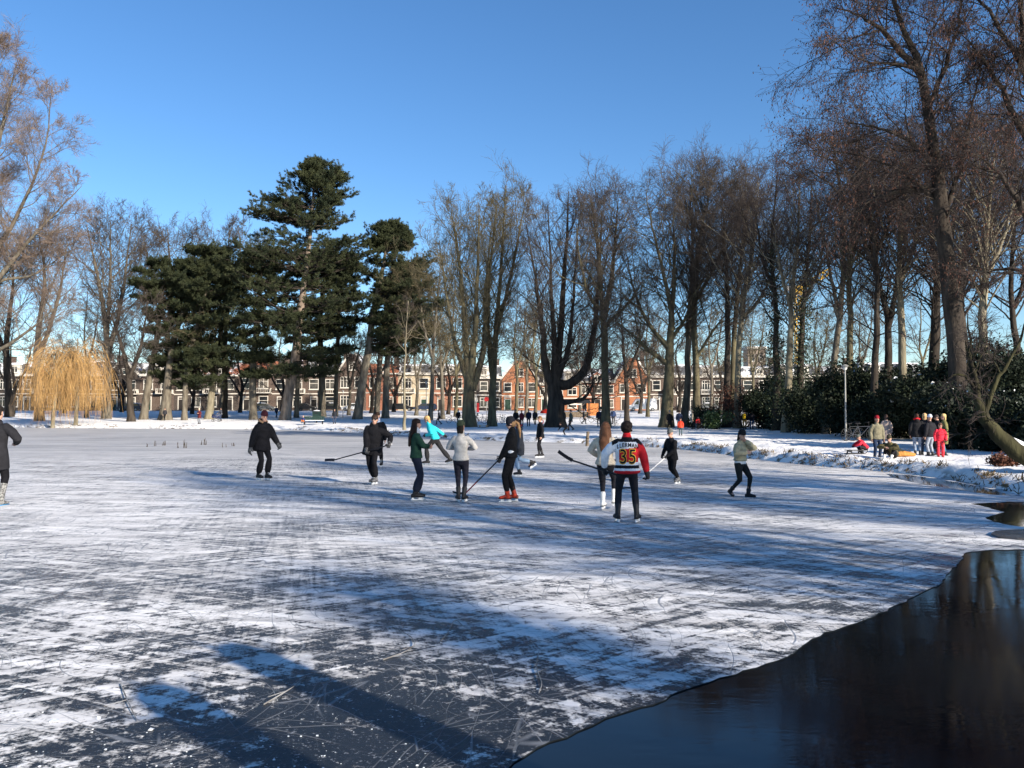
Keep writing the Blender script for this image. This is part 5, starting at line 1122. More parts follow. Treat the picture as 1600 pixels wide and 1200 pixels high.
    # --- boots / skates
    for k, sg in (('l', -1), ('r', 1)):
        yaw = R(p[k + 't'][0]); pit = R(p[k + 't'][1]); td = ydir(yaw, pit); up = unit(q((0, 0, 1)) - td * td[2]); sd_ = np.cross(td, up); A = an[k]; sk = unit(kn[k] - A)
        bo = MB(); top = .17 if f['shoe'] == 'skate' else (.30 if f['shoe'] == 'tall' else .10)
        loft(bo, [S(A - up * .015), S(A + sk * top * .5), S(A + sk * top)], S([.050, .050, .060]), S([.056, .054, .064]), sd_, 12)
        loft(bo, [S(A - up * .042 - td * .045), S(A - up * .035 + td * .05), S(A - up * .052 + td * .165)], S([.040, .046, .042]), S([.045, .048, .032]), sd_, 12)
        mats = [M[f['shoec']] if k == 'l' or 'shoec2' not in f else M[f['shoec2']], cloth(f.get('sole', (.03, .03, .03)))]
        nf0 = bo.n
        loft(bo, [S(A - up * .077 - td * .075), S(A - up * .077 + td * .185)], S([.042, .042]), S([.010, .010]), sd_, 12, m=1, axes=None)
        if f['shoe'] == 'skate':
            for q_ in range(5):
                c_ = A + sk * (.02 + .03 * q_) + td * (.056 + (.03 if q_ == 0 else 0)); tube(bo, [S(c_ - sd_ * .026), S(c_ + sd_ * .026)], .0055 * s, 5, 2)
            mats.append(M['holder_white']); ob = bo.build('skate', mats, body, True); bl = MB()
            def bar(x0, x1, z0, z1, wd, m):
                c = [A - up * .085 + td * a - up * b_ for a, b_ in ((x0, z0), (x1, z0), (x1, z1), (x0, z1))]
                vv = [S(e + sd_ * wd) for e in c] + [S(e - sd_ * wd) for e in c]; bl.add(vv, [[0, 1, 2, 3], [7, 6, 5, 4], [0, 4, 5, 1], [1, 5, 6, 2], [2, 6, 7, 3], [3, 7, 4, 0]], m)
            bar(-.065, -.015, 0, .044, .014, 1); bar(.085, .150, 0, .044, .014, 1); bar(-.085, .19, .042, .056, .009, 1); bar(-.09, .20, .054, .075, .004, 0)
            bl.build('blade', [M['steel'], M['holder_white'] if f['blade'] is True else M[f['blade']]], ob)
        else: bo.build('boot', mats, body, True)
    # --- hair, hat
    hb = MB(); hl = f['hairlen']; n0 = 0
    if f['hat'] is None or hl in ('long', 'pony', 'bob'):
        back = .030 if hl != 'curly' else .022
        gr = 1.0 if hl != 'curly' else 1.10
        if f['hat'] is None: ell(hb, S(head + hup * .056 * hs - hf * .012 * hs), S((.087 * hs * gr, .103 * hs * gr, .082 * hs * gr)), rot=HR, seg=18, rings=12)
        ell(hb, S(head + hup * (.012 if f['hat'] is None else .0) * hs - hf * (back + .014) * hs), S((.086 * hs * gr, .074 * hs * gr, .098 * hs * gr)), rot=HR, seg=18, rings=12)
        if hl == 'curly':
            rg = np.random.default_rng(int(abs(x * 97)) + 3)
            for _ in range(44):
                d = unit(rg.normal(0, 1, 3)); d[1] = -abs(d[1]) * .8 + .35 * rg.random(); d[2] = d[2] * .8 + .3
                ell(hb, S(head + hup * .03 - hf * .015 + HR @ (unit(d) * np.array([.092, .095, .10]) * hs)), S((.030, .030, .026)), seg=8, rings=6)
        if hl == 'long':
            loft(hb, [S(head - hf * .055 + hup * .01), S(head - hf * .085 - hup * .12), S(P + u * .40 - fw * .125), S(P + u * .22 - fw * .15)], S([.085, .105, .115, .070]), S([.060, .060, .050, .030]), rt, 12)
            for sg in (-1, 1): loft(hb, [S(head + hr * sg * .070 - hf * .02 + hup * .01), S(head + hr * sg * .085 - hf * .03 - hup * .12), S(P + u * .34 + rt * sg * .11 + fw * -.02)], S([.03, .036, .022]), S([.04, .045, .03]), hf, 10)
        if hl == 'bob': loft(hb, [S(head - hf * .05), S(head - hf * .06 - hup * .12)], S([.09, .08]), S([.06, .045]), hr, 12)
        if hl == 'pony': loft(hb, [S(head - hf * .10 + hup * .05), S(head - hf * .165 - hup * .02), S(head - hf * .17 - hup * .20), S(head - hf * .15 - hup * .34)], S([.022, .042, .040, .012]), S([.022, .036, .034, .012]), hr, 10)
        if hl == 'bun': ell(hb, S(head - hf * .09 + hup * .10), S((.045, .045, .045)))
        rem('hair', hb, [cloth(f['hair'], .6, .3)], body, (.011 if lod == 0 else .024) * s, None, None, 1)
    if f['hat'] is not None:
        ht = MB(); hc, style = f['hat']
        ell(ht, S(head + hup * .048 * hs - hf * .012), S((.090 * hs, .108 * hs, .100 * hs)), rot=HR, seg=18, rings=12)
        lo = loft(ht, [S(head + hup * .052 * hs - hf * .014), S(head + hup * .082 * hs - hf * .012)], S([.092 * hs, .093 * hs]), S([.111 * hs, .110 * hs]), hr, 18, axes=hup)
        if style == 'cap': loft(ht, [S(head + hup * .055 + hf * .08), S(head + hup * .042 + hf * .17)], S([.075, .060]), S([.012, .008]), hr, 10)
        if style == 'band': pass
        hcb = None
        ho = ht.build('cap' if style == 'cap' else 'beanie', [cloth(hc) if not isinstance(hc, str) else M[hc]], body, True)
        # the crown of a beanie must not cover the face: trim what hangs below the brim
        bmx = bmesh.new(); bmx.from_mesh(ho.data); pl = Vector(S(head + hup * .046 * hs)); bmesh.ops.bisect_plane(bmx, geom=bmx.verts[:] + bmx.edges[:] + bmx.faces[:], plane_co=pl, plane_no=Vector(hup), clear_inner=True); bmx.to_mesh(ho.data); bmx.free()
        if f['pom']: pm = MB(); ell(pm, S(head + hup * .175 * hs - hf * .02), S((.048, .048, .045))); pm.build('pompom', [cloth(f['pom'])], ho, True)
    if f.get('band'): bd = MB(); loft(bd, [S(head + hup * .030 - hf * .01), S(head + hup * .075 - hf * .012)], S([.0905, .0925]), S([.106, .108]), hr, 18, axes=hup); bd.build('headband', [cloth(f['band'])], body, True)
    if f['shades']:
        gl = MB()
        for sg in (-1, 1): ell(gl, S(head + hr * sg * .033 + hup * .018 + hf * .090), S((.027, .008, .020)), rot=HR, seg=10, rings=6)
        for sg in (-1, 1): tube(gl, [S(head + hr * sg * .055 + hup * .022 + hf * .088), S(head + hr * sg * .084 + hup * .020 - hf * .01)], .004 * s, 5)
        gl.build('sunglasses', [M['pane']], body)
    if f.get('scarf'):
        sc = MB(); loft(sc, [S(neck + u * -.005), S(neck + hu * .055)], S([.100, .092]), S([.098, .090]), rt, 14); sc.build('scarf', [cloth(f['scarf'])], body, True)
    if f.get('bag'):
        bg = MB(); c = P + u * .28 - fw * (.12 * pf + .085); loft(bg, [S(c - u * .19), S(c + u * .17)], S([.145, .13]), S([.085, .065]), rt, 12); bg.build('backpack', [cloth(f['bag'])], body, True)
    # world positions of the hands, for what they hold
    Rz = np.array([[math.cos(rz), -math.sin(rz), 0], [math.sin(rz), math.cos(rz), 0], [0, 0, 1]])
    W_ = lambda a: Rz @ S(a) + np.array(root_loc)
    info = dict(body=body, top=tob, s=s, lh=W_(wr['l'] + unit(wr['l'] - el['l']) * .09), rh=W_(wr['r'] + unit(wr['r'] - el['r']) * .09), head=W_(head), W=W_, P=P, u=u, fw=fw, rt=rt)
    return info
def on_ice(px, py): g_ = gp(px, py); return g_[0], g_[1], .002
def stick(label, top, bottom, col='stick_black', col2=None, blade=(1, 0), r=.016):
    """hockey stick from butt end to heel; blade lies along `blade` on the ice plane direction"""
    top, bottom = np.array(top, float), np.array(bottom, float); root = empty('hockey_stick', bottom, 0, label, 'hockey stick', 'ice hockey sticks held by the skaters')
    t = top - bottom; m_ = MB(); d = unit(t)
    if col2: tube(m_, [t * .36, t], r, 8, 0); tube(m_, [t * 0, t * .36], r, 8, 1)
    else: tube(m_, [t * 0, t], r, 8, 0)
    m_.build('shaft', [M[col], M[col2 or col]], root)
    b = MB(); e = unit(np.array([blade[0], blade[1], blade[2] if len(blade) > 2 else 0.0])); n = unit(np.cross(e, d)); up = np.cross(n, e) * (1 if np.cross(n, e) @ d > 0 else -1)
    pts = [(.0, 0), (.10, .0), (.20, .012), (.30, .035)]
    V = []
    for a, c in pts:
        for zz in (-.036, .036):
            for w in (-.006, .006): V.append(e * a + n * (c + w) + up * zz)
    F_ = []
    for k in range(3):
        o = k * 4; F_ += [[o, o + 4, o + 5, o + 1], [o + 2, o + 3, o + 7, o + 6], [o, o + 2, o + 6, o + 4], [o + 1, o + 5, o + 7, o + 3]]
    F_ += [[0, 1, 3, 2], [12, 14, 15, 13]]
    b.add(V, F_); b.build('blade', [M['stick_black']], root)
    tp = MB(); tube(tp, [t * .93, t * 1.0 + d * .012], r * 1.25, 8); tp.build('grip_tape', [M['stick_white'] if col != 'stick_white' else M['stick_black']], root)
    return root
SK = 'skaters on the frozen pond'
BLK, NAVY, JEANS, JLIGHT = (.007, .007, .009), (.012, .016, .030), (.07, .11, .20), (.22, .31, .42)
def hpx(px, py, h): g_ = gp(px, py); return h * g_[1] / F
# 1  man at the left edge, back to the camera
x, y, z = on_ice(-8, 790)
person('person in a long charcoal coat with spotted boots, cut off by the picture edge', x, y, z, hpx(0, 790, 154), 5, dict(lh=(-.20, .22, 1.12), rh=(.20, .25, 1.10), re=(.9, -.35, -.5)),
       dict(top=(.016, .016, .019), hem=.30, puff=1.18, legs=BLK, legw=.9, shoe='tall', shoec='boot_spots', sole=(.05, .25, .50), hair=(.015, .012, .01), topname='coat'), 0, SK)
# 2  fur hood
x, y, z = on_ice(409, 751)
person('skater in a black coat with fur hood and dark red beanie, gloved hands hanging wide', x, y, z, hpx(409, 751, 108), 128, dict(lean=8, lh=(-.30, .26, .90), rh=(.36, .02, .82), head=(18, -8), lf=(-.05, .16, 0), rf=(.05, -.08, 0), pel=(0, -.02, -.04), twist=-8),
       dict(top=BLK, hem=.17, puff=1.42, flare=1.08, legs=BLK, legw=1.35, shoe='skate', hat=((.045, .012, .018), 'beanie'), hood=(.24, .15, .09), collar=True, glove='glove_hockey', topname='coat'), 0, SK)
# 3  open black coat with stick, leaning
x, y, z = on_ice(585, 757)
i3 = person('skater in an open black coat and sunglasses gliding with a stick held across the legs', x, y, z, hpx(585, 757, 111), 190, dict(lean=5, side=-9, pel=(.07, 0, -.05), lh=(-.47, .20, 1.0), rh=(.12, .30, .78), le=(-.6, -.6, -.2), re=(.8, -.4, -.3), lf=(-.05, .05, 0), rf=(.02, -.10, .0), head=(-6, -4), lt=(10, 0), rt=(28, 0), curl=1.0),
       dict(top=(.008, .008, .010), hem=.20, puff=1.28, flare=1.10, legs=BLK, legw=1.35, shoe='skate', shoec='boot_grey', hair=(.035, .022, .016), shades=True, collar=True, glove='glove_hockey', topname='coat'), 0, SK)
a_, b_ = i3['lh'], i3['rh']; d_ = unit(b_ - a_); tt_ = (a_[2] - .05) / -d_[2] if d_[2] < -.05 else 1.5
bot_ = a_ + d_ * min(tt_, 1.55)
stick('dark hockey stick held across by the skater in sunglasses, blade out to the left', a_ - d_ * .06, bot_, 'stick_black', None, (-1, .25))
# 4  behind him
x, y, z = on_ice(590, 730)
person('skater in a black jacket with short dark hair, half hidden behind the one in sunglasses', x, y, z, hpx(590, 730, 87), 182, dict(lean=6, lf=(-.14, .05, 0), rf=(.16, -.10, .02), pel=(0, 0, -.04)),
       dict(top=BLK, hem=.12, puff=1.1, legs=BLK, legw=1.1, shoe='skate', hair=(.04, .022, .014), under=(.6, .6, .62), scarf=(.45, .50, .62)), 0, SK)
# 5  green sweater, long dark hair
x, y, z = on_ice(650, 782)
person('woman in a dark green sweater with long dark hair, arms folded', x, y, z, hpx(650, 782, 126), 82, dict(lean=-1, lh=(-.02, .26, 1.13), rh=(.0, .30, 1.13), le=(-.7, .1, -.9), re=(.8, .2, -.8), lf=(-.07, .02, 0), rf=(.08, -.03, 0), head=(0, 0), curl=.5),
       dict(top=(.015, .045, .030), hem=.06, puff=1.06, legs=NAVY, legw=1.35, shoe='skate', hair=(.018, .010, .008), hairlen='long', female=True, topname='sweater', scarf=(.55, .55, .56)), 0, SK)
# 6  turquoise
x, y, z = on_ice(682, 727)
person('skater in a bright turquoise jacket with blond hair bending forward, one leg kicked out', x, y, z, hpx(682, 727, 83), 268, dict(lean=25, pel=(0, .05, -.09), lh=(-.12, .35, .95), rh=(.30, -.30, .92), re=(.3, -.8, .3), lf=(-.06, .30, 0), rf=(.10, -.46, .04), head=(10, -10), rt=(15, -14)),
       dict(top=(.03, .50, .55), hem=.03, puff=1.15, legs=(.02, .02, .022), legw=1.3, shoe='skate', blade='steel', hair=(.48, .30, .13), hairlen='bob', glove='glove_black', female=True, collar=True), 0, SK)
# 7  grey sweater, back
x, y, z = on_ice(720, 785)
person('woman in a light grey sweater and olive beanie with cream pompom, seen from behind', x, y, z, hpx(720, 785, 124), 8, dict(lean=-1, lh=(-.12, .26, 1.16), rh=(.14, .26, 1.14), le=(-1, -.25, -.7), re=(1, -.2, -.7), lf=(-.055, .0, 0), rf=(.075, -.02, 0), head=(18, 4), lt=(-25, 0), rt=(14, 0)),
       dict(top=(.42, .40, .37), hem=.05, puff=1.06, legs=(.014, .014, .022), legw=.82, shoe='skate', hair=(.02, .014, .01), hairlen='bob', hat=((.05, .06, .035), 'beanie'), pom=(.75, .70, .55), female=True, collar=True, topname='sweater'), 0, SK)
# 8  ponytail with red skates
x, y, z = on_ice(798, 785)
i8 = person('skater with a light ponytail in black, red and black skates, leaning on a long stick', x, y, z, hpx(798, 785, 130), 275, dict(lean=-3, lh=(-.12, .24, .83), rh=(.02, .20, .93), le=(-.5, -.9, 0), re=(.9, -.7, -.2), lf=(-.07, .06, 0), rf=(.08, -.08, 0), head=(-4, -12), curl=1.1, lt=(-8, 0), rt=(22, 0)),
       dict(top=(.008, .008, .009), hem=.03, puff=1.15, legs=(.008, .008, .009), legw=1.1, shoe='skate', shoec='boot_red', hair=(.30, .17, .08), hairlen='pony', band=(.02, .02, .025), under=(.75, .75, .75), female=True, collar=True, glove='glove_black'), 0, SK)
bt = gp(727, 775); bt[2] = .06; tp_ = (i8['lh'] + i8['rh']) / 2; dd_ = unit(tp_ - bt)
stick('long black hockey stick with a red lower shaft', i8['rh'] + dd_ * .05, bt, 'stick_black', 'stick_red', (-1, .15))
# 9  long grey coat behind
x, y, z = on_ice(812, 745)
person('skater in a long dark grey coat and pale jeans, one foot lifted behind', x, y, z, hpx(812, 745, 90), 262, dict(lean=6, lf=(-.08, .02, 0), rf=(.08, -.42, .30), rk=(0, 1, -.6), rt=(0, -35), pel=(0, 0, -.02), rh=(.24, -.12, .84)),
       dict(top=(.05, .052, .058), hem=.30, puff=1.15, legs=JLIGHT, legw=1.1, shoe='skate', hair=(.03, .016, .012), hood=(.16, .02, .03), glove='glove_black', topname='coat'), 0, SK)
# 10  black coat centre
x, y, z = on_ice(845, 715)
person('skater in a black coat with brown hair standing alone before the far bank, looking left', x, y, z, hpx(845, 715, 64), 255, dict(lean=3, lf=(-.08, .10, 0), rf=(.10, -.10, 0), rh=(.24, .10, .84)),
       dict(top=BLK, hem=.14, puff=1.1, flare=1.1, legs=BLK, legw=1.05, shoe='skate', hair=(.16, .085, .04), hairlen='short', topname='coat'), 0, SK)
# 11  beige jacket, white skate
x, y, z = on_ice(946, 797)
person('woman in a cream jacket and black leggings with a white skate', x, y, z, hpx(946, 797, 137), 20, dict(lean=2, lf=(-.06, .02, 0), rf=(.12, .24, .05), lh=(-.20, .26, 1.02), rh=(.22, .20, 1.0), le=(-1, -.4, -.4), head=(-15, -5), pel=(0, 0, -.02)),
       dict(top=(.55, .47, .36), hem=.05, puff=1.18, legs=(.014, .014, .018), legw=.8, shoe='skate', shoec='boot_white', hair=(.16, .07, .035), hairlen='long', female=True, topname='jacket'), 0, SK)
# 12  hockey jersey
JW, JR, JB, JY = cloth((.72, .72, .73)), cloth((.50, .018, .025)), cloth((.012, .012, .014)), mat('jersey_yellow', (.75, .42, .04), .7, .05, 10)
x, y, z = on_ice(980, 817)
def jersey_cb(c):
    X, Y, Zc = c[:, 0], c[:, 1], c[:, 2] - .075
    m = np.full(len(c), 1)
    m[(X < -.15) | ((Zc > 1.265 + .16 * X) & (X < .19))] = 0               # white left sleeve and side, slanting white upper back
    m[(X > .185)] = 1
    m[(Zc > 1.385) | ((np.abs(X) > .13) & (Zc > 1.395 - .55 * (np.abs(X) - .13)) & (np.abs(X) < .27))] = 2
    tr = (np.abs(X) < .235)
    m[tr & (Zc < 1.02)] = 0; m[tr & (Zc < .972)] = 2; m[tr & (Zc < .915)] = 0; m[tr & (Zc < .872)] = 1
    m[(Zc > 1.475)] = 1
    return m
i12 = person('skater in a red, white and black ice hockey jersey numbered 35, seen from behind', x, y, z, hpx(980, 817, 157), 4, dict(lean=3, lh=(-.40, .14, .93), rh=(.36, .10, .86), le=(-1, -.5, -.1), re=(1, -.5, -.1), lf=(-.17, .0, 0), rf=(.17, -.02, 0), head=(38, -2), pel=(0, 0, -.02), curl=.9, lt=(-14, 0), rt=(20, 0)),
       dict(hem=.085, puff=1.28, flare=1.06, topmats=[JW, JR, JB], topcb=jersey_cb, legs=(.018, .018, .022), legw=1.05, shoe='skate', hair=(.014, .009, .007), hairlen='curly', glove='glove_black', bigglove=True, topname='jersey', collar=True), 0, SK)
bt = gp(890, 764); bl_ = at(884, 715, i12['lh'][1] + .1); hd = i12['lh']
stick('hockey stick held level out to the left by the skater in the jersey', hd + unit(hd - bl_) * .35, bl_ + np.array([.12, 0, -.05]), 'stick_black', None, (-1, .0, .55))
# 13  grey beanie, black coat
x, y, z = on_ice(1057, 756)
i13 = person('skater in a black coat, grey beanie and sunglasses leaning to glide past', x, y, z, hpx(1057, 756, 88), 232, dict(lean=12, side=-6, pel=(.03, .16, -.07), lh=(-.02, .46, .84), rh=(.24, .38, .86), lf=(-.05, -.04, 0), rf=(.07, -.16, .05), head=(-4, -10), twist=6),
       dict(top=BLK, hem=.16, puff=1.12, flare=1.06, legs=BLK, legw=1.15, shoe='skate', shoec='boot_grey', hat=((.10, .105, .10), 'beanie'), shades=True, glove='glove_black', topname='coat'), 0, SK)
bt = gp(985, 766); bt[2] = .06
hh = i13['rh'] if i13['rh'][1] < i13['lh'][1] else i13['lh']
stick('pale hockey stick held by the skater in the grey beanie', hh + unit(hh - bt) * .1, bt, 'stick_white', None, (-1, .2))
# 14  olive bomber jacket
x, y, z = on_ice(1157, 776)
person('woman in an olive bomber jacket and black leggings walking, hand raised to her face', x, y, z, hpx(1157, 776, 104), 138, dict(lean=2, lh=(-.05, .17, 1.44), rh=(.13, .26, 1.16), le=(-.9, .1, -.8), re=(1, -.4, -.5), lf=(-.05, .20, 0), rf=(.06, -.26, .06), head=(6, -14), pel=(0, 0, -.05), rt=(25, -28), lt=(-25, 0)),
       dict(top=(.36, .315, .20), hem=-.06, puff=1.30, legs=(.016, .018, .018), legw=.82, hair=(.02, .014, .012), hairlen='bob', hat=((.012, .012, .014), 'beanie'), under=(.70, .70, .70), female=True, shoe='boot'), 0, SK)

# ---- people on the snow
def bank(label, px, hp, H, heading, fit=None, pose=None, age='adult', lod=1, d=None, group='people on the snowy bank', name='person', dz=0):
    d = d or F * H / hp; x = (px - 800) / F * d
    if sdist(np.array([[x, d]]))[0] < 0: print('ON POND', label, sdist(np.array([[x, d]])))
    return person(label, x, d, gz(x, d) - .02 + dz, H, heading, pose, fit, lod, group, name, age)
LOWER = set()
walk = dict(lf=(-.09, .26, 0), rf=(.09, -.26, .06), rt=(0, -20), pel=(0, 0, -.04))
WB = [
 ('walker in a dark red jacket and pale fur hat on the left bank', 312, 24.2, 1.85, 200, dict(top=(.10, .02, .022), hem=.25, legs=(.16, .17, .19), hat=((.55, .45, .34), 'beanie'), puff=1.15), dict(lh=(-.1, .25, 1.2), rh=(.1, .25, 1.2))),
 ('person in dark clothes far back between the leftmost pines', 258, 20, 1.7, 180, dict(top=(.03, .03, .035), legs=(.02, .02, .02)), walk),
 ('adult pushing a pram past the pines', 346, 21, 1.75, 265, dict(top=(.05, .055, .07), legs=(.03, .04, .07), hem=.1), dict(lh=(-.12, .42, 1.02), rh=(.12, .42, 1.02))),
 ('person in blue standing far back by the dark grey car', 432, 19, 1.75, 20, dict(top=(.03, .05, .10), legs=(.02, .025, .04)), walk),
 ('person in dark clothes with a cap near the white car', 523, 24, 1.78, 180, dict(top=(.02, .022, .028), legs=(.05, .06, .09), hat=((.02, .02, .02), 'cap')), None),
 ('dark figure striding left behind the turquoise skater', 686, 24, 1.75, 270, dict(top=(.02, .02, .024), hem=.2, legs=(.015, .015, .02)), walk),
 ('person in black by the parked bicycles, with a white scarf', 716, 23, 1.7, 150, dict(top=(.014, .014, .016), legs=(.02, .02, .02), scarf=(.6, .6, .6)), None),
 ('person bending over a small sled near the thick trunks', 741, 22, 1.6, 90, dict(top=(.30, .26, .22), legs=(.25, .28, .33), hat=((.02, .02, .02), 'beanie')), dict(lean=55, pel=(0, -.1, -.15), lh=(-.1, .55, .55), rh=(.1, .5, .6))),
 ('person in black with a dark cap in the knot of people before the steep gable', 806, 27, 1.75, 180, dict(top=(.014, .014, .016), legs=(.02, .02, .02), hem=.2), None),
 ('person in a dark red coat in the knot of people before the steep gable', 815, 26, 1.68, 160, dict(top=(.14, .02, .03), legs=(.02, .02, .02), hem=.2, female=True, hairlen='bob'), None),
 ('person in dark blue in the knot of people before the steep gable', 826, 27, 1.78, 200, dict(top=(.02, .025, .05), legs=(.03, .04, .06)), None),
 ('person with a fair hat behind the skater in the black coat', 836, 24, 1.7, 190, dict(top=(.03, .03, .035), legs=(.02, .02, .02), hat=((.5, .38, .25), 'beanie')), walk),
 ('person in a dark green grey coat walking along the far bank', 892, 33, 1.78, 250, dict(top=(.06, .075, .065), legs=(.02, .02, .025), hem=.18), walk),
 ('dark figure left of the small market awning', 880, 26, 1.72, 30, dict(top=(.015, .015, .018), legs=(.02, .02, .02)), walk),
 ('dark figure striding under the candelabra tree', 912, 24, 1.72, 80, dict(top=(.04, .045, .05), legs=(.02, .02, .02)), walk),
 ('person in dark blue beside the straight mossy trunk', 936, 29, 1.8, 200, dict(top=(.015, .022, .05), legs=(.02, .022, .03), hem=.1), None),
 ('person in a blue coat half behind the straight mossy trunk', 958, 24, 1.7, 180, dict(top=(.03, .05, .12), legs=(.02, .02, .02), hem=.15), None),
 ('person in a long black coat in front of the spreading tree', 1046, 29, 1.78, 170, dict(top=(.012, .012, .014), hem=.45, legs=BLK, hat=((.2, .2, .2), 'beanie')), walk),
 ('person in a navy jacket and jeans beside the one in the long black coat', 1061, 29, 1.8, 10, dict(top=(.018, .028, .06), legs=JEANS, hem=.1), None),
 ('person in a long beige coat with black trousers on the snow', 1081, 30, 1.72, 100, dict(top=(.42, .36, .27), hem=.32, legs=BLK, female=True, hair=(.5, .36, .18), hairlen='bob'), None),
 ('person in black with a yellow and black backpack on the snow', 1163, 29, 1.75, 20, dict(top=(.014, .014, .016), legs=(.20, .12, .03), bag=(.75, .42, .02)), None),
 ('person in black with blue jeans next to the yellow backpack', 1174, 29, 1.8, 25, dict(top=(.014, .014, .018), legs=JEANS, hem=.12), None),
 ('person in a reddish brown jacket at the edge of the dark bushes', 1187, 25, 1.7, 190, dict(top=(.12, .035, .02), legs=(.02, .02, .02)), walk),
]
DN = {1046: (71, 1.62), 1061: (71.5, 1.64), 1081: (71, 1.62), 1163: (69, 1.60), 1174: (69.5, 1.62), 1187: (70, 1.45)}
for lab, px, hp, H, hd_, ft, ps in WB:
    dd, HH = DN.get(px, (None, H)); bank(lab, px, hp, HH, hd_, ft, ps, d=dd)
CH = 'children playing on the snow'
bank('small child in orange trousers and navy jacket sitting at the end of the park bench', 474, 24, 1.15, 190, dict(top=(.03, .04, .12), legs=(.50, .16, .05), hat=((.50, .30, .24), 'beanie'), puff=1.15), dict(pel=(0, -.05, -.47), lf=(-.1, .42, .12), rf=(.1, .42, .12)), 'child', d=93, group=CH, dz=.26)
bank('child in a bright red coat standing alone at the edge of the bank', 1063, 27, 1.18, 20, dict(top=(.62, .06, .03), hem=.12, legs=(.06, .10, .11), puff=1.2, hat=((.03, .02, .02), 'beanie')), None, 'child', group=CH)
bank('child in red beside the person in the long beige coat', 1090, 17, 1.1, 160, dict(top=(.55, .03, .03), hem=.1, legs=(.03, .03, .03), puff=1.2), None, 'child', group=CH, d=70)
bank('child in black bending down at the edge of the far bank', 883, 24, 1.30, 270, dict(top=(.014, .014, .016), legs=(.014, .014, .016)), dict(lean=72, pel=(0, -.12, -.12), lh=(-.1, .62, .60), rh=(.12, .58, .62)), 'child', d=57, group=CH)
# right bank, nearer
RB = 'people on the right bank near the bushes'
bank('woman in a long grey beige coat walking away by the bushes', 1384, 52, 1.52, 20, dict(top=(.32, .25, .22), hem=.40, puff=1.15, legs=(.04, .07, .13), hair=(.05, .03, .025), hairlen='bob', female=True, topname='coat'), dict(lf=(-.09, .16, 0), rf=(.09, -.26, .08), rt=(0, -30), pel=(0, 0, -.03)), lod=0, group=RB, d=36.5)
bank('person in a dark red cap and olive vest standing at the ice edge', 1369, 63, 1.55, 175, dict(top=(.17, .155, .105), hem=.08, puff=1.2, legs=(.022, .035, .07), hat=((.22, .012, .02), 'beanie'), hair=(.06, .035, .025), hairlen='bob'), dict(lf=(-.08, .04, 0)), lod=0, group=RB, d=29.6, dz=-.1)
bank('child in a red jacket and grey hat squatting to push a small black sled', 1348, 28, 1.15, 265, dict(top=(.60, .03, .05), legs=(.025, .025, .028), hat=((.09, .10, .09), 'beanie'), puff=1.2, glove='glove_black'), dict(lean=42, pel=(0, -.14, -.50), lh=(-.12, .58, .52), rh=(.12, .58, .52), lf=(-.10, .10, 0), rf=(.10, .02, 0)), 'child', 0, 31.5, CH)
bank('person in an olive and black jacket sitting on the bank lacing white skates', 1392, 40, 1.62, 225, dict(top=(.085, .072, .035), hem=.04, puff=1.25, legs=(.014, .014, .016), shoe='skate', shoec='boot_white', hair=(.03, .02, .015), hat=((.05, .045, .03), 'beanie')), dict(lean=38, pel=(0, -.15, -.78), lh=(-.10, .42, .40), rh=(.12, .40, .42), lf=(-.12, .42, -.12), rf=(.12, .46, -.12), lk=(-.2, .3, 1), rk=(.2, .3, 1)), lod=0, group=RB, d=28.8, dz=.02)
TG = [
 ('teenager in a black jacket with a red hood and pale jeans, back to the pond', 1432, 60, 1.55, 20, dict(top=(.014, .014, .016), hem=.14, puff=1.25, legs=(.20, .25, .33), hood=(.60, .02, .03), hair=(.06, .03, .02)), dict(lf=(-.07, .02, 0))),
 ('blond bare headed teenager in black with a dark red bag in the group', 1444, 62, 1.60, 35, dict(top=(.02, .02, .024), hem=.1, puff=1.15, legs=(.03, .045, .08), hair=(.55, .36, .18), hairlen='bob', under=(.14, .01, .02)), dict(rh=(.15, .30, 1.2))),
 ('teenager in a black jacket and white beanie, back to the pond', 1453, 58, 1.52, 340, dict(top=(.018, .018, .022), hem=.08, puff=1.2, legs=(.28, .31, .36), hat=((.62, .66, .74), 'beanie')), dict(lf=(-.10, .0, 0))),
 ('teenager in black looking down, hidden between the white beanie and the long green coat', 1465, 60, 1.55, 280, dict(top=(.016, .016, .02), hem=.1, puff=1.15, legs=(.02, .02, .026), hair=(.04, .03, .025)), dict(head=(0, -20))),
 ('blond teenager in a long olive green coat with blue jeans, side on', 1475, 60, 1.58, 285, dict(top=(.155, .145, .06), hem=.42, puff=1.15, legs=(.05, .14, .20), hair=(.55, .38, .17), hairlen='bob', topname='coat'), None),
]
for k, (lab, px, hp, H, hd_, ft, ps) in enumerate(TG): bank(lab, px, hp, H, hd_, ft, ps, lod=0, group='teenagers standing in a group on the right bank', d=(31.2, 31.8, 31.0, 31.9, 31.3)[k])
bank('child in a bright pink red snowsuit standing in front of the teenagers', 1468, 49, 1.22, 195, dict(top=(.75, .035, .06), hem=.06, puff=1.22, legs=(.75, .05, .07), legw=1.3, hair=(.16, .08, .05), hairlen='bob', glove='glove_black', shoec='boot_red'), dict(lh=(-.24, .16, .90)), 'child', 0, 30.2, CH)

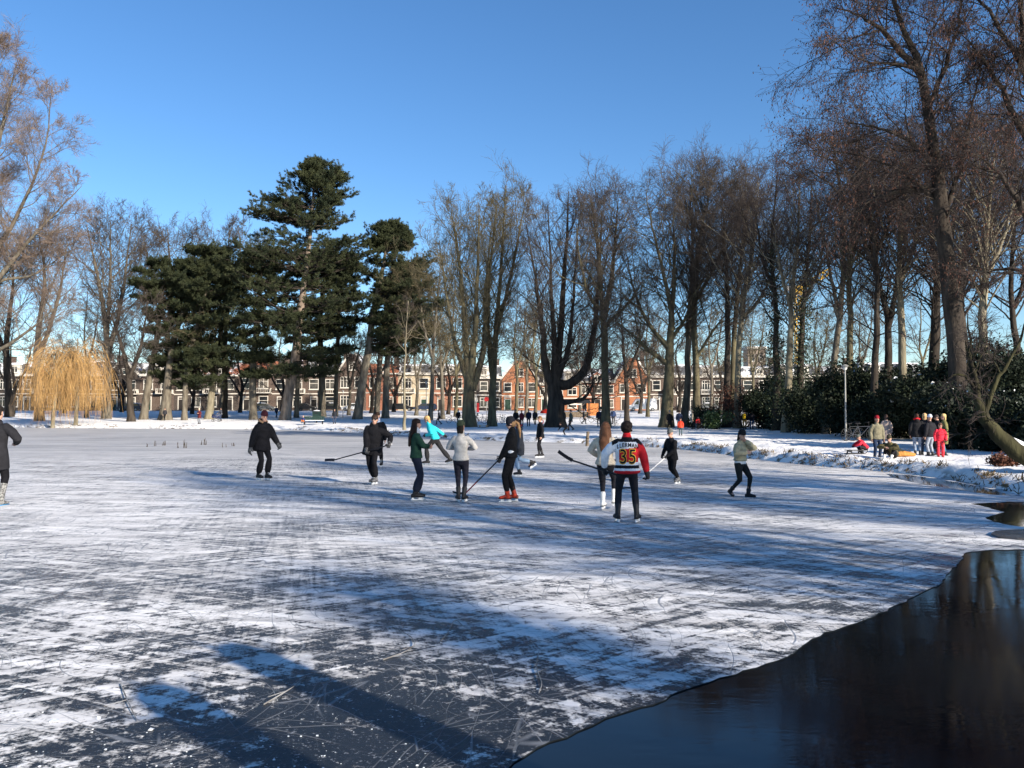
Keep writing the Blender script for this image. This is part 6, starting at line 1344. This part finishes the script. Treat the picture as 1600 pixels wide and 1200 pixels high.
# ------------------------------------------------------------------ evaluate the grown surfaces once
bpy.context.view_layer.update()
dg = bpy.context.evaluated_depsgraph_get()
for o, cb, extra in BAKE:
    me = bpy.data.meshes.new_from_object(o.evaluated_get(dg), preserve_all_data_layers=False, depsgraph=dg)
    n = len(me.vertices); V = np.empty(n * 3, np.float32); me.vertices.foreach_get('co', V); V = V.reshape(-1, 3).astype(float)
    npoly = len(me.polygons); ls = np.empty(npoly, np.int32); lt = np.empty(npoly, np.int32); me.polygons.foreach_get('loop_start', ls); me.polygons.foreach_get('loop_total', lt)
    lv = np.empty(len(me.loops), np.int32); me.loops.foreach_get('vertex_index', lv)
    mb = MB(); mb.v.append(V); mb.n = n
    for kk in (3, 4):
        sel = np.where(lt == kk)[0]
        if not len(sel): continue
        fa = lv[ls[sel][:, None] + np.arange(kk)[None]]
        if cb is None: mb.f.append((fa, 0))
        else:
            mi = cb(V[fa].mean(1))
            for w in np.unique(mi): mb.f.append((fa[mi == w], int(w)))
    if extra is not None and extra.n:
        for v_ in extra.v: mb.v.append(v_)
        for f_, m_ in extra.f: mb.f.append((f_ + mb.n, m_))
        mb.n += extra.n
    mats = [m_ for m_ in o.data.materials]; new = mb.mesh(o.name.split('.')[0], mats, True)
    o.modifiers.clear(); old = o.data; o.data = new; bpy.data.meshes.remove(old); bpy.data.meshes.remove(me)
# lettering on the jersey
def letters(text, size, u0, z0, arc, mat_, top, out, name, parent, off):
    cu = bpy.data.curves.new('t', 'FONT'); cu.body = text; cu.size = size; cu.align_x = 'CENTER'; cu.offset = off; cu.space_character = 1.12; cu.resolution_u = 4
    o = bpy.data.objects.new('t', cu); C.objects.link(o); bpy.context.view_layer.update()
    me = bpy.data.meshes.new_from_object(o.evaluated_get(bpy.context.evaluated_depsgraph_get())); bpy.data.objects.remove(o)
    bmx = bmesh.new(); bmx.from_mesh(me); bmesh.ops.triangulate(bmx, faces=bmx.faces[:])
    for _ in range(2): bmesh.ops.subdivide_edges(bmx, edges=[e for e in bmx.edges if e.calc_length() > .03], cuts=1); bmesh.ops.triangulate(bmx, faces=bmx.faces[:])
    tree = BVHTree.FromPolygons([v.co[:] for v in top.data.vertices], [p_.vertices[:] for p_ in top.data.polygons])
    for v in bmx.verts:
        xx = u0 + v.co.x * .80; zz = z0 + v.co.y - arc * xx * xx
        h = tree.ray_cast(Vector((xx, -1.5, zz)), Vector((0, 1, 0)))
        v.co = (h[0] + Vector((0, -out, 0))) if h[0] is not None else Vector((xx, -.15, zz))
    bmesh.ops.recalc_face_normals(bmx, faces=bmx.faces[:])
    bmx.to_mesh(me); bmx.free(); me.materials.clear(); me.materials.append(mat_); me.name = name
    return link(name, me, parent)
sj = i12['s']; jt = i12['top']
letters('35', .37 * sj, .01 * sj, 1.075 * sj, 0, JY, jt, .006, 'number_outline', i12['body'], .014 * sj)
letters('35', .37 * sj, .01 * sj, 1.075 * sj, 0, JB, jt, .010, 'number', i12['body'], .001)
letters('LLERMAN', .105 * sj, .01 * sj, 1.375 * sj, 1.1, JB, jt, .008, 'name_lettering', i12['body'], .002)
# ------------------------------------------------------------------ small things
M['wood'] = mat('weathered_wood', (.13, .10, .07), .85, .35, 5, bump=.4); M['green_paint'] = mat('dark_green_paint', (.015, .035, .028), .5, .15, 4); M['pole_grey'] = mat('galvanised_pole', (.30, .30, .285), .5, .12, 3)
M['black_metal'] = mat('black_metal', (.015, .015, .017), .4, .2, 6); M['dead_reed'] = mat('dead_reed', (.05, .04, .028), .9, .3, 6); M['sign_red'] = mat('sign_red', (.50, .03, .03), .5, .1, 3)
M['ice_lump'] = mat('ice_lump', (.70, .73, .76), .5, .1, 6, bump=.3)
def place(px, d, dz=0.0): x = (px - 800) / F * d; return np.array([x, d, gz(x, d) + dz])
# bench and bin
loc = place(490, 93.5); rt_ = empty('park_bench', loc, R(4), 'dark green park bench with snow on its seat in front of the pines', 'bench')
for zz, yy, nm in ((.46, 0, 'seat'), (.78, .24, 'backrest')):
    m_ = MB()
    for k in range(3): 
        if nm == 'seat': box(m_, -1.2, 1.2, -.22 + k * .15, -.10 + k * .15, .44, .48)
        else: box(m_, -1.2, 1.2, .24 + k * .012, .27 + k * .012, .58 + k * .14, .69 + k * .14)
    if nm == 'seat': box(m_, -1.15, 1.15, -.2, .2, .483, .54, 1)
    m_.build(nm, [M['green_paint'], M['snow_cap']], rt_)
for sx in (-1.0, 1.0):
    m_ = MB(); box(m_, sx - .04, sx + .04, -.22, -.15, 0, .437); box(m_, sx - .04, sx + .04, .278, .33, 0, .98); box(m_, sx - .04, sx + .04, -.149, .277, .38, .437); m_.build('leg', [M['black_metal']], rt_)
loc = place(495, 99); rt_ = empty('litter_bin', loc, 0, 'dark green litter bin with a snow cap behind the bench', 'litter bin')
m_ = MB(); box(m_, -.42, .42, -.38, .38, .25, 1.35); m_.build('body', [M['green_paint']], rt_)
m_ = MB(); box(m_, -.46, .46, -.42, .42, 1.353, 1.42); box(m_, -.2, .2, -.386, -.383, 1.1, 1.25); m_.build('lid', [M['black_metal']], rt_)
m_ = MB(); ell(m_, (0, 0, 1.43), (.42, .38, .10)); m_.build('snow_cap', [M['snow_cap']], rt_)
m_ = MB(); box(m_, -.06, .06, -.06, .06, 0, .247); m_.build('post', [M['black_metal']], rt_)
# lamp posts
def lamp(px, d, top, lab, style=0):
    loc = place(px, d, -.1); h = at(px, top, d)[2] - loc[2]; r_ = empty('street_lamp', loc, 0, lab, 'street lamp', 'lamp posts in the park')
    m_ = MB(); tube(m_, [(0, 0, 0), (0, 0, h * .35), (0, 0, h)], [.055, .045, .032], 10); m_.build('post', [M['pole_grey']], r_)
    m_ = MB(); loft(m_, [(0, 0, h), (0, 0, h + .12)], [.07, .2], [.07, .2], (1, 0, 0), 14, round_caps=False); loft(m_, [(0, 0, h + .123), (0, 0, h + .2)], [.21, .06], [.21, .06], (1, 0, 0), 14, round_caps=False); m_.build('lamp_head', [M['pole_grey']], r_)
    m_ = MB(); loft(m_, [(0, 0, h - .12), (0, 0, h + .02)], [.06, .13], [.06, .13], (1, 0, 0), 12, round_caps=False); m_.build('lamp_glass', [mat('lamp_glass', (.6, .6, .58), .3, .05, 4)], r_)
lamp(1321, 46.5, 575, 'tall pale lamp post standing before the dark bushes on the right')
lamp(1030, 100, 622, 'lamp post standing left of the spreading tree with low limbs'); lamp(1090.5, 98, 606, 'lamp post beside the person in the long beige coat'); lamp(666, 106, 598, 'thin lamp post in front of the cream house'); lamp(857, 108, 616, 'lamp post left of the candelabra trunk'); lamp(536, 118, 612, 'thin lamp post right of the litter bin')
# traffic sign and red sign
loc = place(744, 110, -.1); r_ = empty('signpost', loc, 0, 'pale signpost with a red and white panel behind the thick trunks', 'sign'); h = at(744, 618, 110)[2] - loc[2]
m_ = MB(); tube(m_, [(0, 0, 0), (0, 0, h)], .06, 8); m_.build('post', [M['pole_grey']], r_); m_ = MB(); box(m_, .07, .40, -.02, .02, h - 2.2, h - 1.0); m_.build('panel', [M['sign_red']], r_); m_ = MB(); box(m_, -.2, .2, -.03, .03, h - .8, h - .3); m_.build('white_panel', [M['white_paint']], r_)
loc = place(760, 140, -.1); r_ = empty('round_sign', loc, 0, 'round red sign far behind the bicycles', 'sign'); m_ = MB(); tube(m_, [(0, 0, 0), (0, 0, 2.4)], .05, 8); m_.build('post', [M['pole_grey']], r_)
m_ = MB(); loft(m_, [(0, -.05, 2.6), (0, -.02, 2.6)], .38, .38, (1, 0, 0), 20, round_caps=False); m_.build('sign_plate', [M['sign_red']], r_)
# market stall with a dark awning, orange panel, red umbrella, small white cart
loc = place(897, 116); r_ = empty('market_stall', loc, 0, 'small stall under a dark awning below the low orange house', 'stall'); 
m_ = MB(); prism(m_, [(-2.3, 2.2), (2.3, 2.2), (2.0, 2.75), (-2.0, 2.75)], -1.0, 1.2); m_.build('awning', [cloth((.02, .022, .026))], r_)
for sx in (-2.1, 2.1):
    for sy in (-.9, 1.1):
        m_ = MB(); box(m_, sx - .05, sx + .05, sy - .05, sy + .05, 0, 2.197); m_.build('post', [M['black_metal']], r_)
m_ = MB(); box(m_, -1.9, 1.9, -.6, .2, .2, 1.0); m_.build('counter', [M['wood']], r_); m_ = MB(); box(m_, -.8, .9, -1.06, -1.01, 1.95, 2.12); m_.build('sign_strip', [M['white_paint']], r_)
loc = place(926, 118); r_ = empty('ply_screen', loc, R(-6), 'orange plywood screen standing right of the stall', 'screen'); m_ = MB(); box(m_, -.85, .85, -.04, .04, .35, 2.1); m_.build('panel', [mat('ply_orange', (.52, .19, .06), .7, .1, 2)], r_)
for sx in (-.7, .7): m_ = MB(); box(m_, sx - .05, sx + .05, -.04, .04, -.1, .347); box(m_, sx - .05, sx + .05, -.35, .35, -.05, .02); m_.build('foot', [M['black_metal']], r_)
loc = place(853, 96); r_ = empty('parasol', loc, 0, 'red umbrella open low over the snow left of the candelabra trunk', 'umbrella'); m_ = MB(); tube(m_, [(0, 0, 0), (0, 0, 1.7)], .025, 6); m_.build('pole', [M['pole_grey']], r_)
m_ = MB(); loft(m_, [(0, 0, 1.15), (0, 0, 1.45), (0, 0, 1.65)], [.72, .55, .06], [.72, .55, .06], (1, 0, 0), 12, round_caps=False); m_.build('canopy', [cloth((.62, .04, .025))], r_)
loc = place(853, 94.5); r_ = empty('white_cart', loc, 0, 'low white handcart with red shafts under the red umbrella', 'cart'); m_ = MB(); box(m_, -.75, .75, -.4, .4, .42, .70); m_.build('tray', [M['white_paint']], r_)
for sx in (-.5, .5): m_ = MB(); torus(m_, (sx, -.44, .24), .2, .035, 'y', 18, 6); torus(m_, (sx, .44, .24), .2, .035, 'y', 18, 6); m_.build('wheel', [M['sign_red']], r_)
m_ = MB(); tube(m_, [(.7, -.3, .5), (1.5, -.3, .8)], .025, 6); tube(m_, [(.7, .3, .5), (1.5, .3, .8)], .025, 6); m_.build('handle', [M['sign_red']], r_)
# bicycles
def bicycle(px, d, ry, col, lab, lean=0):
    loc = place(px, d); r_ = empty('bicycle', loc, ry, lab, 'bicycle', 'bicycles parked on the snow'); r_.rotation_euler = (R(lean), 0, ry)
    fm = mat('bike_paint', col, .4, .1, 4)
    for sx in (-.52, .52):
        m_ = MB(); torus(m_, (0, 0, 0), .33, .022, 'y', 28, 6, 0); w_ = m_.build('wheel', [M['tyre']], r_, loc=(sx, 0, .35)); m_ = MB()
        for a in np.arange(10) * 2 * PI / 10: tube(m_, [(0, 0, 0), (math.cos(a) * .32, 0, math.sin(a) * .32)], .004, 4)
        m_.build('spokes', [M['steel']], w_)
    m_ = MB(); P_ = dict(b=(-.08, 0, .30), r=(-.52, 0, .35), s=(-.22, 0, .78), h=(.34, 0, .80), f=(.52, 0, .35))
    for a, b in (('b', 's'), ('b', 'h'), ('s', 'h'), ('r', 'b'), ('r', 's'), ('h', 'f')): tube(m_, [P_[a], P_[b]], .018, 6)
    m_.build('frame', [fm], r_)
    m_ = MB(); tube(m_, [(.34, 0, .80), (.31, 0, 1.02)], .014, 6); tube(m_, [(.18, -.28, 1.0), (.31, -.2, 1.04), (.31, .2, 1.04), (.18, .28, 1.0)], .014, 6); m_.build('handlebar', [M['black_metal']], r_)
    m_ = MB(); tube(m_, [(-.22, 0, .78), (-.25, 0, .92)], .013, 6); loft(m_, [(-.36, 0, .95), (-.1, 0, .95)], [.09, .03], [.035, .025], (0, 1, 0), 10); m_.build('saddle', [M['boot_black']], r_)
    m_ = MB(); tube(m_, [(-.08, -.05, .30), (.04, -.08, .20)], .012, 5); tube(m_, [(-.08, .05, .30), (-.20, .08, .40)], .012, 5); box(m_, .0, .08, -.17, -.083, .18, .21); box(m_, -.24, -.16, .083, .17, .39, .42); m_.build('pedals', [M['black_metal']], r_)
for a in [(708, 100, .3, (.02, .02, .025), 'black bicycle leaning at the left end of the parked row'), (724, 99, -.5, (.30, .30, .30), 'grey bicycle parked at the foot of the thick trunk'), (750, 97, .2, (.05, .06, .12), 'dark blue bicycle at the near side of the parked row'), (758, 101, 2.6, (.02, .02, .02), 'black bicycle with its wheel turned, mid row behind the small sled'),
          (768, 98, .5, (.45, .45, .42), 'pale framed bicycle parked right of the twin stemmed tree'), (778, 100, -.3, (.03, .03, .04), 'dark bicycle near the right end of the parked row'), (787, 97, 1.2, (.55, .55, .52), 'white bicycle seen end on at the right end of the parked row'),
          (1332, 46, .4, (.03, .035, .04), 'dark bicycle in the shade right of the pale lamp post'), (1347, 45.3, -.2, (.06, .065, .08), 'dark bicycle nearest the woman in the long grey beige coat'), (1094, 70, .6, (.03, .03, .03), 'dark bicycle beside the child in red on the snow'), (917, 99, -.2, (.02, .02, .02), 'black bicycle standing below the ply screen')]: bicycle(*a)
# pram
loc = place(338, 104); r_ = empty('pram', loc, 0, 'dark blue pram being pushed past the pines', 'pram')
m_ = MB(); loft(m_, [(-.4, 0, .62), (.1, 0, .58), (.42, 0, .66)], [.22, .24, .2], [.16, .18, .12], (0, 1, 0), 12); m_.build('carrycot', [cloth((.03, .04, .09))], r_)
m_ = MB(); ell(m_, (-.30, 0, .80), (.24, .24, .22)); m_.build('hood', [cloth((.02, .025, .05))], r_)
for sx in (-.36, .36):
    for sy in (-.25, .25): m_ = MB(); torus(m_, (0, 0, 0), .14, .022, 'y', 18, 6); m_.build('wheel', [M['tyre']], r_, loc=(sx, sy, .16))
m_ = MB(); tube(m_, [(.36, -.2, .16), (-.2, -.2, .5), (.75, -.2, 1.0), (.75, .2, 1.0), (-.2, .2, .5), (.36, .2, .16)], .016, 6); tube(m_, [(-.36, -.2, .16), (.1, -.2, .5)], .016, 6); tube(m_, [(-.36, .2, .16), (.1, .2, .5)], .016, 6); m_.build('handle', [M['pole_grey']], r_)
# sleds and bags
def sled(px, d, col, lab, ry=0, s=1.0):
    loc = place(px, d); r_ = empty('sled', loc, ry, lab, 'sled', None); m_ = MB()
    for sy in (-.22, .22): tube(m_, [(-.45 * s, sy * s, .03), (.40 * s, sy * s, .03), (.52 * s, sy * s, .10), (.55 * s, sy * s, .24)], .02 * s, 6)
    m_.build('runner', [M['black_metal']], r_); m_ = MB()
    for k in range(4): box(m_, -.45 * s, .45 * s, (-.24 + k * .125) * s, (-.14 + k * .125) * s, .19 * s, .22 * s)
    m_.build('seat', [col], r_); m_ = MB()
    for sx in (-.3, .3): box(m_, (sx - .03) * s, (sx + .03) * s, -.22 * s, .22 * s, .12 * s, .187 * s); box(m_, (sx - .03) * s, (sx + .03) * s, -.24 * s, -.2 * s, .02, .118 * s); box(m_, (sx - .03) * s, (sx + .03) * s, .2 * s, .24 * s, .02, .118 * s)
    m_.build('strut', [col], r_)
sled(1335, 31.3, M['black_metal'], 'small black sled in front of the squatting child in red', .1, .75)
sled(755, 82, mat('sled_wood', (.42, .28, .15), .6, .15, 5), 'wooden sled lying on the snow near the thick trunks', .2, 1.1)
loc = place(1414, 29.2); r_ = empty('duffel_bag', loc, R(12), 'orange and tan bag lying on the snow beside the one lacing skates', 'bag'); oc = cloth((.42, .19, .05)); r_.scale = (.62, .65, .55)
m_ = MB(); loft(m_, [(-.5, 0, .17), (-.2, 0, .20), (.2, 0, .17), (.48, 0, .13)], [.17, .19, .18, .14], [.16, .19, .16, .12], (0, 1, 0), 12); m_.build('body', [oc], r_, True)
m_ = MB(); tube(m_, [(-.25, -.1, .36), (-.1, -.12, .46), (.12, -.12, .46), (.25, -.1, .32)], .018, 6); m_.build('handle', [M['boot_black']], r_); m_ = MB(); loft(m_, [(-.56, 0, .14), (-.44, 0, .16)], [.13, .17], [.11, .15], (0, 1, 0), 12); m_.build('end_pocket', [cloth((.70, .42, .10))], r_, True)
loc = place(1403, 30.2); m_ = MB(); loft(m_, [(-.2, 0, .12), (.0, 0, .17), (.22, 0, .12)], [.15, .18, .14], [.11, .15, .10], (0, 1, 0), 10); o = m_.build('backpack', [cloth((.03, .035, .03))], None, True, loc); tag(o, 'dark backpack dumped on the snow behind the orange bag', 'bag')
# mooring post at the ice edge
g_ = gp(917, 697); r_ = empty('mooring_post', (g_[0], g_[1], 0), 0, 'short dark wooden post leaning in the ice at the far bank', 'post'); m_ = MB(); tube(m_, [(0, 0, -.2), (.03, 0, .4), (.07, 0, .82)], [.095, .09, .085], 10); m_.build('shaft', [M['wood']], r_); m_ = MB(); tube(m_, [(.03, 0, .42), (.036, 0, .47)], .10, 10); m_.build('band', [M['dead_reed']], r_)
# reed stubs in the ice
for k, (px, py, h) in enumerate([(241, 697, 12), (257, 696, 8), (275, 700, 13), (289, 700, 14), (317, 695, 8), (319, 695, 11), (351, 699, 8), (366, 697, 7), (232, 698, 6)]):
    g_ = gp(px, py); m_ = MB(); hh = h * g_[1] / F; rg = random.Random(k)
    for j in range(4 if k % 2 else 2): a = rg.uniform(-.12, .12); tube(m_, [(a, rg.uniform(-.05, .05), -.02), (a + rg.uniform(-.05, .05), 0, hh * rg.uniform(.6, 1))], [.022, .010], 5)
    o = m_.build('reed_stub', [M['dead_reed']], None, False, (g_[0], g_[1], 0)); tag(o, 'dead reed stub standing up through the far left ice', 'reed', 'reed stubs frozen into the ice')
# the thin grey slab of ice by the inlet, loose crumbs of ice, dead grass along the bank
pl_ = [gp(x_, y_)[:2] for x_, y_ in ((1549, 836), (1556, 832.5), (1580, 830.5), (1640, 829), (1700, 832), (1700, 845), (1640, 845), (1590, 843.5), (1560, 841))]
m_ = MB(); pv_ = np.array([(a, b, .035) for a, b in pl_]); t_ = np.array(tessellate_polygon([[Vector((a, b, 0)) for a, b in pl_]])); n_ = len(pl_); m_.add(pv_, t_); lo_ = pv_.copy(); lo_[:, 2] = .001; i_ = np.arange(n_); m_.add(np.concatenate([pv_, lo_]), np.c_[i_, (i_ + 1) % n_, (i_ + 1) % n_ + n_, i_ + n_])
o = m_.build('ice_slab', [mat('dark_ice_slab', (.055, .058, .065), .25, .3, 4, bump=.2)]); tag(o, 'smooth dark grey slab of ice lying at the right edge by the open water', 'ice slab')
rg = np.random.default_rng(77); m_ = MB()
def chunk(c, r):
    v = rg.normal(0, 1, (8, 3)); v = unit(np.array([[a, b, c_] for a in (-1, 1) for b in (-1, 1) for c_ in (-1, 1)]) + v * .35) * r * np.array([1.2, 1.0, .55]); v[:, 2] = np.maximum(v[:, 2], -.001)
    m_.add(v + c, [[0, 1, 3, 2], [4, 6, 7, 5], [0, 4, 5, 1], [2, 3, 7, 6], [0, 2, 6, 4], [1, 5, 7, 3]])
for k in range(1500):
    yy = 4.6 + 60 * rg.random() ** 2.2; xx = rg.uniform(-.62, .62) * yy * 1.05
    if sdist(np.array([[xx, yy]]))[0] > -.3: continue
    px_ = 800 + xx / yy * F; py_ = HZ + F * CAMH / yy
    if px_ > np.interp(py_, [855, 905, 990, 1050, 1105, 1160, 1210], [1500, 1470, 1280, 1150, 1000, 850, 770]) - 6 and py_ > 850: continue
    if py_ < 850 and px_ > 1500 and py_ > 778: continue
    if vnoise(np.array([xx * .9]), np.array([yy * .9]), 31)[0] < .45: continue
    chunk(np.array([xx, yy, .002]), rg.gamma(1.1, .0026) + .0015 + yy * .00026)
o = m_.build('ice_crumbs', [M['ice_lump']]); tag(o, kind='stuff')
m_ = MB(); seg = SH; nP = []
for a, b in zip(SH, np.roll(SH, -1, axis=0)):
    L_ = np.hypot(*(b - a)); dist = np.hypot(*((a + b) / 2))
    if a[1] < 14 or dist > 130: continue
    nb_ = int(L_ * (16 if dist < 60 else 9)); nrm = np.array([-(b - a)[1], (b - a)[0]]); nrm = nrm / (np.hypot(*nrm) + 1e-9)
    if sdist(((a + b) / 2 + nrm * .5)[None])[0] < 0: nrm = -nrm
    for k in range(nb_):
        p_ = a + (b - a) * rg.random() + nrm * rg.uniform(-.05, .55); nP.append(p_)
nP = np.array(nP); msk = vnoise(nP[:, 0] * .45 + 9, nP[:, 1] * .45, 12) * .6 + vnoise(nP[:, 0] * 1.6, nP[:, 1] * 1.6, 13) * .4; nP = nP[msk > .53]; zz = hgt(nP[:, 0], nP[:, 1])
k = 7; n = len(nP); S_ = np.repeat(np.c_[nP, zz], k, 0) + np.c_[rg.normal(0, .06, (n * k, 2)), np.zeros(n * k)]; D_ = unit(rg.normal(0, .55, (n * k, 3)) + np.array([0, -.35, .75])); D_[:, 2] = np.abs(D_[:, 2]); L_ = rg.uniform(.08, .26, (n * k, 1)); U_ = unit(np.cross(D_, rg.normal(0, 1, (n * k, 3)))) * .012
Md = S_ + D_ * L_ * .6; En = S_ + D_ * L_ + np.array([0, 0, -.06]); V_ = np.stack([S_ - U_, S_ + U_, Md + U_ * .7, Md - U_ * .7, En], 1); b0 = np.arange(n * k)[:, None] * 5
m_.add(V_, b0 + np.array([[0, 1, 2, 3]])); m_.f.append((b0 + np.array([[3, 2, 4]]), 0))
o = m_.build('grass', [mat('dead_grass', (.045, .032, .018), .9, .3, 3, c2=(.15, .105, .05))]); tag(o, kind='stuff')
# a frozen-in branch by the near ice

M['frosted_twig'] = mat('frosted_twig', (.10, .085, .07), .8, .3, 6, c2=(.34, .34, .34))
for k, (pp, lab) in enumerate([([(598, 1032), (630, 1022), (648, 1010), (640, 996), (612, 980)], 'curved frosted twig frozen into the near ice, middle of the foreground'), ([(688, 1002), (700, 990), (711, 972), (728, 984), (760, 999)], 'bent dark twig lying like a small arch on the near ice'),
        ([(412, 1102), (440, 1088), (462, 1074), (478, 1058)], 'straight pale twig lying beside the upper straight shadow'), ([(842, 1020), (838, 1044), (846, 1070), (842, 1084)], 'thin dark twig pointing at the photographer on the near ice'),
        ([(188, 1070), (200, 1100), (214, 1128)], 'short dark twig in the left foreground ice')]):
    P_ = resample(np.array([gp(a, b) for a, b in pp]), 12); P_[:, 2] = .006 + .012 * np.sin(np.linspace(0, PI, 12)); o_ = P_[0].copy(); m_ = MB(); tube(m_, P_ - o_, np.linspace(.0055, .003, 12), 6)
    q_ = P_[5] - o_; dv = np.array([.10, .12, .004]) * (1 if k % 2 else -1); tube(m_, [q_, q_ + dv * .6, q_ + dv], [.003, .003, .002], 5)
    ob = m_.build('twig', [M['frosted_twig']], None, True, o_); tag(ob, lab, 'twig', 'twigs frozen into the near ice')
